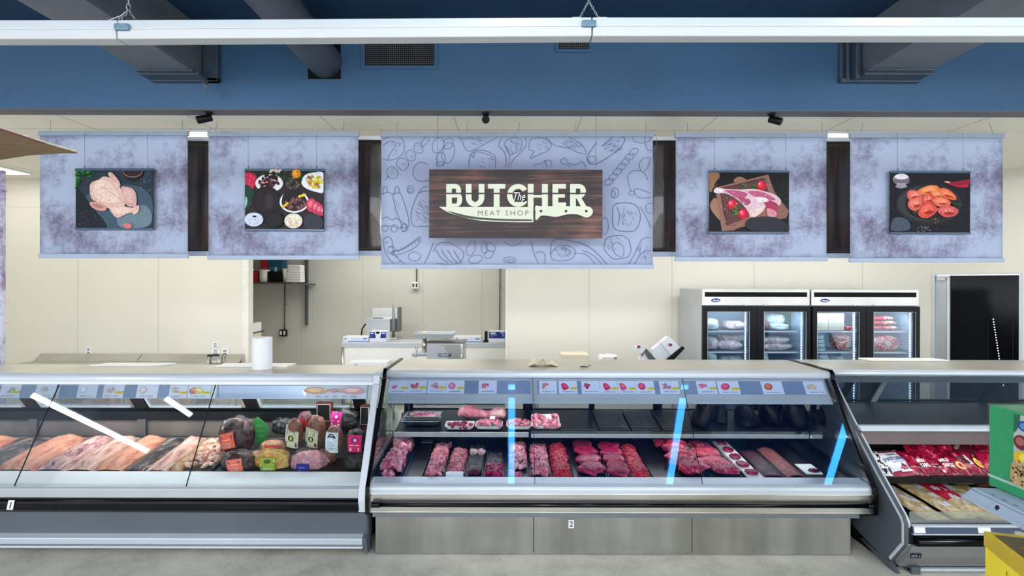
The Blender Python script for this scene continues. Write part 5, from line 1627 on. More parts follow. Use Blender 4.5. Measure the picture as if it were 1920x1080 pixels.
# --- far left sliver tray with pork
# --- pork neck bones pile
t, x0, x1 = tray(708, 753, 'black tray heaped with bony pork neck at the left end of the deck')
chunks('pork_neck_bones', x0, x1, YF+.005, YB-.03, .075, .062, 'pork', 'large film covered heap of bony pork neck near the left end of the deck', 'pork', seed=4, elong=1.6)
t, x0, x1 = tray(757, 792, 'empty black tray between the pork neck heap and the pork stew strips')
MB().box(x0+.01, x1-.01, YB-.1, YB-.02, deck2(YB-.06)+.012, deck2(YB-.06)+.02).build('tray_insert', M['steel_dark'], t)
t, x0, x1 = tray(794, 833, 'black tray holding pork stew strips')
chunks('pork_strips', x0, x1, YF+.005, YB-.12, .055, .034, 'pork_chunk', 'pale pink pork stew strips under film beside the empty tray', 'pork', cols=PCOL, seed=5, elong=1.7)
t, x0, x1 = tray(833.5, 871, 'black tray holding ground pork loaves')
mince('ground_pork', x0+.004, x1-.004, YF+.07, YB-.26, .05, 'pork_ground', 'ground pork in pale pink ridged mounds under film', [(1, 1, 1), (1, .92, .92)], 6, 4)
o = solo('crumpled_film', MB().grid(lambda u, v: (x0+(x1-x0)*u, YF+.008+.06*v, tb(YF)+.012+.028*math.sin(v*PI)+.008*noise.noise(Vector((u*9, v*9, 1)))), 12, 8), M['paper'], 'white crumpled wrap tucked in front of the ground pork', 'wrap')
t, x0, x1 = tray(872, 906, 'black tray with two pork knuckles behind dark liver')
for k, (dx, lb) in enumerate(((-.032, 'pale round pork knuckle on the left of the pair under film'), (.034, 'pale round pork knuckle on the right of the pair under film'))):
    solo('pork_knuckle', MB().blob(((x0+x1)/2+dx, 4.28, tb(4.28)+.028), (.034, .034, .028), None, .3, 1.6, k+2), M['bone'], lb, 'pork knuckle', 'pork knuckles')
o = solo('liver', MB().blob(((x0+x1)/2, YF+.08, tb(YF+.08)+.025), ((x1-x0)/2*.95, .075, .03), None, .3, 1.5, 4, 20, 12), M['liver'], 'dark purple brown liver at the front of the tray with the pork knuckles', 'liver')
film_sheet(x0, x1, YF, YB, lambda u, v: tb(YF+(YB-YF)*v) + .03 + (.035 if v < .3 else .04 if .5 < v < .7 else .02), 'cling_film', t, 'film_dull', .01, seed=3)
t, x0, x1 = tray(907, 946, 'black tray with taut empty film above magenta beef')
chunks('magenta_beef', x0, x1, YF+.008, YF+.22, .04, .03, 'purple_meat', 'deep magenta beef pieces at the front of the film covered tray', 'beef', seed=9)
film_sheet(x0, x1, YF+.22, YB, lambda u, v: tb(YF+.22+(YB-YF-.22)*v) + .035 + .01*math.cos(u*30), 'cling_film', t, 'film_dull', .006, seed=8)
t, x0, x1 = tray(953, 993, 'black tray holding boneless pork butt pieces, right of the magenta beef')
chunks('pork_butt_pieces', x0, x1, YF+.005, YB-.14, .06, .055, 'pork', 'marbled boneless pork pieces right of the magenta beef tray', 'pork', seed=10)
t, x0, x1 = tray(994.5, 1036, 'black tray holding diced stew pork under the central glass seam')
chunks('diced_pork', x0, x1, YF+.005, YB-.14, .055, .036, 'pork_chunk', 'pink diced stew pork under the central glass seam', 'pork', cols=[(1, .9, .94), (.96, .8, .86), (1, 1, 1)], seed=11)
t, x0, x1 = tray(1037.5, 1076, 'black tray holding bright red ground beef, the left one of two')
mince('ground_beef', x0, x1, YF+.01, YB-.14, .055, 'beef_ground', 'bright red ground beef in the left of the two minced beef trays', BCOL, 12, 3)
t, x0, x1 = tray(1077, 1089, 'narrow empty black tray right of the left ground beef')
t, x0, x1 = tray(1090, 1141, 'black tray holding boneless pork steaks')
PX = ((x0+x1)/2)
for k, (dx, y, zo, rz, lb) in enumerate(((.01, 3.98, .045, 15, 'dark pink boneless steak lying at the front of the tray right of the ground beef'), (-.035, 3.955, .03, 60, 'small pink steak half under the front steak'), (-.01, 4.12, .045, -20, 'dark pink steak second from the front in the same row'), (.0, 4.26, .045, 30, 'pink steak third from the front in the same row'), (-.02, 4.40, .04, 0, 'pale edged steak at the back of the row under film'))):
    put_steak(PX+dx, y, zo, .088 if k != 1 else .05, .082, .02, rz, 8, 'steak', lb, seed=k+30, name='pork_steak', group='boneless pork steaks')
t, x0, x1 = tray(1142.5, 1186, 'black tray holding long marbled rib steaks')
PX = ((x0+x1)/2)
for k, (y, lb) in enumerate(((3.945, 'long marbled rib steak at the front of its tray'), (4.02, 'long marbled rib steak second from the front'), (4.13, 'long marbled rib steak in the middle of its tray'), (4.24, 'pale pink strip steak behind the rib steaks'), (4.34, 'pale pink strip steak at the back of the rib steak tray'))):
    put_steak(PX+.004*(k % 2), y, .03+.006*k, .086, .048, .017, -28+4*k, 20, 'steak', lb, seed=k+50, name='rib_steak', group='marbled rib steaks')
t, x0, x1 = tray(1187.5, 1224, 'black tray holding pinkish red ground beef, the right one of two')
mince('ground_beef', x0, x1, YF+.01, YB-.16, .05, 'beef_ground', 'lighter red ground beef in the right of the two minced beef trays', [(1, 1.05, 1.0), (1, 1.2, 1.1), (.95, .9, .9)], 15, 3)
t, x0, x1 = tray(1226, 1272, 'empty dull grey tray between the right ground beef and the big beef cuts')
t, x0, x1 = tray(1274, 1334, 'wide black tray holding big beef shank cuts')
for k, (dx, y, rx, ry, th, lb) in enumerate(((.02, 3.97, .11, .085, .045, 'large marbled beef shank cut at the front behind the blue reflection'), (-.02, 4.14, .12, .10, .05, 'large marbled beef shank cut second from the front'), (-.01, 4.33, .12, .10, .055, 'large marbled beef shank cut third from the front'), (-.06, 4.48, .10, .08, .045, 'beef shank cut at the back left, partly wrapped in film'))):
    o = solo('beef_shank', MB().blob(((x0+x1)/2+dx, y, tb(y)+th*1.12), (rx, ry, th), rotm(0, 0, 20*k), .45, 1.9, k+60, 26, 16), M['beef'], lb, 'beef', 'beef shank cuts')
film_sheet(x0, x1, YF+.005, YB, lambda u, v: tb(YF+(YB-YF)*v) + .1, 'cling_film', t, 'film', .012, seed=16)
t, x0, x1 = tray(1336, 1396, 'wide black tray holding bright red beef slabs')
for k, (dx, y, rx, ry, th, lb) in enumerate(((.03, 3.965, .10, .08, .032, 'lacy pink fat trimmed beef slab at the front of the wide right tray'), (-.02, 4.08, .12, .10, .035, 'bright red beef slab in the middle of the wide right tray'), (-.02, 4.26, .11, .10, .035, 'bright red beef slab behind the middle one'), (-.02, 4.42, .10, .08, .03, 'dull pink beef slab at the back of the wide right tray'))):
    o = solo('beef_slab', MB().blob(((x0+x1)/2+dx, y, tb(y)+th*1.12), (rx, ry, th), rotm(0, 0, -15*k), .4, 1.8, k+70, 26, 16), M['beef'] if k in (0, 3) else MATS.get('bright beef') or meat('bright beef', [(0.30, (150, 18, 44)), (0.46, (204, 40, 76)), (0.58, (222, 84, 116)), (0.72, (236, 180, 190))], 9, 1.6), lb, 'beef', 'beef slabs')
film_sheet(x0, x1, YF+.005, YB, lambda u, v: tb(YF+(YB-YF)*v) + .075, 'cling_film', t, 'film', .01, seed=17)
# --- column of white trays with a red steak each
x0c = wx(1413)
WT = ['front', 'second from the front', 'third from the front', 'fourth from the front', 'rearmost']
for k in range(5):
    y = 3.925 + k*.135
    xx = x0c + .015 + (0 if k else .01)
    t = empty('steak_pack', (xx, y, tb(y)), 'white foam tray with a red steak, %s in its diagonal row' % WT[k], 'meat pack', 'white trays of single steaks')
    z = tb(y)+.018
    mb = MB().prism([(y-.062, z-.02), (y+.062, z-.006), (y+.066, z+.014), (y-.066, z)], xx-.06, xx+.06)
    mb.build('foam_tray', M['white_plastic'], t, .004)
    mb, lo = steak('s', xx-.006, y, .046, .040, .012, 20*k, 6, 'steak', '', seed=80+k)
    for v in mb.v: v.z += z+.018
    mb.build('steak', M['steak'], t)
t, x0, x1 = tray(1436, 1476, 'black tray with a thin layer of dark red meat under film')
solo('dark_strip_meat', MB().grid(lambda u, v: (x0+(x1-x0)*u, YF+.01+.45*v, tb(YF+.01+.45*v)+.012+.012*math.sin(u*PI)+.006*noise.noise(Vector((u*6, v*14, 2)))), 10, 30), M['liver'], 'thin dark red wrapped meat strip right of the white steak trays', 'beef', solid=.004)
film_sheet(x0, x1, YF+.005, YB, lambda u, v: tb(YF+(YB-YF)*v) + .034, 'cling_film', t, 'film_dull', .008, seed=18)
t, x0, x1 = tray(1478, 1520, 'black tray with brownish minced meat')
solo('brown_mince', MB().grid(lambda u, v: (x0+(x1-x0)*u, YF+.01+.5*v, tb(YF+.01+.5*v)+.008+.022*math.sin(u*PI)+.004*noise.noise(Vector((u*20, v*60, 2)))), 16, 60), M['brown_mince'], 'flat layer of dull brownish pink minced meat towards the right of the deck', 'ground meat', kind='stuff', solid=.004)
for a_, b_, lb in ((1521, 1562, 'near empty black tray with one flat silvery pack'), (1563, 1605, 'empty black tray second from the right end of the deck'), (1606, 1646, 'empty black tray at the right end of the deck')):
    t, x0, x1 = tray(a_, b_, lb)
c = W(1513, 886, 4.0)
t = empty('film_pack', (1.99+.27, 4.03, tb(4.03)+.003), 'flat silvery vacuum pack lying in the near empty tray at right', 'meat pack')
yy = 4.03; X_ = WX(1512, 4.0)
MB().prism([(yy-.08, tb(yy-.08)+.002), (yy+.08, tb(yy+.08)+.002), (yy+.08, tb(yy+.08)+.014), (yy-.08, tb(yy-.08)+.014)], wx(1523), wx(1558)).build('pouch', M['paper'], t, .004)
MB().blob(((wx(1523)+wx(1558))/2+.02, yy-.045, tb(yy)+.014), (.045, .03, .014), None, .2, 2, 3).build('meat', M['liver'], t)

# --- upper shelf of case 2
def sh(y): return shelf2(y) - 0.003
def foam_pack(px0, px1, y, label, mat, seed, hh=.03, lab=True, tilt=6, chunk=.022, n=34, cols=None, dep=.13, lift=0):
    d = y - dep/2
    x0, x1 = WX(px0, d), WX(px1, d)
    z = sh(y)+lift
    t = empty('foam_meat_pack', ((x0+x1)/2, y, z), label, 'meat pack', None)
    def rimf(s, h_):
        return [(x0+s, y-dep/2+s), (x1-s, y-dep/2+s), (x1-s, y+dep/2-s), (x0+s, y+dep/2-s)]
    mb = MB()
    k = math.tan(math.radians(tilt))
    def P(x, yy, h_): return (x, yy, z + h_ + (yy-(y-dep/2))*k)
    def ringpts(s, h_):
        r_ = .02; out = []
        for (cx, cy, a0) in ((x1-s-r_, y+dep/2-s-r_, 0), (x0+s+r_, y+dep/2-s-r_, 90), (x0+s+r_, y-dep/2+s+r_, 180), (x1-s-r_, y-dep/2+s+r_, 270)):
            for q in range(4):
                a = math.radians(a0+q*30); out.append(P(cx+r_*math.cos(a), cy+r_*math.sin(a), h_))
        return out
    rings = [ringpts(.018, .001), ringpts(.004, .026), ringpts(0, .030), ringpts(.005, .030), ringpts(.02, .006)]
    m_ = len(rings[0]); base = 0
    vs = [p for rg in rings for p in rg]
    fs = []
    for a in range(len(rings)-1):
        for i in range(m_):
            j = (i+1) % m_; fs.append((a*m_+i, a*m_+j, (a+1)*m_+j, (a+1)*m_+i))
    fs.append(tuple(reversed(range(m_)))); fs.append(tuple((len(rings)-1)*m_+i for i in range(m_)))
    mb.add(vs, fs, smooth=False)
    mb.build('foam_tray', M['white_plastic'], t)
    r = random.Random(seed)
    mm = MB()
    for i in range(n):
        u, v = r.uniform(.1, .9), r.uniform(.1, .9)
        xx, yy = x0+(x1-x0)*u, y-dep/2+dep*v
        p = P(xx, yy, .014+hh*r.uniform(.2, 1)*(1-(abs(u-.5)*2)**4))
        c = r.choice(cols) if cols else None
        mm.blob(p, (chunk*r.uniform(.8, 1.4), chunk*r.uniform(.6, 1), chunk*r.uniform(.5, .9)), rotm(r.uniform(-30, 30), r.uniform(-30, 30), r.uniform(0, 180)), .35, 1.7, i+seed, 8, 6, c or (1, 1, 1), sq=.8)
    mm.build('meat', M[mat], t)
    def fn(u, v):
        e = max(abs(u-.5), abs(v-.5))*2
        return P(x0+(x1-x0)*u, y-dep/2+dep*v, .029 + (hh*.9)*(1-e**3) + .003*noise.noise(Vector((u*12, v*12, seed))))
    MB().grid(fn, 12, 12).build('cling_film', M['film'], t)
    if lab:
        lx, ly = x0+(x1-x0)*.62, y+dep*.05
        h0 = .034+hh
        MB().add([P(lx-.022, ly-.03, h0), P(lx+.022, ly-.03, h0), P(lx+.022, ly+.03, h0+.002), P(lx-.022, ly+.03, h0+.002)], [(0, 1, 2, 3)]).build('label', M['paper'], t, solid=.001)
    return t
foam_pack(834, 889, 4.31, 'shallow white foam pack of dark kidneys on the shelf, left of the pink packs', 'steak', 3, .012, False, chunk=.018, n=26, cols=[(.7, .6, .7), (.9, .8, .85)])
foam_pack(891, 943, 4.315, 'white foam pack of pink offcuts standing in front of the bone roast', 'pork_chunk', 5, .042, True, cols=[(1, .86, .92), (.85, .55, .68), (1, 1, 1)])
foam_pack(950, 998, 4.315, 'white foam pack of small pink offcuts behind the straight blue reflection', 'pork_chunk', 7, .038, False, cols=[(1, .86, .92), (.85, .5, .64), (1, 1, 1)], n=44, chunk=.018)
foam_pack(998, 1051, 4.32, 'tilted white foam pack of pork chops with a paper label, right of the central seam', 'pork_chunk', 9, .020, True, 24, cols=[(1, .9, .94), (.9, .66, .76), (1, 1, 1)], chunk=.028, n=26, dep=.15)
# foil pans
for k, (z_, lb) in enumerate(((0, 'lower aluminium foil pan of the stack of two on the shelf'), (.036, 'upper aluminium foil pan with meat under film, on top of the stack'))):
    y = 4.40+.012*k; d = y-.09; x0, x1 = WX(752+4*k, d), WX(823+2*k, d); z = sh(y)+z_
    t = empty('foil_pan', ((x0+x1)/2, y, z), lb, 'foil pan', 'aluminium foil pans')
    mb = MB()
    def rc(s, zz): return [(x0+s, y-.09+s, z+zz), (x1-s, y-.09+s, z+zz), (x1-s, y+.09-s, z+zz), (x0+s, y+.09-s, z+zz)]
    rg = [rc(.03, .002), rc(.006, .036), rc(0, .036), rc(0, .040), rc(.008, .040), rc(.032, .006)]
    vs = [p for q in rg for p in q]; fs = []
    for a in range(len(rg)-1):
        for i in range(4):
            j = (i+1) % 4; fs.append((a*4+i, a*4+j, (a+1)*4+j, (a+1)*4+i))
    fs += [(3, 2, 1, 0), (20, 21, 22, 23)]
    mb.add(vs, fs); mb.build('pan', MATS.get('crinkled foil') or plain('crinkled foil', (206, 208, 212), .22, .95, .08, 20, .8, 60), t, .002)
    if k:
        mm = MB(); r = random.Random(3)
        for i in range(22): mm.blob((r.uniform(x0+.04, x1-.04), y+r.uniform(-.055, .055), z+.024+r.uniform(0, .008)), (.03, .022, .012), rotm(0, 0, r.uniform(0, 180)), .3, 1.6, i, 9, 6)
        mm.build('meat', M['pork'], t)
        film_sheet(x0+.004, x1-.004, y-.085, y+.085, lambda u, v: z+.042, 'cling_film', t, 'film', .006, 12, 10, 3)
# bone roast
xa, xb = WX(862, 4.45), WX(946, 4.45); y = 4.47; z = sh(y)
t = empty('bone_in_roast', ((xa+xb)/2, y, z), 'long pink bone-in pork leg lying on the shelf behind the foam packs', 'pork')
mb = MB()
prof = [(0, .012), (.04, .042), (.15, .06), (.3, .05), (.5, .036), (.68, .034), (.82, .048), (.93, .052), (1, .02)]
pts = []; rs = []
for u, r_ in crspline(prof, 3, False):
    pts.append((xa+(xb-xa)*u, y+.02*math.sin(u*3), z+max(r_, .005)+.004 + .012*(1-u))); rs.append(max(r_*1.0, .004))
mb.tube(pts, rs, 16)
for i, v in enumerate(mb.v):
    k = 1+.12*noise.noise(v*22); c_ = Vector((v.x, y, z+.05)); mb.v[i] = c_ + (v-c_)*k
mb.build('meat', M['roast'], t)
def fnf(u, v): return (xa+.06+(xb-xa-.06)*u, 4.50+.08*v, z+.07+.10*v+.006*noise.noise(Vector((u*14, v*5, 0)))+.03*u*0)
MB().grid(fnf, 16, 8).build('gathered_film', M['film_dull'], t)
# dark film covered trays standing on the shelf
def black_bag(px, y, w, h_, lb, seed, dep=.12, name='wrapped_black_tray'):
    x = WX(px, y); z = sh(y)
    mb = MB()
    r = random.Random(seed)
    def fn(u, v):
        a = 2*PI*u
        k = 1 - .35*v**2
        rr_ = 1 + .18*noise.noise(Vector((math.cos(a)*1.6, math.sin(a)*1.6, v*2.2+seed)))
        return (x + w/2*math.cos(a)*k*rr_ + .04*v*math.sin(seed), y + dep*math.sin(a)*k*rr_, z+.002 + h_*v*(1+.15*math.cos(a*2+seed)))
    mb.grid(fn, 28, 12)
    top = fn(0, 1)
    c = Vector((x+.04*math.sin(seed), y, z+h_*1.03)); base = len(mb.v); mb.v.append(c)
    n_ = 29; off = 12*29
    for i in range(28): mb.f.append([off+i, off+i+1, base]); mb.c.append(None); mb.sm.append(True)
    return solo(name, mb, M['black_wrap'], lb, 'wrapped tray', 'black wrapped bundles on the shelf')
for i, (a_, b_) in enumerate(((1048, 1120), (1122, 1180), (1182, 1238), (1240, 1296))):
    d = 4.28; x0, x1 = WX(a_+2, d), WX(b_-2, d)
    t = empty('shelf_tray', ((x0+x1)/2, d, sh(d)), ['empty black tray on the shelf right beside the chop pack', 'empty black tray under film, second right of the chop pack', 'empty black tray under film, third right of the chop pack', 'empty black tray under film, left of the black bundles'][i], 'tray', None)
    MB().prism([(4.25, sh(4.25)+.001), (4.64, sh(4.64)+.001), (4.64, sh(4.64)+.018), (4.25, sh(4.25)+.018)], x0, x1).build('tray', M['tray_black'], t, .004)
    if i: film_sheet(x0, x1, 4.26, 4.63, lambda u, v: sh(4.26+.37*v)+.026, 'cling_film', t, 'film_dull', .010, 12, 14, i)
for i, (px, y, w, h_) in enumerate(((1312, 4.40, .14, .15), (1346, 4.50, .15, .14), (1402, 4.42, .2, .15), (1446, 4.45, .17, .14), (1492, 4.42, .2, .17), (1536, 4.44, .18, .16))):
    black_bag(px, y, w, h_, ['black wrapped bundle, leftmost, behind the slanting blue reflection', 'low black wrapped bundle second from left', 'broad black wrapped bundle in the middle of the row', 'low black wrapped bundle right of the broad one', 'tall black wrapped bundle second from the right end', 'black wrapped bundle against the right end of the shelf'][i], i+2)

# ================================================================== contents of case 1
def fillet(px0, px1, y0, y1, h_, mat, label, seed, skew=0.0, cat='fish', film='film', yr=3.87):
    """long wrapped piece running away from the viewer"""
    xa, xb = WX(px0, yr), WX(px1, yr)
    r = random.Random(seed)
    def fn(u, v):
        y = y0+(y1-y0)*v
        taper = 1 - .25*max(0, v-.8)/.2
        w = (xb-xa)*taper
        x = (xa+xb)/2 + (u-.5)*w + skew*v + .010*noise.noise(Vector((v*4, seed, 0)))
        prof = (1-(abs(u-.5)*2)**3)
        z = deck1(y)+.004 + h_*prof*min(1, v*9+.25, (1-v)*7+.15)*(1+.30*noise.noise(Vector((x*9, y*6, seed)))) + .006*noise.noise(Vector((x*40, y*18, seed)))*prof
        return (x, y, z)
    mb = MB().grid(fn, 16, 46)
    t = solo('wrapped_fillet', mb, M[mat], label, cat, 'wrapped fillets in the left case', solid=.003)
    def ff(u, v):
        p = fn(u, v); return (p[0], p[1], p[2]+.006+.012*abs(noise.noise(Vector((p[0]*40, p[1]*22, seed+3)))))
    MB().grid(ff, 30, 70).build('cling_film', M[film], t)
    return t
FIL = [
 (-150, -82, 'fish', 'salmon coloured wrapped fillet cut by the left edge of the photo, behind the dark piece', 1, .055),
 (-80, -14, 'fish_dark', 'grey skinned wrapped fillet near the left edge', 2, .03),
 (-12, 66, 'fish', 'orange salmon coloured wrapped fillet at far left beside the grey skinned one', 3, .06),
 (68, 124, 'fish_purple', 'mauve and pink wrapped fillet with a dark crease, left of the glass seam', 4, .055),
 (125, 176, 'fish_pale', 'pale tan wrapped fillet in the middle of the left case', 5, .06),
 (178, 232, 'fish', 'broad salmon orange wrapped fillet under the white light reflection', 6, .055),
 (234, 272, 'fish_dark', 'black skinned glossy wrapped fillet right of the salmon ones', 7, .035),
 (274, 316, 'fish_pale', 'pale pinkish wrapped fillet right of the black skinned one', 8, .045),
 (318, 342, 'slice', 'narrow brown wrapped piece left of the pale frosted meat', 9, .04),
]
for px0, px1, mt, lb, sd, h_ in FIL:
    fillet(px0, px1, 3.865, 4.40, h_, mt, lb, sd)
# pale frosted chops tray
xa, xb = WX(346, 3.87), WX(398, 3.87)
mb = MB(); r = random.Random(5)
for i in range(70):
    u, v = r.random(), r.random(); y = 3.9+.45*v
    mb.blob((xa+(xb-xa)*u, y, deck1(y)+.02+.04*r.random()), (.035, .03, .016), rotm(r.uniform(-30, 30), r.uniform(-30, 30), r.uniform(0, 180)), .4, 1.8, i, 9, 6)
for v in mb.v:
    v.z = max(v.z, deck1(v.y)+.004); v.y = max(v.y, 3.866)
o = solo('frosted_meat_pieces', mb, M['fish_pale'], 'pale frosted pile of meat pieces left of the black tray and the dark hams', 'meat', kind='stuff')
mb = MB().prism([(3.862, deck1(3.862)+.004), (4.38, deck1(4.38)+.004), (4.38, deck1(4.38)+.012), (3.862, deck1(3.862)+.012)], WX(398, 3.87), -1.12)
mb.prism([(3.862, deck1(3.862)+.004), (4.38, deck1(4.38)+.004), (4.38, deck1(4.38)+.06), (3.862, deck1(3.862)+.03)], WX(398, 3.87), WX(402, 3.87))
solo('deli_tray', mb, M['tray_black'], 'wide black tray under all the wrapped deli hams and roasts', 'tray')

def deli(px, py, d, rx, ry, rz, mat, label, name, cat, lab=None, M_=None, seed=1, amp=.12, group=None, sq=.85, labM=None, art=None):
    """rounded wrapped piece; lab = (half width, half height, x off, z off, colour)"""
    c = W(px, py, d); rx *= 1.12; rz *= 1.14
    t = empty(name, (c.x, c.y, c.z-rz), label, cat, group)
    mb = MB().blob(c, (rx, ry, rz), M_, amp, 1.8, seed, 28, 18, sq=sq)
    def cl(q, e):
        for v in q.v:
            v.y = max(v.y, 3.866-e*.5); v.z = max(v.z, deck1(v.y)+.016+e)
    cl(mb, 0)
    mb.build('body', M[mat], t)
    ff = MB().blob(c, (rx*1.04, ry*1.05, rz*1.04), M_, amp*1.6, 3.2, seed+1, 28, 18, sq=sq)
    cl(ff, -.002)
    ff.build('wrap', M['film'], t)
    if lab:
        hw, hh, ox, oz, colr = lab[:5]; hw *= 1.12; hh *= 1.1
        rot = lab[5] if len(lab) > 5 else 0
        cr, sr = math.cos(rot), math.sin(rot)
        def to3(u, v):
            xx, zz = (u*cr - v*sr)*hw + ox, (u*sr + v*cr)*-hh + oz
            q = 1 - (abs(xx)/(rx*1.08))**2.4 - (abs(zz)/(rz*1.08))**2.4
            yy = -ry*1.08*(max(q, 0.02))**(1/2.4)
            return Vector((c.x+xx, c.y+yy-.004, c.z+zz))
        a = Art(to3, (0, -1, 0), .0006)
        # label base as a curved grid
        base = MB().grid(lambda u, v: to3(u*2-1, 1-v*2), 8, 8, srgb(*colr))
        base.build('label', M['print_bag'] if False else M['print'], t)
        if art:
            a.k = 2; art(a)
            # subdivide not needed: label shapes are small
            a.build('label_print', M['print'], t)
    return t
def art_orange(a):
    a.rect(-.8, -.62, .75, -.35, srgb(60, 40, 110)); a.rect(-.5, -.2, .5, -.1, srgb(250, 190, 160)); a.rect(-.45, .3, .4, .75, srgb(240, 180, 160))
    for k in range(7): a.rect(-.38+k*.1, .38, -.34+k*.1, .66, srgb(120, 60, 60))
def art_black(a):
    for k in range(4): a.rect(-.75, -.8+k*.16, .5+.1*(k % 2), -.72+k*.16, srgb(70, 66, 50))
    a.disc(0, .12, .42, .28, srgb(22, 26, 24), 14); a.disc(.02, .12, .2, .2, srgb(186, 204, 90), 12); a.rect(-.85, .5, .85, .88, srgb(28, 30, 26)); a.rect(-.6, .6, .6, .7, srgb(220, 214, 190))
def art_white(a):
    a.blob([(-.7, -.4), (-.3, -.85), (.3, -.8), (.7, -.45), (.2, -.5), (-.3, -.55)], srgb(30, 34, 44), 3)
    for k in range(6): a.rect(-.6, -.2+k*.17, .6-.15*(k % 2), -.14+k*.17, srgb(140, 160, 186))
def art_pink(a):
    a.blob([(-.5, -.5), (0, -.85), (.6, -.5), (.2, -.1), (-.4, -.15)], srgb(120, 30, 120), 3); a.disc(.1, -.45, .25, .2, srgb(236, 170, 200), 10)
    a.rect(-.7, .45, .7, .85, srgb(214, 214, 214)); a.rect(-.7, .1, .7, .2, srgb(250, 190, 210))
def art_green(a):
    a.poly([(-1, -.1), (1, -.75), (1, -.55), (-1, .12)], srgb(230, 220, 90)); a.poly([(-.9, .15), (.9, -.4), (.9, .9), (-.9, .95)], srgb(16, 58, 46)); a.line([(-.6, .5), (0, .3), (.6, .45)], .12, srgb(190, 220, 200)); a.disc(0, -.55, .5, .25, srgb(70, 90, 30), 12)
def art_blue(a):
    a.line([(-.6, .2), (0, .5), (.7, .3)], .16, srgb(200, 206, 236)); a.rect(-.7, -.5, .3, -.2, srgb(90, 100, 190)); a.rect(-.3, .6, .8, .75, srgb(160, 170, 220))
deli(445, 817, 4.10, .115, .10, .125, 'ham_dark', 'large round dark smoked ham with an orange label, upper of the two dark hams', 'smoked_ham', 'ham', (.048, .056, -.020, -.010, (234, 108, 86), -.2), seed=3, amp=.12, art=art_orange)
deli(450, 866, 3.94, .118, .075, .075, 'ham_dark', 'dark smoked ham lying at the front with a crumpled orange label', 'smoked_ham', 'ham', (.052, .042, .0, .0, (236, 116, 96), -.15), seed=6, amp=.2, art=art_orange)
deli(512, 864, 3.94, .120, .07, .08, 'turkey_gold', 'golden wrapped turkey roast with a green and yellow label at the front', 'turkey_roast', 'roast', (.050, .055, -.008, -.012, (150, 170, 60), 0), seed=8, amp=.2, art=art_green, sq=.9)
deli(580, 866, 3.94, .125, .07, .078, 'turkey_pink', 'pink wrapped turkey roast with a blue label at the front', 'turkey_roast', 'roast', (.045, .040, -.020, -.032, (38, 36, 130), 0), seed=9, amp=.22, art=art_blue, sq=.9)
deli(552, 815, 4.06, .056, .055, .120, 'salami', 'upright netted deli log with a cream and black label, left of its twin', 'deli_log', 'deli log', (.046, .078, .0, .0, (206, 204, 178), .12), M_=rotm(12, 6, 0), seed=10, amp=.05, art=art_black)
deli(592, 812, 4.12, .066, .06, .130, 'salami', 'upright netted brown deli log behind the light reflection, with a cream label', 'deli_log', 'deli log', (.046, .07, -.012, -.02, (206, 204, 178), .1), M_=rotm(12, 8, 0), seed=11, amp=.06, art=art_black)
deli(627, 825, 4.02, .060, .055, .105, 'salami', 'brown deli log with a white label and a dark emblem', 'deli_log', 'deli log', (.044, .072, -.004, -.004, (214, 224, 236), .05), M_=rotm(10, 4, 0), seed=12, amp=.05, art=art_white)
deli(646, 790, 4.26, .10, .07, .095, 'black_wrap', 'large black wrapped ham standing at the back with a magenta label', 'black_wrapped_ham', 'ham', (.045, .055, -.05, .03, (176, 30, 110), .03), seed=13, amp=.12, art=art_pink)
deli(668, 828, 3.99, .072, .055, .085, 'black_wrap', 'black wrapped ham with a bright pink label near the right end of the left case', 'black_wrapped_ham', 'ham', (.046, .060, .004, .0, (220, 36, 100), .03), seed=14, amp=.12, art=art_pink)
deli(668, 868, 3.93, .070, .05, .06, 'black_wrap', 'small black wrapped piece at the front right corner of the left case', 'black_wrapped_ham', 'ham', None, seed=15, amp=.2)
deli(512, 838, 4.05, .085, .06, .045, 'slice', 'wrapped sliced red and cream deli meat between the dark ham and the logs', 'sliced_meat_pack', 'meat pack', (.05, .02, .02, .01, (200, 60, 60), -.1), seed=16, amp=.2)
deli(475, 800, 4.30, .07, .05, .06, 'film_dull' if False else 'fish_dark', 'grey wrapped piece at the back behind the upper dark ham', 'wrapped_piece', 'meat pack', None, seed=17, amp=.2)
deli(478, 862, 3.97, .05, .05, .06, 'slice', 'small clear wrapped pack wedged between the front dark ham and the golden turkey', 'sliced_meat_pack', 'meat pack', None, seed=21, amp=.25)
deli(545, 868, 3.99, .05, .05, .05, 'slice', 'small clear wrapped pack between the golden and the pink turkey', 'sliced_meat_pack', 'meat pack', None, seed=22, amp=.25)
deli(612, 858, 4.00, .06, .05, .06, 'salami', 'small reddish wrapped piece right of the pink turkey', 'sliced_meat_pack', 'meat pack', (.03, .02, 0, .0, (190, 196, 206), -.5), seed=23, amp=.2)
deli(573, 790, 4.22, .05, .05, .07, 'liver', 'dark red wrapped piece behind the two netted deli logs', 'wrapped_piece', 'meat pack', (.03, .03, 0, .0, (170, 40, 50), 0), seed=24, amp=.2)
deli(530, 800, 4.25, .07, .04, .06, 'black_wrap', 'dark wrapped piece behind the green leaf sign and the left log', 'wrapped_piece', 'meat pack', None, seed=25, amp=.25)
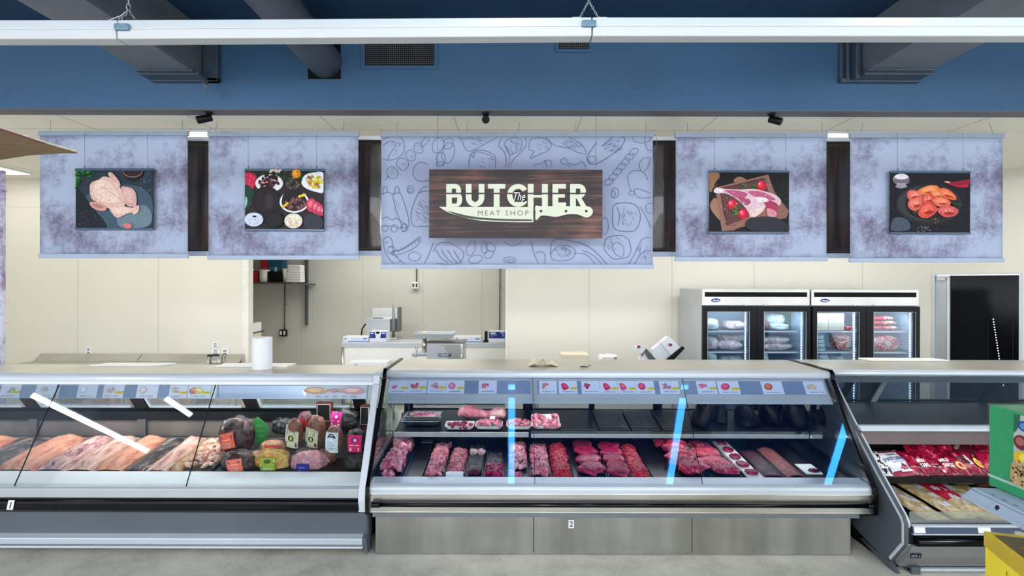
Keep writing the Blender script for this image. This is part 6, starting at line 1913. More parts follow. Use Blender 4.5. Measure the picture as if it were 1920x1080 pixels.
# black framed packs standing at the back
for px, py, w_, h_, d_, lb in ((607, 776, 30, 44, 4.30, 'black framed deli pack standing at the back behind the netted logs'), (684, 782, 18, 46, 4.28, 'black framed deli pack at the back in the right corner of the left case')):
    c = W(px, py, d_); hw, hh = w_/2/960*d_, h_/2/960*d_
    zb_ = deck1(4.3)+.01
    t = empty('framed_deli_pack', (c.x, c.y, zb_), lb, 'meat pack', None)
    MB().box(c.x-hw, c.x+hw, c.y, c.y+.05, zb_, c.z+hh).build('body', M['ham_dark'], t, .012, 3)
    MB().box(c.x-hw*.8, c.x+hw*.8, c.y-.003, c.y, c.z-hh*.6, c.z+hh*.8).build('label', M['black_gloss'], t, .002)
    mb = MB(); mb.tube([(c.x-hw*.8, c.y-.005, c.z-hh*.6), (c.x+hw*.8, c.y-.005, c.z-hh*.6), (c.x+hw*.8, c.y-.005, c.z+hh*.8), (c.x-hw*.8, c.y-.005, c.z+hh*.8)], .0015, 5, closed=True)
    mb.build('label_border', M['paper_cream'], t)
# green leaf shaped sign
c = W(485, 803, 4.24)
lf = crspline([(-.085, .02), (-.02, .085), (.0, .09), (.085, .005), (.075, -.05), (.05, -.12), (-.01, -.13), (-.06, -.07)], 3, True)
t = empty('leaf_sign', (c.x, c.y, c.z-.13), 'green translucent leaf shaped sign leaning behind the upper dark ham', 'sign')
mb = MB(); n_ = len(lf)
mb.add([(c.x+p[0], c.y-.002-.02*(p[1]), c.z+p[1]) for p in lf] + [(c.x+p[0], c.y+.002-.02*(p[1]), c.z+p[1]) for p in lf], [tuple(range(n_)), tuple(reversed(range(n_, 2*n_)))] + [(i, (i+1) % n_, n_+(i+1) % n_, n_+i) for i in range(n_)])
mb.build('panel', plain('leaf green plastic', (52, 128, 66), .3, 0, .1, 14, coat=.4), t)
to3 = lambda u, v: Vector((c.x+u, c.y-.006+.02*v, c.z-v))
a = Art(to3, (0, -1, 0), .0004)
for k, (x, y, l_) in enumerate(((-.03, -.02, .06), (-.02, .02, .07), (.0, .06, .05))):
    a.curve([(x+l_*q/6, y+.010*math.sin(q*2.3+k)) for q in range(7)], .003, srgb(120, 190, 120), False, 3)
a.build('lettering', M['print_matte'], t)
c = W(475, 848, 3.96)

# ================================================================== packages of case 3
def pillow(c, w, h_, th, Mx, name, label, cat, group, colf, seed=0, mat='print_bag', nu=18, nv=18, marks=None, ext=None):
    """flat crinkled pouch: local x right, y up the pouch, z normal"""
    c = Vector(c)
    t = empty(name, tuple(c), label, cat, group)
    mb = MB()
    def prof(u, v):
        e = (1-(abs(u-.5)*2)**4)*(1-(abs(v-.5)*2)**4)
        return th*e*(1+.35*noise.noise(Vector((u*3, v*3, seed)))) + .004*noise.noise(Vector((u*11, v*11, seed+7)))
    def fr_(u, v):
        return c + Mx @ Vector(((u-.5)*w, v*h_, prof(u, v)))
    def bk3(u, v):
        return c + Mx @ Vector(((.5-u)*w, v*h_, -.25*prof(u, v)))
    mb.grid(fr_, nu, nv, colf=colf); mb.grid(bk3, nu, nv, col=colf(.5, .5))
    mb.build('pouch', M[mat], t)
    if marks:
        nrm = Mx @ Vector((0, 0, 1))
        to3 = lambda u, v: fr_(u, v) + nrm*.002
        marks(t, to3, nrm)
    return t
CR, CR2 = srgb(150, 18, 54), srgb(92, 10, 34)
def redf(seed):
    def f(u, v):
        k = noise.noise(Vector((u*5, v*5, seed)))
        if k > .4: return srgb(206, 92, 122)
        if v < .1: return srgb(120, 20, 44)
        return CR if k > -.12 else CR2
    return f
def tx(t, to3, nrm, s, x, y, h_, wid, m_, name='lettering'):
    # to3 works on (u, v up); text_mesh wants v down
    return text_mesh(s, lambda uu, vv: to3(uu, 1-vv), x, 1-y, h_, m_, name, t, wid=wid, off=.02, normal=tuple(nrm), lift=.003)
MX3 = rotm(34, 0, 0)
Y0 = 3.885
def z3(y): return .532 + (y-3.86)*.163
def d3at(px): return WX(px, 3.90)
packs = [(1662, 30, 'w', 'black and white patterned pouch beside the end panel on the open shelf'), (1703, 60, 'p', 'white pouch reading PASTURMA leaning on the open shelf'), (1722, 36, 'r', 'crimson pouch squeezed between the white pouch and the two big crimson ones'), (1756, 50, 'R', 'crimson pouch lettered in white, left of centre on the open shelf'), (1800, 46, 'Q', 'crimson pouch lettered in white, right of centre on the open shelf'), (1840, 42, 'B', 'crimson pouch with a white lettered patch and yellow picture, beside the green carton'), (1885, 44, 'r', 'crimson pouch partly hidden behind the green wrapped carton')]
for k, (px, wpx, kd, lb) in enumerate(packs):
    w = wpx/960*3.95; x = d3at(px)
    c = (x, Y0+.004*k, z3(Y0)+.004)
    Mx = rotm(30, 0, [-6, 14, -6, 4, -3, 2, 3][k])
    if kd == 'w':
        def cf(u, v): return srgb(226, 226, 230) if noise.noise(Vector((u*7, v*9, 2))) > .0 else srgb(40, 34, 44)
        mk_ = None
    elif kd == 'p':
        def cf(u, v):
            if v > .88: return srgb(140, 28, 62)
            if v < .14: return srgb(150, 40, 74)
            if (u-.55)**2*6+(v-.27)**2*12 < .12: return srgb(120, 24, 48)
            return srgb(206, 210, 224)
        def mk_(t, to3, nrm):
            tx(t, to3, nrm, 'PASTURMA', .5, .52, .14, .82, plain('blue grey ink', (70, 84, 120), .5) if 'blue grey ink' not in MATS else MATS['blue grey ink'])
            a = Art(to3, nrm, .0008); a.k = 6; a.rect(.35, .74, .65, .79, srgb(90, 90, 110)); a.rect(.25, .44, .75, .47, srgb(150, 156, 180)); a.rect(.3, .10, .8, .16, srgb(240, 230, 234)); a.build('label_print', M['print_matte'], t)
    else:
        cf = redf(k)
        if kd == 'R':
            def mk_(t, to3, nrm):
                tx(t, to3, nrm, 'SMOKY', .28, .44, .13, .36, M['white_ink']); tx(t, to3, nrm, 'TAMS', .28, .24, .15, .32, M['white_ink'])
                a = Art(to3, nrm, .0008); a.k = 6; a.rect(.5, .24, .92, .27, srgb(230, 190, 200)); a.rect(.5, .31, .8, .33, srgb(230, 190, 200)); a.rect(.80, .06, .94, .14, srgb(220, 200, 206)); a.build('label_print', M['print_matte'], t)
        elif kd == 'Q':
            def mk_(t, to3, nrm):
                tx(t, to3, nrm, 'MILD', .26, .44, .13, .34, M['white_ink']); tx(t, to3, nrm, 'SNACKS', .3, .24, .14, .42, M['white_ink'])
                a = Art(to3, nrm, .0008); a.k = 6; a.blob([(.55, .3), (.7, .45), (.95, .4), (.9, .2), (.65, .15)], srgb(214, 176, 120), 3); a.build('label_print', M['print_matte'], t)
        elif kd == 'B':
            def mk_(t, to3, nrm):
                a = Art(to3, nrm, .0008); a.k = 6; a.rect(.02, .34, .5, .72, srgb(226, 214, 222)); a.blob([(.6, .3), (.7, .55), (.95, .5), (.95, .25), (.75, .2)], srgb(230, 196, 90), 3); a.build('label_print', M['print_matte'], t)
                tx(t, to3, nrm, 'BEEF', .26, .56, .12, .38, M['purple_ink'] if 'purple_ink' in M else M['ink']); tx(t, to3, nrm, 'KURI', .26, .39, .12, .38, M['ink'])
        else: mk_ = None
    pillow(c, w, .24, .028, Mx, 'deli_pouch', lb, 'pouch', 'pouches on the open shelf of the right case', cf, k, marks=mk_)
# second, darker row behind
for k, (px, lb, colr) in enumerate(((1775, 'crimson crinkled pouch standing in the back row above the lettered ones', None), (1825, 'dark maroon pouch reading BILTONG in the back row', 'd'), (1735, 'crimson pouch in the back row behind the narrow one', None), (1875, 'crimson and yellow pouch in the back row beside the green carton', None))):
    x = WX(px, 4.06)
    cf = redf(k+20) if not colr else (lambda u, v: srgb(70, 14, 30) if noise.noise(Vector((u*4, v*4, 3))) < .3 else srgb(140, 110, 110))
    mk_ = None
    if colr:
        def mk_(t, to3, nrm): tx(t, to3, nrm, 'BILTONG', .5, .62, .12, .66, M['white_ink'])
    pillow((x, 4.05, z3(4.05)+.03), .21, .22, .03, rotm(42, 0, -3+3*k), 'deli_pouch', lb, 'pouch', 'pouches in the back row of the open shelf', cf, k+40, marks=mk_)
# lower deck: long flat packs running away from the viewer
def lowpack(px, y0, y1, w, lb, cf, seed, lift=0.0, rz=0, marks=None, th=.03):
    x = WX(px, (y0+y1)/2)
    z = .372 + (y0-3.5)*.03 + lift
    Mx = rotm(4, 0, rz)
    return pillow((x, y0, z+.012), w, y1-y0, th, Mx, 'flat_deli_pack', lb, 'meat pack', 'flat packs on the lower deck of the right case', cf, seed, nu=14, nv=24, marks=marks)
TAN, TAN2, SIL = srgb(206, 184, 138), srgb(186, 160, 112), srgb(206, 206, 212)
def tanf(s, red=False):
    def f(u, v):
        k = noise.noise(Vector((u*4, v*8, s)))
        if v > .9: return srgb(226, 200, 70) if not red else srgb(170, 26, 56)
        if red and .35 < v < .9: return srgb(186, 30, 62) if k < .15 else SIL
        if .25 < u < .7 and .2 < v < .85 and k > -.1: return SIL
        return TAN if k > -.1 else TAN2
    return f
LOW = [(1703, 3.50, 4.05, .17, 'tan pack with a yellow end, leftmost on the lower deck beside the end panel', tanf(1), 0), (1744, 3.50, 4.12, .16, 'silver and tan wrapped pack second from the left on the lower deck', tanf(2), .01), (1773, 3.50, 4.15, .15, 'red and white labelled pack running diagonally in the middle of the lower deck', tanf(3, True), .022), (1800, 3.50, 4.10, .17, 'tan pack with silver label right of the red one', tanf(4), .0), (1842, 3.50, 4.0, .17, 'tan and silver pack right of centre on the lower deck', tanf(5), .01), (1884, 3.50, 3.95, .16, 'pack with orange salmon end near the grey carton', (lambda u, v: srgb(206, 124, 100) if noise.noise(Vector((u*4, v*6, 8))) < .1 else SIL), .0)]
for k, (px, y0, y1, w, lb, cf, lift) in enumerate(LOW):
    mk_ = None
    if k == 2:
        def mk_(t, to3, nrm): tx(t, to3, nrm, 'BASTU', .45, .66, .05, .6, M['ink'])
    lowpack(px, y0, y1, w, lb, cf, k+60, lift, 3-k*1.5, mk_)
for k, (px, y0, lb, cf) in enumerate(((1745, 4.08, 'red topped pack at the back left of the lower deck', redf(71)), (1790, 4.06, 'tan pack at the back middle of the lower deck', tanf(9)), (1835, 4.02, 'brown and clear pack at the back of the lower deck by the grey carton', (lambda u, v: srgb(120, 70, 50) if noise.noise(Vector((u*4, v*6, 8))) < .2 else srgb(160, 150, 156))))):
    lowpack(px, y0, y0+.2, .17, lb, cf, k+90, .01, 0)
for px0, px1, lb in ((1716, 1737, 'white label slipped in the price channel at the left end of the open case'), (1836, 1860, 'white label in the price channel behind the yellow carton')):
    x0, x1 = WX(px0, 3.445), WX(px1, 3.445)
    solo('shelf_label', MB().prism([(3.4455, .322), (3.4535, .358), (3.4525, .358), (3.4445, .322)], x0, x1), M['paper'], lb, 'label')
# ================================================================== things on the case tops
ZT1, ZT2, ZT3 = 1.2705, 1.2835, 1.2725
# paper towel roll
d = 4.30; x = WX(492, d); r_ = 17.5/960*d
t = empty('paper_towel_roll', (x, d, ZT1), 'upright white paper towel roll on the left case', 'paper roll')
zt_ = WZ(636, d-r_)
MB().lathe((x, d, ZT1), [(0.02, 0), (r_, 0), (r_, .004), (r_*1.0, zt_-ZT1-.004), (r_*.985, zt_-ZT1), (.022, zt_-ZT1), (.022, zt_-ZT1-.05)], 40).build('paper', M['paper'], t)
MB().cyl((x, d, ZT1+.001), (x, d, zt_-.01), .020, n=16).build('core', M['cardboard'], t)
def slab(px0, px1, y0, y1, z, th, label, name='cutting_board', mat='board', skew=0):
    xa, xb = WX(px0, y0), WX(px1, y0)
    mb = MB()
    vs = [(xa, y0, z), (xb, y0, z), (xb+skew, y1, z), (xa+skew*.6, y1, z)]
    vs += [(p[0], p[1], z+th) for p in vs]
    mb.add(vs, [(0, 3, 2, 1), (4, 5, 6, 7), (0, 1, 5, 4), (1, 2, 6, 5), (2, 3, 7, 6), (3, 0, 4, 7)])
    return solo(name, mb, M[mat], label, 'cutting board', bevel=.002)
slab(168, 291, 4.40, 4.53, ZT1, .012, 'white cutting board on the back of the left case, left of the glass jug', skew=.10)
slab(404, 538, 4.38, 4.52, ZT1, .014, 'white cutting board on the left case behind the paper towel roll', skew=.02)
slab(1634, 1780, 4.78, 4.92, ZT3+.002, .014, 'white cutting board on the right case in front of the fridges', skew=-.05)
# crumpled butcher paper on case 2
c = Vector((WX(1018, 4.45), 4.45, ZT2))
def fp(u, v):
    x = (u-.5)*.26; y = (v-.5)*.16
    h_ = .012 + .06*abs(noise.noise(Vector((u*3.2, v*2.5, 4))))*1.6*(1-abs(v-.5)) + (.028 if .35 < u < .6 else 0)*(1-abs(u-.48)*6)
    return (c.x + x*(1+.2*noise.noise(Vector((u*2, v*2, 8)))), c.y+y, c.z + max(.001, h_*(1-(abs(u-.5)*2)**6)))
solo('crumpled_paper', MB().grid(fp, 24, 16, smooth=False), M['paper_cream'], 'crumpled sheet of cream butcher paper on top of the middle case', 'paper', solid=.001)
c = Vector((WX(1098, 4.35), 4.35, ZT2))
t = empty('clip', tuple(c), 'small black clip lying on top of the middle case', 'clip')
MB().obox(c+Vector((-.01, 0, .006)), .07, .008, .008, rotm(0, 0, 8)).build('arm', M['black'], t)
MB().obox(c+Vector((.028, .0, .010)), .04, .008, .008, rotm(0, -24, 8)).build('handle', M['steel_dark'], t)

# ================================================================== sink counter along the back wall
yw = D_BACK-0.02
xa, xb = WX(57, 7.3), WX(447, 7.3)
t = empty('sink_counter', ((xa+xb)/2, 7.1, 0), 'stainless sink counter with a sloped backsplash along the left of the back wall', 'counter')
xm = WX(252, 7.3)
for a_, b_ in ((xa, xm-.004), (xm+.004, xb)):
    MB().prism([(yw, .84), (yw, .945), (yw-.02, .95), (yw-.10, .885), (yw-.16, .84)], a_, b_).build('backsplash', M['steel'], t, .003)
MB().box(xa, xb, 6.75, yw-.1, .84, .86).box(xa, xb, 6.74, 6.76, .80, .865).build('worktop', M['steel_top'], t, .003)
for x in (xa+.06, xm, xb-.06):
    for y in (6.82, 7.36):
        MB().cyl((x, y, 0), (x, y, .84), .02, n=12).build('leg', M['steel'], t)
# glass jug on it
c = Vector((WX(400.5, 6.95), 6.95, .861)); r_ = 11/960*6.95
zt_ = WZ(666, 6.95)
t = empty('glass_jug', tuple(c), 'clear glass coffee jug with black lid and handle on the sink counter', 'jug')
MB().lathe(c, [(r_*.9, 0), (r_, .01), (r_, zt_-c.z-.03), (r_*.94, zt_-c.z-.01)], 28).build('body', M['acrylic'], t)
MB().cyl(c+Vector((0, 0, zt_-c.z-.018)), c+Vector((0, 0, zt_-c.z+.0)), r_*.98, r_*.9, 28).build('lid', M['black'], t)
MB().tube([c+Vector((.015, -r_, zt_-c.z-.02)), c+Vector((.02, -r_-.035, zt_-c.z-.05)), c+Vector((.02, -r_-.03, .07)), c+Vector((.015, -r_, .05))], .011, 8).build('handle', M['steel_dark'], t)
MB().cyl(c+Vector((0, 0, .001)), c+Vector((0, 0, .02)), r_*1.0, n=28).build('base', M['steel_dark'], t)
mb = MB().tube([(WX(424, 7.44), 7.45, WZ(664, 7.45)), (WX(420, 7.44), 7.42, WZ(665, 7.42)), (WX(416.5, 7.3), 7.30, WZ(671, 7.3)), (WX(413, 7.1), 7.15, WZ(682, 7.15)), (WX(411, 7.0), 7.0, .87)], .006, 7)
solo('power_cord', mb, M['cord'], 'short black power cord from the wall outlet to the glass jug', 'cord')
def outlet(px0, px1, py0, py1, d, label, kind='outlet', mat='white_plastic'):
    a, b_ = W(px0, py0, d), W(px1, py1, d)
    t = empty('wall_outlet', ((a.x+b_.x)/2, d, b_.z), label, kind)
    MB().box(a.x, b_.x, d-.012, d-.001, b_.z, a.z).build('plate', M[mat], t, .003)
    mb = MB(); cx = (a.x+b_.x)/2; h_ = a.z-b_.z; w = b_.x-a.x
    for s in (.3, .7):
        z = b_.z+h_*s
        mb.box(cx-w*.2, cx+w*.2, d-.015, d-.012, z-h_*.12, z+h_*.12)
    mb.build('socket', M['ink_soft'] if mat == 'white_plastic' else M['white_plastic'], t, .002)
    return t
outlet(161, 173, 650, 666, D_BACK-.002, 'white wall outlet above the long backsplash at left')
outlet(398, 411, 641, 652, D_BACK-.002, 'white switch plate high above the glass jug', 'switch')
outlet(397, 413, 653.5, 666, D_BACK-.002, 'white outlet plate right behind the glass jug')
outlet(415, 430, 653, 669, D_BACK-.002, 'white outlet with a black plug right of the glass jug')
# printed side panel at far left behind the counter
t = empty('printed_side_panel', (-4.95, 4.75, 0), 'tall pale panel flecked with purple at the far left edge', 'panel')
MB().box(-5.4, WX(8, 4.8), 4.78, 4.82, 0.0, WZ(322, 4.8)).build('panel', M['side_print'], t, .01, 3)
mb = MB(); c = W(10, 359, 4.8); mb.cyl(c, c+Vector((.02, 0, 0)), .006, n=10); c = W(9, 606, 4.8); mb.cyl(c, c+Vector((.02, 0, 0)), .004, n=10)
mb.build('screw', M['steel'], t)

# ================================================================== prep table with grinder and slicer
t = empty('prep_table', (0.9, 6.3, 0), 'long stainless prep table behind the middle case', 'table')
MB().box(-1.6, 2.15, 5.95, 6.65, .875, .90).build('table_top', M['steel_top'], t, .003)
for x in (-1.52, .3, 2.07):
    for y in (6.02, 6.58):
        MB().cyl((x, y, 0), (x, y, .875), .02, n=12).build('leg', M['steel'], t)
MB().box(-1.5, 2.05, 6.0, 6.6, .25, .265).build('undershelf', M['steel_top'], t)
# grinder
dg = 6.3
def GP(px, py, dy=0.0): return W(px, py, dg+dy) 
t = empty('meat_grinder', (WX(835, dg), dg, .90), 'stainless meat grinder with feed tray on the prep table', 'meat grinder')
a, b_ = GP(803, 641.5), GP(871, 700)
MB().box(a.x, b_.x, dg-.1, dg+.22, .902, a.z).build('motor_housing', M['steel'], t, .012, 3)
c0, c1 = GP(800.5, 640), GP(873, 640)
MB().box(c0.x, c1.x, dg-.11, dg+.23, a.z, a.z+.012).build('housing_cap', M['steel_dark'], t, .005)
e0, e1 = GP(865, 642), GP(872, 640)
MB().cyl((e0.x+.015, dg-.115, .903), (e0.x+.015, dg-.115, a.z-.01), .012, n=12).build('side_rail', M['steel'], t)
mb = MB(); k0 = [GP(803, 646), GP(833, 647), GP(839, 655), GP(842, 672), GP(843, 700), GP(803, 700)]
mb.add([(p.x, dg-.105, max(.903, p.z)) for p in k0]+[(p.x, dg-.101, max(.903, p.z)) for p in k0], [(0, 1, 2, 3, 4, 5), (6, 7, 8, 9, 10, 11)]+[(i, (i+1) % 6, 6+(i+1) % 6, 6+i) for i in range(6)])
mb.build('front_plate', M['steel_soft'], t)
n0, n1 = GP(824, 660.5), GP(847, 666)
MB().box(n0.x, n1.x, dg-.112, dg-.1055, n1.z, n0.z).build('badge', M['black_gloss'], t, .001)
cc = GP(835.5, 663)
text_mesh('HOBART', lambda u, v: Vector((cc.x+u, dg-.113, cc.z-v)), 0, .012, .024, M['white_ink'], 'badge_lettering', t, wid=.135, off=.02)
hx = GP(796, 640)
MB().cyl((hx.x, dg, GP(796, 664).z), (hx.x, dg, GP(796, 632).z), .030, n=18).build('feed_throat', M['steel'], t)
ax = GP(778, 663).z
MB().cyl((GP(803, 663).x, dg, ax), (GP(780, 663).x, dg, ax), .032, .034, 20).cyl((GP(782, 663).x, dg, ax), (GP(776, 663).x, dg, ax), .046, n=22).cyl((GP(776, 663).x, dg, ax), (GP(773, 663).x, dg, ax), .034, n=22).build('grinding_head', M['steel_soft'], t, .002)
q = GP(781, 655)
MB().tube([q+Vector((-.012, 0, -.005)), q+Vector((-.010, 0, .028)), q+Vector((.004, 0, .034)), q+Vector((.014, 0, .022)), q+Vector((.014, 0, -.005))], .004, 6).build('carry_loop', M['steel'], t)
# feed tray
p = [GP(779, 622), GP(854, 620), GP(850, 626), GP(846, 632.5), GP(786, 633), GP(779, 629)]
mb = MB(); zt_, zb_ = GP(800, 623.5).z, GP(800, 633).z
x0, x1 = GP(779, 625).x, GP(853, 625).x
rings = [[(x0+s, dg-.17+s*.8, z), (x1-s*1.3, dg-.17+s*.8, z), (x1-s*1.3, dg+.17-s*.8, z), (x0+s, dg+.17-s*.8, z)] for s, z in ((.03, zb_), (.002, zt_-.006), (0, zt_), (.006, zt_), (.035, zb_+.006))]
vs = [q for r_ in rings for q in r_]; fs = []
for a_ in range(4):
    for i in range(4):
        j = (i+1) % 4; fs.append((a_*4+i, a_*4+j, (a_+1)*4+j, (a_+1)*4+i))
fs += [(3, 2, 1, 0), (16, 17, 18, 19)]
mb.add(vs, fs); mb.build('feed_tray', M['steel_soft'], t, .003)
q0 = GP(838, 644); MB().cyl((q0.x, dg, q0.z), (q0.x, dg, zb_), .012, n=12).build('tray_post', M['steel'], t)
q0 = GP(796, 624); MB().lathe((q0.x, dg, zb_+.004), [(0, 0), (.016, 0), (.016, .045), (.028, .05), (.026, .068), (0, .07)], 18).build('stomper', plain('cream stomper plastic', (222, 210, 168), .5), t)
# slicer
ds = 6.25
def SP(px, py, dy=0): return W(px, py, ds+dy)
t = empty('meat_slicer', (WX(1232, ds), ds, .90), 'white and steel meat slicer with tilted blade on the prep table beside the fridge', 'meat slicer')
MB().box(SP(1198, 700).x, SP(1262, 700).x, ds-.12, ds+.2, .902, .96).build('base', M['steel_soft'], t, .015, 3)
def fpoly(name, pts, y0, y1, mat, bev=.004):
    n = len(pts); P_ = [W(p[0], p[1], ds) for p in pts]
    mb = MB().add([(q.x, y0, q.z) for q in P_]+[(q.x, y1, q.z) for q in P_], [tuple(range(n)), tuple(reversed(range(n, 2*n)))]+[(i, (i+1) % n, n+(i+1) % n, n+i) for i in range(n)])
    return mb.build(name, M[mat], t, bev)
fpoly('blade_guard', [(1222, 655), (1238, 642), (1254, 662), (1246, 690), (1222, 690)], ds-.05, ds+.06, 'white_metal')
fpoly('carriage', [(1236, 641), (1250, 630), (1273, 652), (1262, 660), (1254, 662)], ds-.08, ds+.02, 'white_metal')
fpoly('carriage_handle', [(1274.5, 648), (1277, 651), (1257, 672), (1258, 678), (1249, 678), (1245, 672)], ds-.12, ds-.085, 'black')
fpoly('thickness_knob_plate', [(1189, 650), (1196, 646), (1206, 652), (1199, 661), (1190, 657)], ds-.1, ds-.02, 'white_metal')
fpoly('gauge_plate', [(1205, 651), (1209, 653), (1234, 682), (1232, 700), (1208, 664)], ds-.09, ds+.03, 'steel_dark')
fpoly('front_plate', [(1198, 672), (1208, 662), (1222, 690), (1222, 700), (1194, 700)], ds-.07, ds+.03, 'white_plastic')
for px, py, nm in ((1252, 644.5, 'red_knob'), (1193.5, 648, 'red_knob')):
    q = W(px, py, ds); MB().cyl((q.x, ds-.125, q.z), (q.x, ds-.08, q.z), .017, n=16).build(nm, plain('dark red knob', (140, 40, 50), .4) if 'dark red knob' not in MATS else MATS['dark red knob'], t, .002)
MB().cyl((W(1202, 672, ds).x, ds-.03, .96), (W(1202, 672, ds).x, ds-.03, W(1202, 658, ds).z), .02, n=12).build('post', M['steel'], t)
# things lying on the table behind
def boxt(name, px0, px1, py0, py1, d, dep, mat, label, cat, base=None, lid=None):
    a, b_ = W(px0, py0, d), W(px1, py1, d)
    return a, b_
a, b_ = W(1053, 664, 6.2), W(1105, 0, 6.2)
solo('flat_yellow_box', MB().box(a.x, WX(1105, 6.2), 6.2, 6.5, .902, WZ(665, 6.2)), M['paper_cream'], 'long cream coloured box on the prep table behind the middle case', 'box', bevel=.003)
solo('folded_cloth', MB().grid(lambda u, v: (WX(1125, 6.2)+u*.24, 6.2+v*.25, .905+.235*(1-abs(u-.5)**2)*0+ (WZ(666, 6.2)-.905)*(min(1, u*8, (1-u)*8))*(.92+.12*noise.noise(Vector((u*4, v*3, 1))))), 16, 10), M['paper'], 'stack of white wrapping paper on the prep table', 'paper', solid=.002)

# ================================================================== back room
dr = 8.35
ztop = WZ(643, dr)
xa, xb = WX(641, dr), -0.10
t = empty('work_counter', ((xa+xb)/2, 8.6, 0), 'white fronted counter with a steel rim in the back room', 'counter')
MB().box(xa+.02, xb, dr+.01, 8.83, 0.02, ztop-.06).build('body', M['white_plastic'], t)
MB().prism([(dr-.01, ztop-.075), (dr-.01, ztop-.004), (dr+.01, ztop), (8.86, ztop), (8.86, ztop-.03), (dr+.02, ztop-.075)], xa, xb).build('steel_rim', M['steel_soft'], t, .003)
MB().cyl((xa+.02, dr+.0, 0), (xa+.02, dr+.0, ztop-.07), .022, n=14).build('leg', M['steel'], t)
def rbox(px0, px1, py0, dep, d, name, label, art, cols, cat='box'):
    a = W(px0, py0, d); x1 = WX(px1, d)
    z0 = ztop+.001
    t = empty(name, ((a.x+x1)/2, d, z0), label, cat)
    mb = MB().box(a.x, x1, d, d+dep, z0, a.z, srgb(*cols))
    mb.build('carton', M['print_box'], t, .002)
    H = a.z-z0
    to3 = lambda u, v: Vector((a.x+(x1-a.x)*u, d, z0+H*(1-v)))
    A_ = Art(to3, (0, -1, 0), .0012); art(A_); A_.build('carton_print', M['print_matte'], t)
    return t
def a_flat(A_):
    A_.rect(.07, .25, .14, .6, srgb(120, 140, 200)); A_.rect(.35, .4, .7, .5, srgb(170, 180, 220)); A_.rect(.78, .3, .95, .5, srgb(90, 110, 190)); A_.rect(.2, .80, .98, .93, srgb(58, 126, 206))
def a_navy(A_):
    A_.rect(0, .04, 1, .62, srgb(34, 50, 128)); A_.poly([(.3, 0), (.72, 0), (.62, .8), (.42, .8)], srgb(226, 228, 236)); A_.poly([(.34, 0), (.66, 0), (.58, .2), (.5, .26), (.42, .2)], srgb(20, 22, 30)); A_.rect(.06, .12, .24, .22, srgb(230, 232, 240)); A_.rect(.76, .12, .94, .22, srgb(230, 232, 240)); A_.rect(.06, .4, .2, .44, srgb(150, 160, 210))
def a_navy2(A_):
    A_.rect(0, .05, 1, .64, srgb(28, 46, 122)); A_.rect(.08, .12, .42, .22, srgb(230, 232, 240)); A_.rect(.72, .12, .95, .18, srgb(230, 232, 240)); A_.rect(.08, .3, .48, .35, srgb(190, 196, 226)); A_.rect(.84, .28, .93, .46, srgb(160, 170, 210)); A_.rect(.08, .46, .3, .5, srgb(120, 130, 190))
rbox(643, 691, 631, .2, 8.42, 'glove_box', 'flat white box with a blue stripe at the left end of the back room counter', a_flat, (228, 232, 240))
rbox(693, 724, 621.5, .26, 8.40, 'glove_box', 'open navy and white glove box with a torn front, in front of the bone saw', a_navy, (226, 228, 236))
rbox(851, 902, 631, .22, 8.42, 'glove_box', 'flat white box with a blue stripe right of the meat grinder', a_flat, (228, 232, 240))
rbox(917, 947, 621, .2, 8.40, 'glove_box', 'closed navy and white box at the right end of the back room counter', a_navy2, (226, 228, 236))
t = empty('tape_dispenser', (WX(911, 8.45), 8.45, ztop+.001), 'black upright tape gun beside the closed navy box', 'tape dispenser')
MB().box(WX(909, 8.45), WX(914.5, 8.45), 8.43, 8.48, ztop+.02, WZ(621, 8.45)).build('handle', M['black'], t, .008)
MB().box(WX(906.5, 8.45), WX(916, 8.45), 8.42, 8.50, ztop+.001, ztop+.035).build('base', M['black'], t, .008)
# bone saw
dsaw = 9.15
def BS(px, py): return W(px, py, dsaw)
t = empty('meat_band_saw', (WX(720, dsaw), dsaw, 0), 'tall stainless meat band saw standing behind the back room counter', 'band saw')
a, b_ = BS(698, 576.5), BS(747.5, 622)
MB().box(a.x, b_.x, dsaw, dsaw+.22, b_.z, a.z).build('wheel_cover', M['steel'], t, .004)
MB().box(BS(745, 576).x, BS(748, 576).x, dsaw-.01, dsaw+.23, b_.z, a.z).build('cover_edge', M['steel_dark'], t)
a, b_ = BS(699, 597), BS(735, 621)
MB().box(a.x, b_.x, dsaw-.16, dsaw, b_.z, a.z).build('head_front', M['steel_soft'], t, .004)
a, b_ = BS(690.5, 596), BS(700, 631)
MB().box(a.x, b_.x, dsaw-.13, dsaw+.15, b_.z-.3, a.z).build('column', M['steel_soft'], t, .004)
a, b_ = BS(736, 597), BS(743.5, 620)
MB().box(a.x, b_.x, dsaw-.10, dsaw-.02, b_.z, a.z).build('blade_guide', M['steel_dark'], t, .003)
MB().cyl((BS(739.5, 0).x, dsaw-.06, BS(0, 622).z), (BS(739.5, 0).x, dsaw-.06, BS(0, 564).z), .008, n=10).build('guide_rod', M['steel_dark'], t)
MB().box(BS(738, 0).x, BS(743.5, 0).x, dsaw-.07, dsaw-.05, 1.0, BS(0, 620).z).build('blade', M['steel_dark'], t)
MB().box(BS(690, 0).x, BS(748, 0).x, dsaw-.1, dsaw+.35, 0.0, 1.02).build('body', M['steel'], t, .01)
MB().tube([BS(691, 606), BS(684, 609), BS(679, 617), BS(677.5, 630), W(677.5, 660, dsaw)], .014, 8).build('cable', M['cord'], t)
MB().box(BS(700, 0).x, BS(720, 0).x, dsaw-.02, dsaw, BS(0, 597).z, BS(0, 594).z).build('latch', M['black'], t)
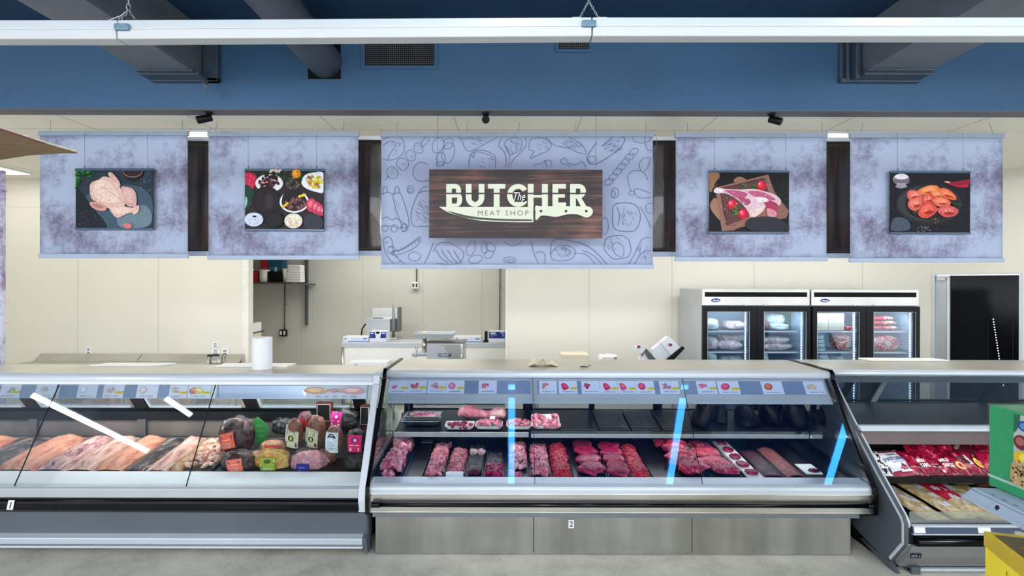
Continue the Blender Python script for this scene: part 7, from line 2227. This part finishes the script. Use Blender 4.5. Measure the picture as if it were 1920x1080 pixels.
# small carton with a blue mark, lower in the opening
a, b_ = W(655, 678.5, 7.9), W(727, 700, 7.9)
t = empty('white_carton', ((a.x+b_.x)/2, 8.0, .62), 'white carton with a round blue mark on a cart in the opening', 'box')
MB().box(a.x, b_.x, 7.85, 8.15, .64, a.z, srgb(226, 230, 232)).build('carton', M['print_box'], t, .003)
A_ = Art(lambda px, py: W(px, py, 7.849), (0, -1, 0), .001); A_.disc(668, 687, 4.2, 4.2, srgb(40, 80, 190), 18); 
for k in range(4): A_.rect(681+k*3, 688, 682.8+k*3, 691, srgb(90, 94, 110))
A_.build('carton_print', M['print_matte'], t)
t = empty('utility_cart', ((a.x+b_.x)/2, 8.0, 0), 'low steel cart holding the white carton in the opening', 'cart')
MB().box(a.x-.08, b_.x+.02, 7.80, 8.2, .62, .638).build('top', M['steel_soft'], t, .003)
for x in (a.x-.06, b_.x):
    for y in (7.83, 8.17): MB().cyl((x, y, .0), (x, y, .62), .014, n=10).build('leg', M['steel'], t)
# wall shelf upper left with tubs
dsf = 9.45
def SF(px, py): return W(px, py, dsf)
zs = SF(0, 528).z
t = empty('wall_shelf', (WX(510, dsf), dsf, zs-.02), 'dark steel wall shelf in the back room holding tubs', 'shelf')
x0, x1 = -5.3, WX(552, dsf)
MB().box(x0, x1, dsf-.1, 9.99, zs-.03, zs).build('board', M['steel_dark'], t, .003)
MB().add([(x1, dsf-.1, zs-.03), (x1, dsf-.1, zs), (x1+.18, 9.98, zs-.06), (x1+.18, 9.98, zs-.03), (x1, 9.98, zs-.03)], [(0, 1, 3, 2), (0, 2, 4)]).build('bracket', M['steel_dark'], t, solid=.006)
MB().box(WX(573.5, 9.9)-.016, WX(573.5, 9.9)+.016, 9.9, 9.99, WZ(611, 9.9), 3.0).build('upright', M['steel_dark'], t)
def tub(px0, px1, py, d, mat, label, taper=.9, lid=True, stripes=0, name='plastic_tub'):
    a, b_ = W(px0, py, d), WX(px1, d)
    x = (a.x+b_)/2; r_ = (b_-a.x)/2
    t = empty(name, (x, d, zs+.001), label, 'tub')
    mb = MB(); h_ = a.z-zs
    mb.lathe((x, d, zs+.002), [(0, 0), (r_*taper, 0), (r_, h_*.9), (r_, h_*.9)], 20) ; mb.build('tub', M[mat], t)
    if lid: MB().lathe((x, d, zs+.002), [(r_*1.04, h_*.88), (r_*1.04, h_), (r_*.9, h_), (0, h_)], 20).build('rim', M[mat], t)
    return t
tub(487, 505, 506, 9.36+.1, 'white_plastic', 'white tub left of the black box on the back room shelf', .92)
tub(530, 545, 504, 9.5, 'white_plastic', 'small white tub beside the white lid stack on the shelf', .85)
t = empty('stacked_lids', (WX(554, 9.5), 9.5, zs), 'tall stack of white square tubs at the right end of the shelf', 'tubs')
for k in range(7):
    a, b_ = WX(540.5+.4*k, 9.5), WX(567-.6*k*.2, 9.5); z0 = zs+.002+k*.046
    MB().box(a, b_, 9.42, 9.62, z0, z0+.043).build('tub', M['white_plastic'], t, .006)
solo('black_crate', MB().box(WX(507, 9.5), WX(529, 9.5), 9.40, 9.6, zs+.001, WZ(510, 9.5)), M['black_matte'], 'black box between the white tubs on the back room shelf', 'box', bevel=.005)
t = empty('red_box', (WX(482, 9.45), 9.45, zs+.001), 'small red and white box at the left of the shelf', 'box')
MB().box(WX(474, 9.45), WX(486, 9.45), 9.40, 9.5, zs+.001, WZ(509, 9.45)).build('carton', M['red'], t, .003)
MB().box(WX(468, 9.45), WX(473.5, 9.45), 9.40, 9.5, zs+.001, WZ(505, 9.45)).build('white_part', M['white_plastic'], t, .003)
for px0, px1, py1, py0, mat, lb in ((490, 504, 506, 484, 'red', 'red box standing behind the white tub on the shelf'), (504.5, 531, 511, 483, 'teal', 'teal blue patterned box behind the black box on the shelf')):
    a, b_ = WX(px0, 9.7), WX(px1, 9.7)
    t = empty('shelf_box', ((a+b_)/2, 9.75, zs+.001), lb, 'box')
    MB().box(a, b_, 9.66, 9.85, zs+.001, WZ(py0, 9.7)+.1).build('carton', M[mat], t, .003)
    A_ = Art(lambda u, v: Vector((a+(b_-a)*u, 9.66, zs+.3*(1-v))), (0, -1, 0), .001)
    for k in range(4): A_.rect(.1, .1+k*.22, .9, .15+k*.22, srgb(214, 120, 130) if mat == 'red' else srgb(90, 160, 186)); 
    if mat == 'teal': A_.disc(.55, .35, .12, .35, srgb(190, 220, 230), 12)
    A_.build('carton_print', M['print_matte'], t)
# conduits with outlets
def conduit(px, py0, py1, lb, box_=True, d=9.97, bw=6.5, bh=6, bmat='black'):
    x = WX(px, d)
    t = empty('conduit_outlet', (x, d, WZ(py1, d)), lb, 'outlet')
    MB().cyl((x, d, WZ(py1, d)), (x, d, WZ(py0, d)), .012, n=10).build('conduit', M['conduit'], t)
    if box_:
        c = W(px-2, py1, d)
        w, h_ = bw/960*d, bh/960*d
        MB().box(c.x-w, c.x+w, d-.05, d+.02, c.z-h_, c.z+h_).build('box', M[bmat], t, .004)
        mb = MB()
        for s in (-.5, .5): mb.box(c.x+s*w-.018, c.x+s*w+.018, d-.054, d-.05, c.z-h_*.6, c.z+h_*.6)
        mb.build('socket', M['white_plastic'] if bmat == 'black' else M['ink'], t, .003)
    q = W(px+1, (py0+py1)/2-8, d-.012); MB().box(q.x-.02, q.x+.03, d-.014, d, q.z-.008, q.z+.008).build('strap', M['conduit'], t)
conduit(534, 534, 624, 'vertical conduit with a black double outlet under the back room shelf')
conduit(781, 470, 535, 'short conduit with a white outlet box hanging below the central banner', bw=6, bh=6, bmat='white_plastic')
conduit(937, 470, 622, 'long bare conduit beside the right edge of the opening', box_=False)
# left inner side of the opening: leaning pole, boxes, cable
solo('leaning_pole', MB().cyl(W(476, 606, 8.2), W(466, 560, 8.2), .016, n=10).cyl(W(466, 560, 8.2), Vector((W(462, 545, 8.3).x, 8.3, 2.0)), .016, n=10), M['steel'], 'short steel pole leaning out of the left side of the opening', 'pole')
t = empty('storage_rack', (-4.4, 8.4, 0), 'narrow rack with papers and dark bins at the left edge of the opening', 'rack')
xl = -4.55
for z in (.62, .85, 1.0, 1.18):
    MB().box(xl, WX(474, 8.3), 8.3, 8.7, z-.02, z).build('shelf', M['steel_dark'], t)
MB().box(xl, xl+.03, 8.3, 8.7, 0, 2.3).box(-4.30, -4.285, 8.32, 8.35, 0, 2.3).build('upright', M['black'], t)
for z0, z1, mat in ((1.18, 1.33, 'white_plastic'), (1.0, 1.16, 'paper_cream'), (.86, .93, 'black'), (.63, .72, 'black')):
    MB().box(xl+.05, WX(473.5, 8.3), 8.31, 8.6, z0+.002, z1).build('bin', M[mat], t, .004)
solo('yellow_hose', MB().tube([W(466, 668, 8.25), W(468, 676, 8.25), W(470, 690, 8.25), W(474, 704, 8.25)], .014, 8), M['yellow'], 'short piece of yellow hose at the left edge of the opening', 'hose')

# ================================================================== reach-in fridges
def fridge(px0, px1, d, label, dep=.86, contents=()):
    x0, x1 = WX(px0, d), WX(px1, d)
    zt_ = WZ(541, d)
    t = empty('reach_in_fridge', ((x0+x1)/2, d+dep/2, 0), label, 'fridge', 'two door reach in fridges')
    th = .04
    sh_ = MB().box(x0, x0+th, d+.02, d+dep, .05, zt_).box(x1-th, x1, d+.02, d+dep, .05, zt_).box(x0+th, x1-th, d+.022, d+dep-.002, zt_-.27, zt_-.001).box(x0+th, x1-th, d+.022, d+dep-.002, .05, .3)
    sh_.build('cabinet', M['steel_soft'], t, .004)
    MB().box(x0+th, x1-th, d+dep-.04, d+dep, .3, zt_-.27).box(x0+th, x0+th+.01, d+.05, d+dep-.04, .3, zt_-.27).box(x1-th-.01, x1-th, d+.05, d+dep-.04, .3, zt_-.27).build('liner', M['fridge_white'], t)
    # header
    hz = WZ(571.5, d)
    MB().box(x0, x1, d-.01, d+.02, hz, zt_).build('header', M['steel'], t, .004)
    MB().box(x0+.035, x1-.035, d-.013, d-.009, WZ(555.5, d), WZ(546.5, d)).build('grille', M['black_matte'], t)
    ox = x0 + (x1-x0)*.126; oz = WZ(562, d)
    A_ = Art(lambda u, v: Vector((ox+u, d-.011, oz-v)), (0, -1, 0), .001); A_.disc(0, 0, .062, .026, srgb(226, 228, 236), 26); A_.disc(0, 0, .058, .023, srgb(30, 48, 120), 26); A_.build('badge', M['print_matte'], t)
    text_mesh('Atosa', lambda u, v: Vector((ox+u, d-.0135, oz-v)), 0, .012, .025, M['white_ink'], 'badge_lettering', t, wid=.086, shear=.15, off=.02)
    for s in (.40, .585):
        xx = x0+(x1-x0)*s; MB().cyl((xx, d-.018, WZ(570, d)), (xx, d-.008, WZ(570, d)), .012, n=12).build('lock', M['steel'], t)
    # doors
    xm = (x0+x1)/2
    zt2 = hz-.008
    openings = []
    for (a, b_) in ((x0+.004, xm-.002), (xm+.002, x1-.004)):
        wl, wr = (b_-a)*.095+.0, (b_-a)*.125
        if a > xm-.01: wl, wr = (b_-a)*.135, (b_-a)*.085
        else: wl, wr = (b_-a)*.085, (b_-a)*.135
        ga, gb = a+wl, b_-wr
        gz1, gz0 = WZ(583, d), .40
        dr_ = MB().box(a, ga, d-.035, d+.015, .25, zt2).box(gb, b_, d-.035, d+.015, .25, zt2).box(ga, gb, d-.035, d+.015, gz1, zt2).box(ga, gb, d-.035, d+.015, .25, gz0).build('door', M['black'], t, .003)
        MB().box(ga, gb, d-.012, d-.006, gz0, gz1).build('door_glass', M['glass_door'], dr_)
        MB().tube([(ga, d-.036, gz0), (gb, d-.036, gz0), (gb, d-.036, gz1), (ga, d-.036, gz1)], .0025, 5, closed=True).build('glass_gasket', M['alu_pale'], dr_)
        openings.append((ga, gb))
        # led strip on the inner right side
        lb_ = MB()
        z = .45
        mbx = MB().box(gb-.032, gb-.012, d+.03, d+.045, .42, WZ(584, d)).build('light_strip', M['alu_pale'], t)
        while z < WZ(586, d):
            lb_.box(gb-.028, gb-.016, d+.022, d+.03, z, z+.018); z += .034
        lb_.build('led', M['led'], mbx)
    MB().box(x0+.02, x1-.02, d+.05, d+dep-.1, .0, .06).build('base', M['black'], t)
    shelves = []
    for py in (617.5, 656.5, 694):
        z = WZ(py+1.5, d+.12)
        shelves.append(z)
        s_ = MB().box(x0+.06, x1-.07, d+.10, d+.11, z-.018, z)
        for i in range(40):
            xx = x0+.06+(x1-x0-.13)*i/39; s_.box(xx-.002, xx+.002, d+.11, d+.7, z-.008, z-.002)
        for i in range(5): s_.box(x0+.06, x1-.07, d+.12+.14*i, d+.126+.14*i, z-.012, z-.006)
        s_.build('wire_shelf', M['white_metal'], t)
    lad = MB()
    for i in range(44):
        z = .5+i*.034
        if z > zt_-.3: break
        lad.box(x1-.052, x1-.05, d+.06, d+.55, z-.004, z+.004)
    lad.build('side_rack', M['alu_pale'], t)
    area_light('fridge_light', ((x0+x1)/2, d+.10, zt_-.32), x1-x0-.2, .08, 2.6, (.78, .9, 1.0), (math.radians(35), 0, 0))
    return openings, shelves
DFR = 6.53
op1, shv = fridge(1316, 1517.5, DFR, 'left stainless two door glass fridge with frozen chickens')
op2, shv2 = fridge(1520.5, 1722, DFR, 'right stainless two door glass fridge with cartons and red bags')
# side panel visible left of the left fridge
CHK = [(1, 1, 1)]
M['frozen'] = meat('frosted frozen poultry', [(0.3, (140, 120, 130)), (0.48, (196, 178, 180)), (0.62, (224, 210, 206)), (0.75, (240, 236, 236))], 9, 1.4, rough=.3)
M['red_bag'] = plain('glossy red bag', (190, 22, 44), .22, 0, .3, 9, .8, 26, coat=.5)
M['bag_mix'] = meat('red bag with pale contents', [(0.36, (176, 18, 44)), (0.46, (206, 60, 76)), (0.52, (226, 190, 176)), (0.7, (242, 226, 210))], 12, 1.5, rough=.25)
M['clear_bag'] = meat('frosty bag', [(0.3, (120, 150, 160)), (0.5, (180, 196, 200)), (0.7, (226, 232, 232))], 7, 1.2, rough=.25)
def item(px0, px1, py0, base, d, dep, mat, name, lb, cat, group=None, amp=.15, sq=.7, seed=1):
    x0, x1 = WX(px0, d), WX(px1, d); zt_ = WZ(py0, d)
    h_ = zt_-base
    mb = MB().blob(((x0+x1)/2, d+dep/2, base+h_/2), ((x1-x0)/2, dep/2, h_/2), None, amp, 1.7, seed, 26, 16, sq=sq)
    lo = min(v.z for v in mb.v)
    for v in mb.v: v.z += base+.002-lo
    return solo(name, mb, M[mat], lb, cat, group)
s1, s2, s3 = shv
dd = DFR+.13
G = 'frozen bags in the left fridge'
item(1324, 1352, 598, s1, dd, .3, 'clear_bag', 'frozen_bag', 'pale frosty bag at the left of the top shelf behind the first glass door', 'frozen bag', G, seed=1)
item(1362, 1402, 601, s1, dd+.05, .3, 'frozen', 'frozen_bag', 'dim greyish bag at the right of the top shelf behind the first glass door', 'frozen bag', G, seed=2)
item(1322, 1352, 633, s2, dd+.03, .3, 'frozen', 'frozen_chicken', 'greyish chicken at the left of the middle shelf behind the first door', 'frozen chicken', G, seed=3)
item(1345, 1401, 640, s2, dd, .3, 'frozen', 'frozen_chicken', 'large pale pink chicken lying in front on the middle shelf behind the first door', 'frozen chicken', G, seed=4, sq=.9)
item(1352, 1402, 626, s2+.09, dd+.18, .25, 'frozen', 'frozen_chicken', 'pinkish chicken on top at the back of the middle shelf behind the first door', 'frozen chicken', G, seed=5)
item(1324, 1350, 662, s3, dd, .25, 'clear_bag', 'frozen_bag', 'bluish bag on the lower shelf behind the first door', 'frozen bag', G, seed=6)
item(1352, 1400, 668, s3, dd+.06, .25, 'clear_bag', 'frozen_bag', 'wide bluish bag on the lower shelf behind the first door', 'frozen bag', G, seed=16)
item(1428, 1448, 602, s1, dd, .25, 'liver', 'frozen_bag', 'mauve packet at the left of the top shelf behind the second door', 'frozen bag', G, seed=7)
item(1446, 1486, 606, s1, dd, .3, 'clear_bag', 'frozen_bag', 'whitish bag lying on the top shelf behind the second door', 'frozen bag', G, seed=8)
item(1440, 1478, 588, s1+.06, dd+.15, .3, 'clear_bag', 'frozen_bag', 'tall translucent bag behind the whitish one, second door', 'frozen bag', G, seed=9)
solo('green_card_box', MB().box(WX(1478, dd), WX(1499, dd), dd+.2, dd+.35, s1+.002, WZ(582, dd)), M['green_dark'], 'dark green box at the upper right behind the second door', 'box', bevel=.004)
item(1427, 1492, 643, s2, dd, .32, 'frozen', 'frozen_chicken', 'long pale chicken lying flat on the middle shelf, lower of two behind the second door', 'frozen chicken', G, seed=10, sq=.85)
item(1429, 1488, 630, s2+.075, dd+.02, .3, 'frozen', 'frozen_chicken', 'long pale chicken lying on top of another behind the second door', 'frozen chicken', G, seed=11, sq=.9)
item(1427, 1446, 662, s3, dd, .22, 'clear_bag', 'frozen_bag', 'small bag with a round mauve label on the lower shelf behind the second door', 'frozen bag', G, seed=12)
item(1454, 1488, 676, s3, dd+.1, .25, 'clear_bag', 'frozen_bag', 'low bluish bag on the lower shelf at right behind the second door', 'frozen bag', G, seed=18)
# cartons behind the third door
for px0, px1, lb in ((1531, 1555, 'left beige carton with a white label behind the third door'), (1556, 1585, 'right beige carton with a white label behind the third door')):
    a, b_ = WX(px0, dd), WX(px1, dd)
    t = empty('carton', ((a+b_)/2, dd+.1, s1+.001), lb, 'carton', 'beige cartons in the right fridge')
    MB().box(a, b_, dd+.02, dd+.3, s1+.002, WZ(586, dd)).build('box', M['cardboard_pale'] if 'cardboard_pale' in M else plain('beige carton', (196, 188, 168), .7), t, .004)
    MB().box(a+.03, b_-.03, dd+.017, dd+.02, WZ(604, dd), WZ(593, dd)).build('label', M['paper'], t)
item(1589, 1600, 610, s1, dd, .12, 'red_bag', 'red_packet', 'small red packet right of the beige cartons', 'packet', seed=13)
G2 = 'stock behind the third fridge door'
for k in range(4):
    a, b_ = WX(1531, dd), WX(1549-k, dd); z0 = s2+.002+k*.052
    solo('folded_white_bag', MB().box(a, b_, dd, dd+.25, z0, z0+.048), M['clear_bag'], 'white folded bag, %s of the stack behind the third door' % ['lowest', 'second from the bottom', 'third from the bottom', 'topmost'][k], 'bag', G2, bevel=.015, seg=3)
item(1572, 1602, 628, s2, dd+.05, .25, 'bag_mix', 'frozen_bag', 'bag with brownish and cream contents at right on the middle shelf behind the third door', 'frozen bag', G2, seed=14)
item(1533, 1562, 664, s3, dd, .25, 'clear_bag', 'frozen_bag', 'pale bag at the left of the lower shelf behind the third door', 'frozen bag', G2, seed=15)
item(1566, 1592, 668, s3, dd, .25, 'clear_bag', 'frozen_bag', 'whitish flat bag at the right of the lower shelf behind the third door', 'frozen bag', G2, seed=19)
G3 = 'red bags in the right fridge'
for k in range(6):
    z0 = s1+.002+(k//2)*.064
    px0, px1 = ((1633, 1663) if k % 2 == 0 else (1655, 1694-2*(k//2)))
    x0, x1 = WX(px0, dd), WX(px1, dd)
    hh = .030
    mb = MB().blob(((x0+x1)/2, dd+.16+.01*k, z0+hh), ((x1-x0)/2, .15, hh), None, .25, 2.2, 20+k, 24, 12, sq=.8)
    lo = min(v.z for v in mb.v)
    for v in mb.v: v.z += z0-lo
    solo('red_frozen_bag', mb, M['bag_mix'] if k % 2 else M['red_bag'], ['red bag at bottom left of the top shelf pile behind the fourth door', 'red and pale bag at bottom right of the top shelf pile behind the fourth door', 'red bag at left in the middle layer of the pile', 'red and pale bag at right in the middle layer of the pile', 'red bag at top left of the pile', 'red and pale bag at top right of the pile'][k], 'frozen bag', G3)
item(1631, 1672, 627, s2, dd+.12, .2, 'red_bag', 'red_frozen_bag', 'big plain red bag at left on the middle shelf behind the fourth door', 'frozen bag', G3, seed=30)
item(1640, 1692, 630, s2, dd, .16, 'bag_mix', 'red_frozen_bag', 'big red and pale bag on the middle shelf behind the fourth door', 'frozen bag', G3, seed=31)

# ================================================================== foreground cartons
# stack at the right
def quadbox(name, t, P00, ex, ey, z0, z1, mat, bevel=.004):
    """box with corner P00 (x,y), edge vectors ex, ey"""
    p = [Vector((P00[0], P00[1])), Vector((P00[0]+ex[0], P00[1]+ex[1])), Vector((P00[0]+ex[0]+ey[0], P00[1]+ex[1]+ey[1])), Vector((P00[0]+ey[0], P00[1]+ey[1]))]
    vs = [(q.x, q.y, z0) for q in p]+[(q.x, q.y, z1) for q in p]
    return MB().add(vs, [(0, 3, 2, 1), (4, 5, 6, 7), (0, 1, 5, 4), (1, 2, 6, 5), (2, 3, 7, 6), (3, 0, 4, 7)]).build(name, mat, t, bevel)

def vdir(a): 
    L_ = math.hypot(*a); return (a[0]/L_, a[1]/L_)
# yellow carton at the bottom
A0 = (2.015, 2.178); u = vdir((-.032, -.107)); n_ = (-u[1], u[0])
t = empty('yellow_carton', (2.2, 1.9, 0), 'tall yellow carton at the bottom right corner under the blue grey tray carton', 'carton')
quadbox('carton', t, A0, (u[0]*.62, u[1]*.62), (n_[0]*.5, n_[1]*.5), 0.0, .935, M['carton_yellow'], .003)
def ysd(s, z, off=0.0): return Vector((A0[0]+u[0]*s-n_[0]*off, A0[1]+u[1]*s-n_[1]*off, z))
quadbox('lid', t, (A0[0]-n_[0]*.004-u[0]*.003, A0[1]-n_[1]*.004-u[1]*.003), (u[0]*.63, u[1]*.63), (n_[0]*.51, n_[1]*.51), .885, .948, plain('ochre carton lid', (206, 176, 44), .55), .003)
to3 = lambda s, v: ysd(s, .95-v)
A_ = Art(to3, (-n_[0], -n_[1], 0), .0012); A_.k = 4
A_.rect(.150, .09, .156, .9, srgb(150, 120, 30)); A_.rect(.170, .10, .6, .6, srgb(236, 226, 220)); A_.disc(.22, .16, .03, .05, srgb(40, 90, 170), 18); A_.rect(.19, .22, .5, .24, srgb(210, 60, 50)); A_.disc(.30, .33, .07, .08, srgb(190, 120, 70), 18)
A_.build('side_print', M['print_box'], t)
tp = lambda s, v: Vector((A0[0]+u[0]*s+n_[0]*v, A0[1]+u[1]*s+n_[1]*v, .9485))
A_ = Art(tp, (0, 0, 1), .0012); A_.rect(.03, .015, .6, .48, srgb(96, 84, 56))
for k in range(26): A_.disc(R.uniform(.05, .4), R.uniform(.03, .4), R.uniform(.01, .03), R.uniform(.008, .02), jit(R.choice([(170, 160, 120), (60, 50, 36), (200, 190, 160), (120, 100, 60)]), 10), 8, R.uniform(0, 3))
A_.build('top_print', M['print_box'], t)
# blue grey tray carton
t = empty('grey_carton', (2.4, 2.3, .95), 'blue grey tray carton with round hand holes between the yellow and green ones', 'carton')
B0 = (2.21, 2.52); u2 = vdir((-.032, -.342)); n2 = (-u2[1], u2[0])
def bq(s, w, z): return (B0[0]+u2[0]*s+n2[0]*w, B0[1]+u2[1]*s+n2[1]*w, z)
zb_, zt_ = .9525, 1.018
Lg, Wg = .62, .45
vs = [bq(0, 0, zb_), bq(Lg, 0, zb_), bq(Lg, Wg, zb_), bq(0, Wg, zb_), bq(.045, .022, zt_), bq(Lg-.03, .022, zt_), bq(Lg-.03, Wg-.02, zt_), bq(.045, Wg-.02, zt_)]
MB().add(vs, [(0, 3, 2, 1), (4, 5, 6, 7), (0, 1, 5, 4), (1, 2, 6, 5), (2, 3, 7, 6), (3, 0, 4, 7)]).build('carton', M['carton_grey'], t, .003)
def sidep(s, f): 
    a = Vector(bq(s, -.0015, zb_)); b_ = Vector(bq(s, .0205, zt_)); return a + (b_-a)*f
A_ = Art(sidep, (-1, 0, .3), .0008)
A_.disc(.20, .52, .011, .16, srgb(30, 34, 42), 16); A_.rect(.02, .84, .6, .87, srgb(96, 110, 134)); A_.rect(.02, .30, .6, .31, srgb(120, 134, 158))
A_.build('hand_hole', M['print_matte'], t)
A_ = Art(lambda s, w: bq(s, w, zt_+.0006), (0, 0, 1), .0008)
for s in (.12, .18, .24, .30): A_.rect(s, .045, s+.022, .05, srgb(40, 44, 52))
A_.rect(.05, .028, .6, .030, srgb(110, 122, 146))
A_.build('slots', M['print_matte'], t)
# green wrapped carton
t = empty('green_carton', (2.5, 2.2, 1.0195), 'film wrapped green carton with a food picture on its side, top of the right stack', 'carton')
G0 = (2.327, 2.497)
gz0, gz1 = 1.0205, 1.412
MB().box(G0[0], G0[0]+.36, 1.97, G0[1], gz0, gz1).build('carton', plain('bright green carton', (30, 178, 104), .42, 0, .06, 10, coat=.3), t, .006)
gs = lambda s, v: Vector((G0[0]-.0015, G0[1]-s, gz1-v))
A_ = Art(gs, (-1, 0, 0), .0010)
A_.rect(0, .335, .52, .347, srgb(200, 226, 214)); A_.poly([(.128, .012), (.52, .0), (.52, .335), (.128, .335)], srgb(206, 214, 214))
A_.poly([(.128, .012), (.16, .010), (.155, .06), (.14, .09), (.128, .10)], srgb(20, 120, 76))
A_.disc(.178, .058, .030, .024, srgb(30, 70, 150), 20); A_.disc(.18, .058, .022, .016, srgb(90, 140, 200), 18)
A_.disc(.165, .135, .034, .034, srgb(110, 50, 54), 18); A_.disc(.162, .13, .020, .020, srgb(170, 100, 96), 14)
A_.disc(.17, .205, .036, .032, srgb(226, 186, 40), 16); A_.disc(.178, .20, .018, .018, srgb(240, 214, 90), 12)
A_.blob([(.13, .235), (.17, .22), (.25, .25), (.26, .32), (.13, .33)], srgb(190, 160, 110), 4)
for k in range(60): A_.disc(R.uniform(.132, .26), R.uniform(.22, .33), .006, .005, jit(R.choice([(120, 80, 50), (220, 200, 150), (90, 60, 40), (40, 40, 36)]), 12), 7); A_.k -= .9
A_.build('side_print', M['print_box'], t)
def wr(u_, v_):
    # film draped over the far top edge and the side
    s = u_*.52; hgt = v_
    x = G0[0]-.004-.006*abs(noise.noise(Vector((s*16, v_*6, 2))))
    return (x, G0[1]-s+.004, gz0+.004+(gz1-gz0+.006)*v_ + .006*noise.noise(Vector((s*14, 0, 7)))*(v_ > .9))
MB().grid(wr, 24, 24).build('stretch_film', M['film'], t)
MB().grid(lambda a, b_: (G0[0]-.006+.37*b_, G0[1]+.004-.52*a, gz1+.004+.010*abs(noise.noise(Vector((a*14, b_*9, 3))))), 26, 18).build('stretch_film', M['film'], t)

# cardboard flap at the upper left: an open carton standing on a rack just outside the picture
t = empty('storage_shelf', (-2.15, 1.4, 0), 'steel rack at the far left under the open cardboard carton', 'shelf')
for z in (.1, .7, 1.3, 1.9): MB().box(-2.5, -1.83, .9, 1.8, z-.02, z).build('board', M['steel_soft'], t)
for x in (-2.48, -1.85):
    for y in (.92, 1.78): MB().box(x-.02, x+.02, y-.02, y+.02, 0, 1.9).build('upright', M['steel_dark'], t)
t = empty('open_carton', (-2.1, 1.35, 1.901), 'brown cardboard carton whose open flap juts in at the upper left', 'carton')
cb = MB()
X0, X1, Y0_, Y1_ = -2.42, -1.86, 1.0, 1.70
for a in ((X0, X0+.006, Y0_, Y1_), (X1-.006, X1, Y0_, Y1_), (X0, X1, Y0_, Y0_+.006), (X0, X1, Y1_-.006, Y1_)):
    cb.box(*a, 1.905, 2.385)
cb.box(X0, X1, Y0_, Y1_, 1.905, 1.911)
cb.build('box', M['cardboard'], t)
pl = [(-1.865, 1.02), (-1.295, 1.0), (-1.300, 1.16), (-1.312, 1.31), (-1.330, 1.47), (-1.326, 1.555), (-1.335, 1.572), (-1.40, 1.590), (-1.55, 1.642), (-1.72, 1.70), (-1.865, 1.745)]
def zf(x, y): return 2.392 + .012*math.sin((x+1.9)*4) - (.010 if x > -1.5 else 0)*((x+1.5)/.2)
n = len(pl)
from mathutils.geometry import tessellate_polygon
tr = [tuple(q) for q in tessellate_polygon([[Vector((p[0], p[1], 0)) for p in pl]])]
MB().add([(p[0], p[1], zf(*p)) for p in pl]+[(p[0], p[1], zf(*p)+.0015) for p in pl], tr+[tuple(n+i for i in reversed(q)) for q in tr]).build('flap', M['cardboard'], t)
fe = MB()
for i in range(n):
    j = (i+1) % n
    a, b_ = pl[i], pl[j]
    fe.add([(a[0], a[1], zf(*a)+.001), (b_[0], b_[1], zf(*b_)+.001), (b_[0], b_[1], zf(*b_)+.0065), (a[0], a[1], zf(*a)+.0065)], [(0, 1, 2, 3)])
fe.add([(p[0], p[1], zf(*p)+.0065) for p in pl], tr)
fe.build('flap_edge', M['cardboard_edge'], t)
A_ = Art(lambda x, y: (x, y, zf(x, y)-.0004), (0, 0, -1), .0004)
A_.blob([(-1.303, 1.27), (-1.330, 1.30), (-1.350, 1.42), (-1.330, 1.46), (-1.316, 1.38)], srgb(128, 40, 52), 3); A_.blob([(-1.30, 1.05), (-1.36, 1.08), (-1.35, 1.22), (-1.31, 1.2)], srgb(120, 60, 50), 3)
A_.build('red_print', M['print_matte'], t)

# store tubes behind: nothing else is seen
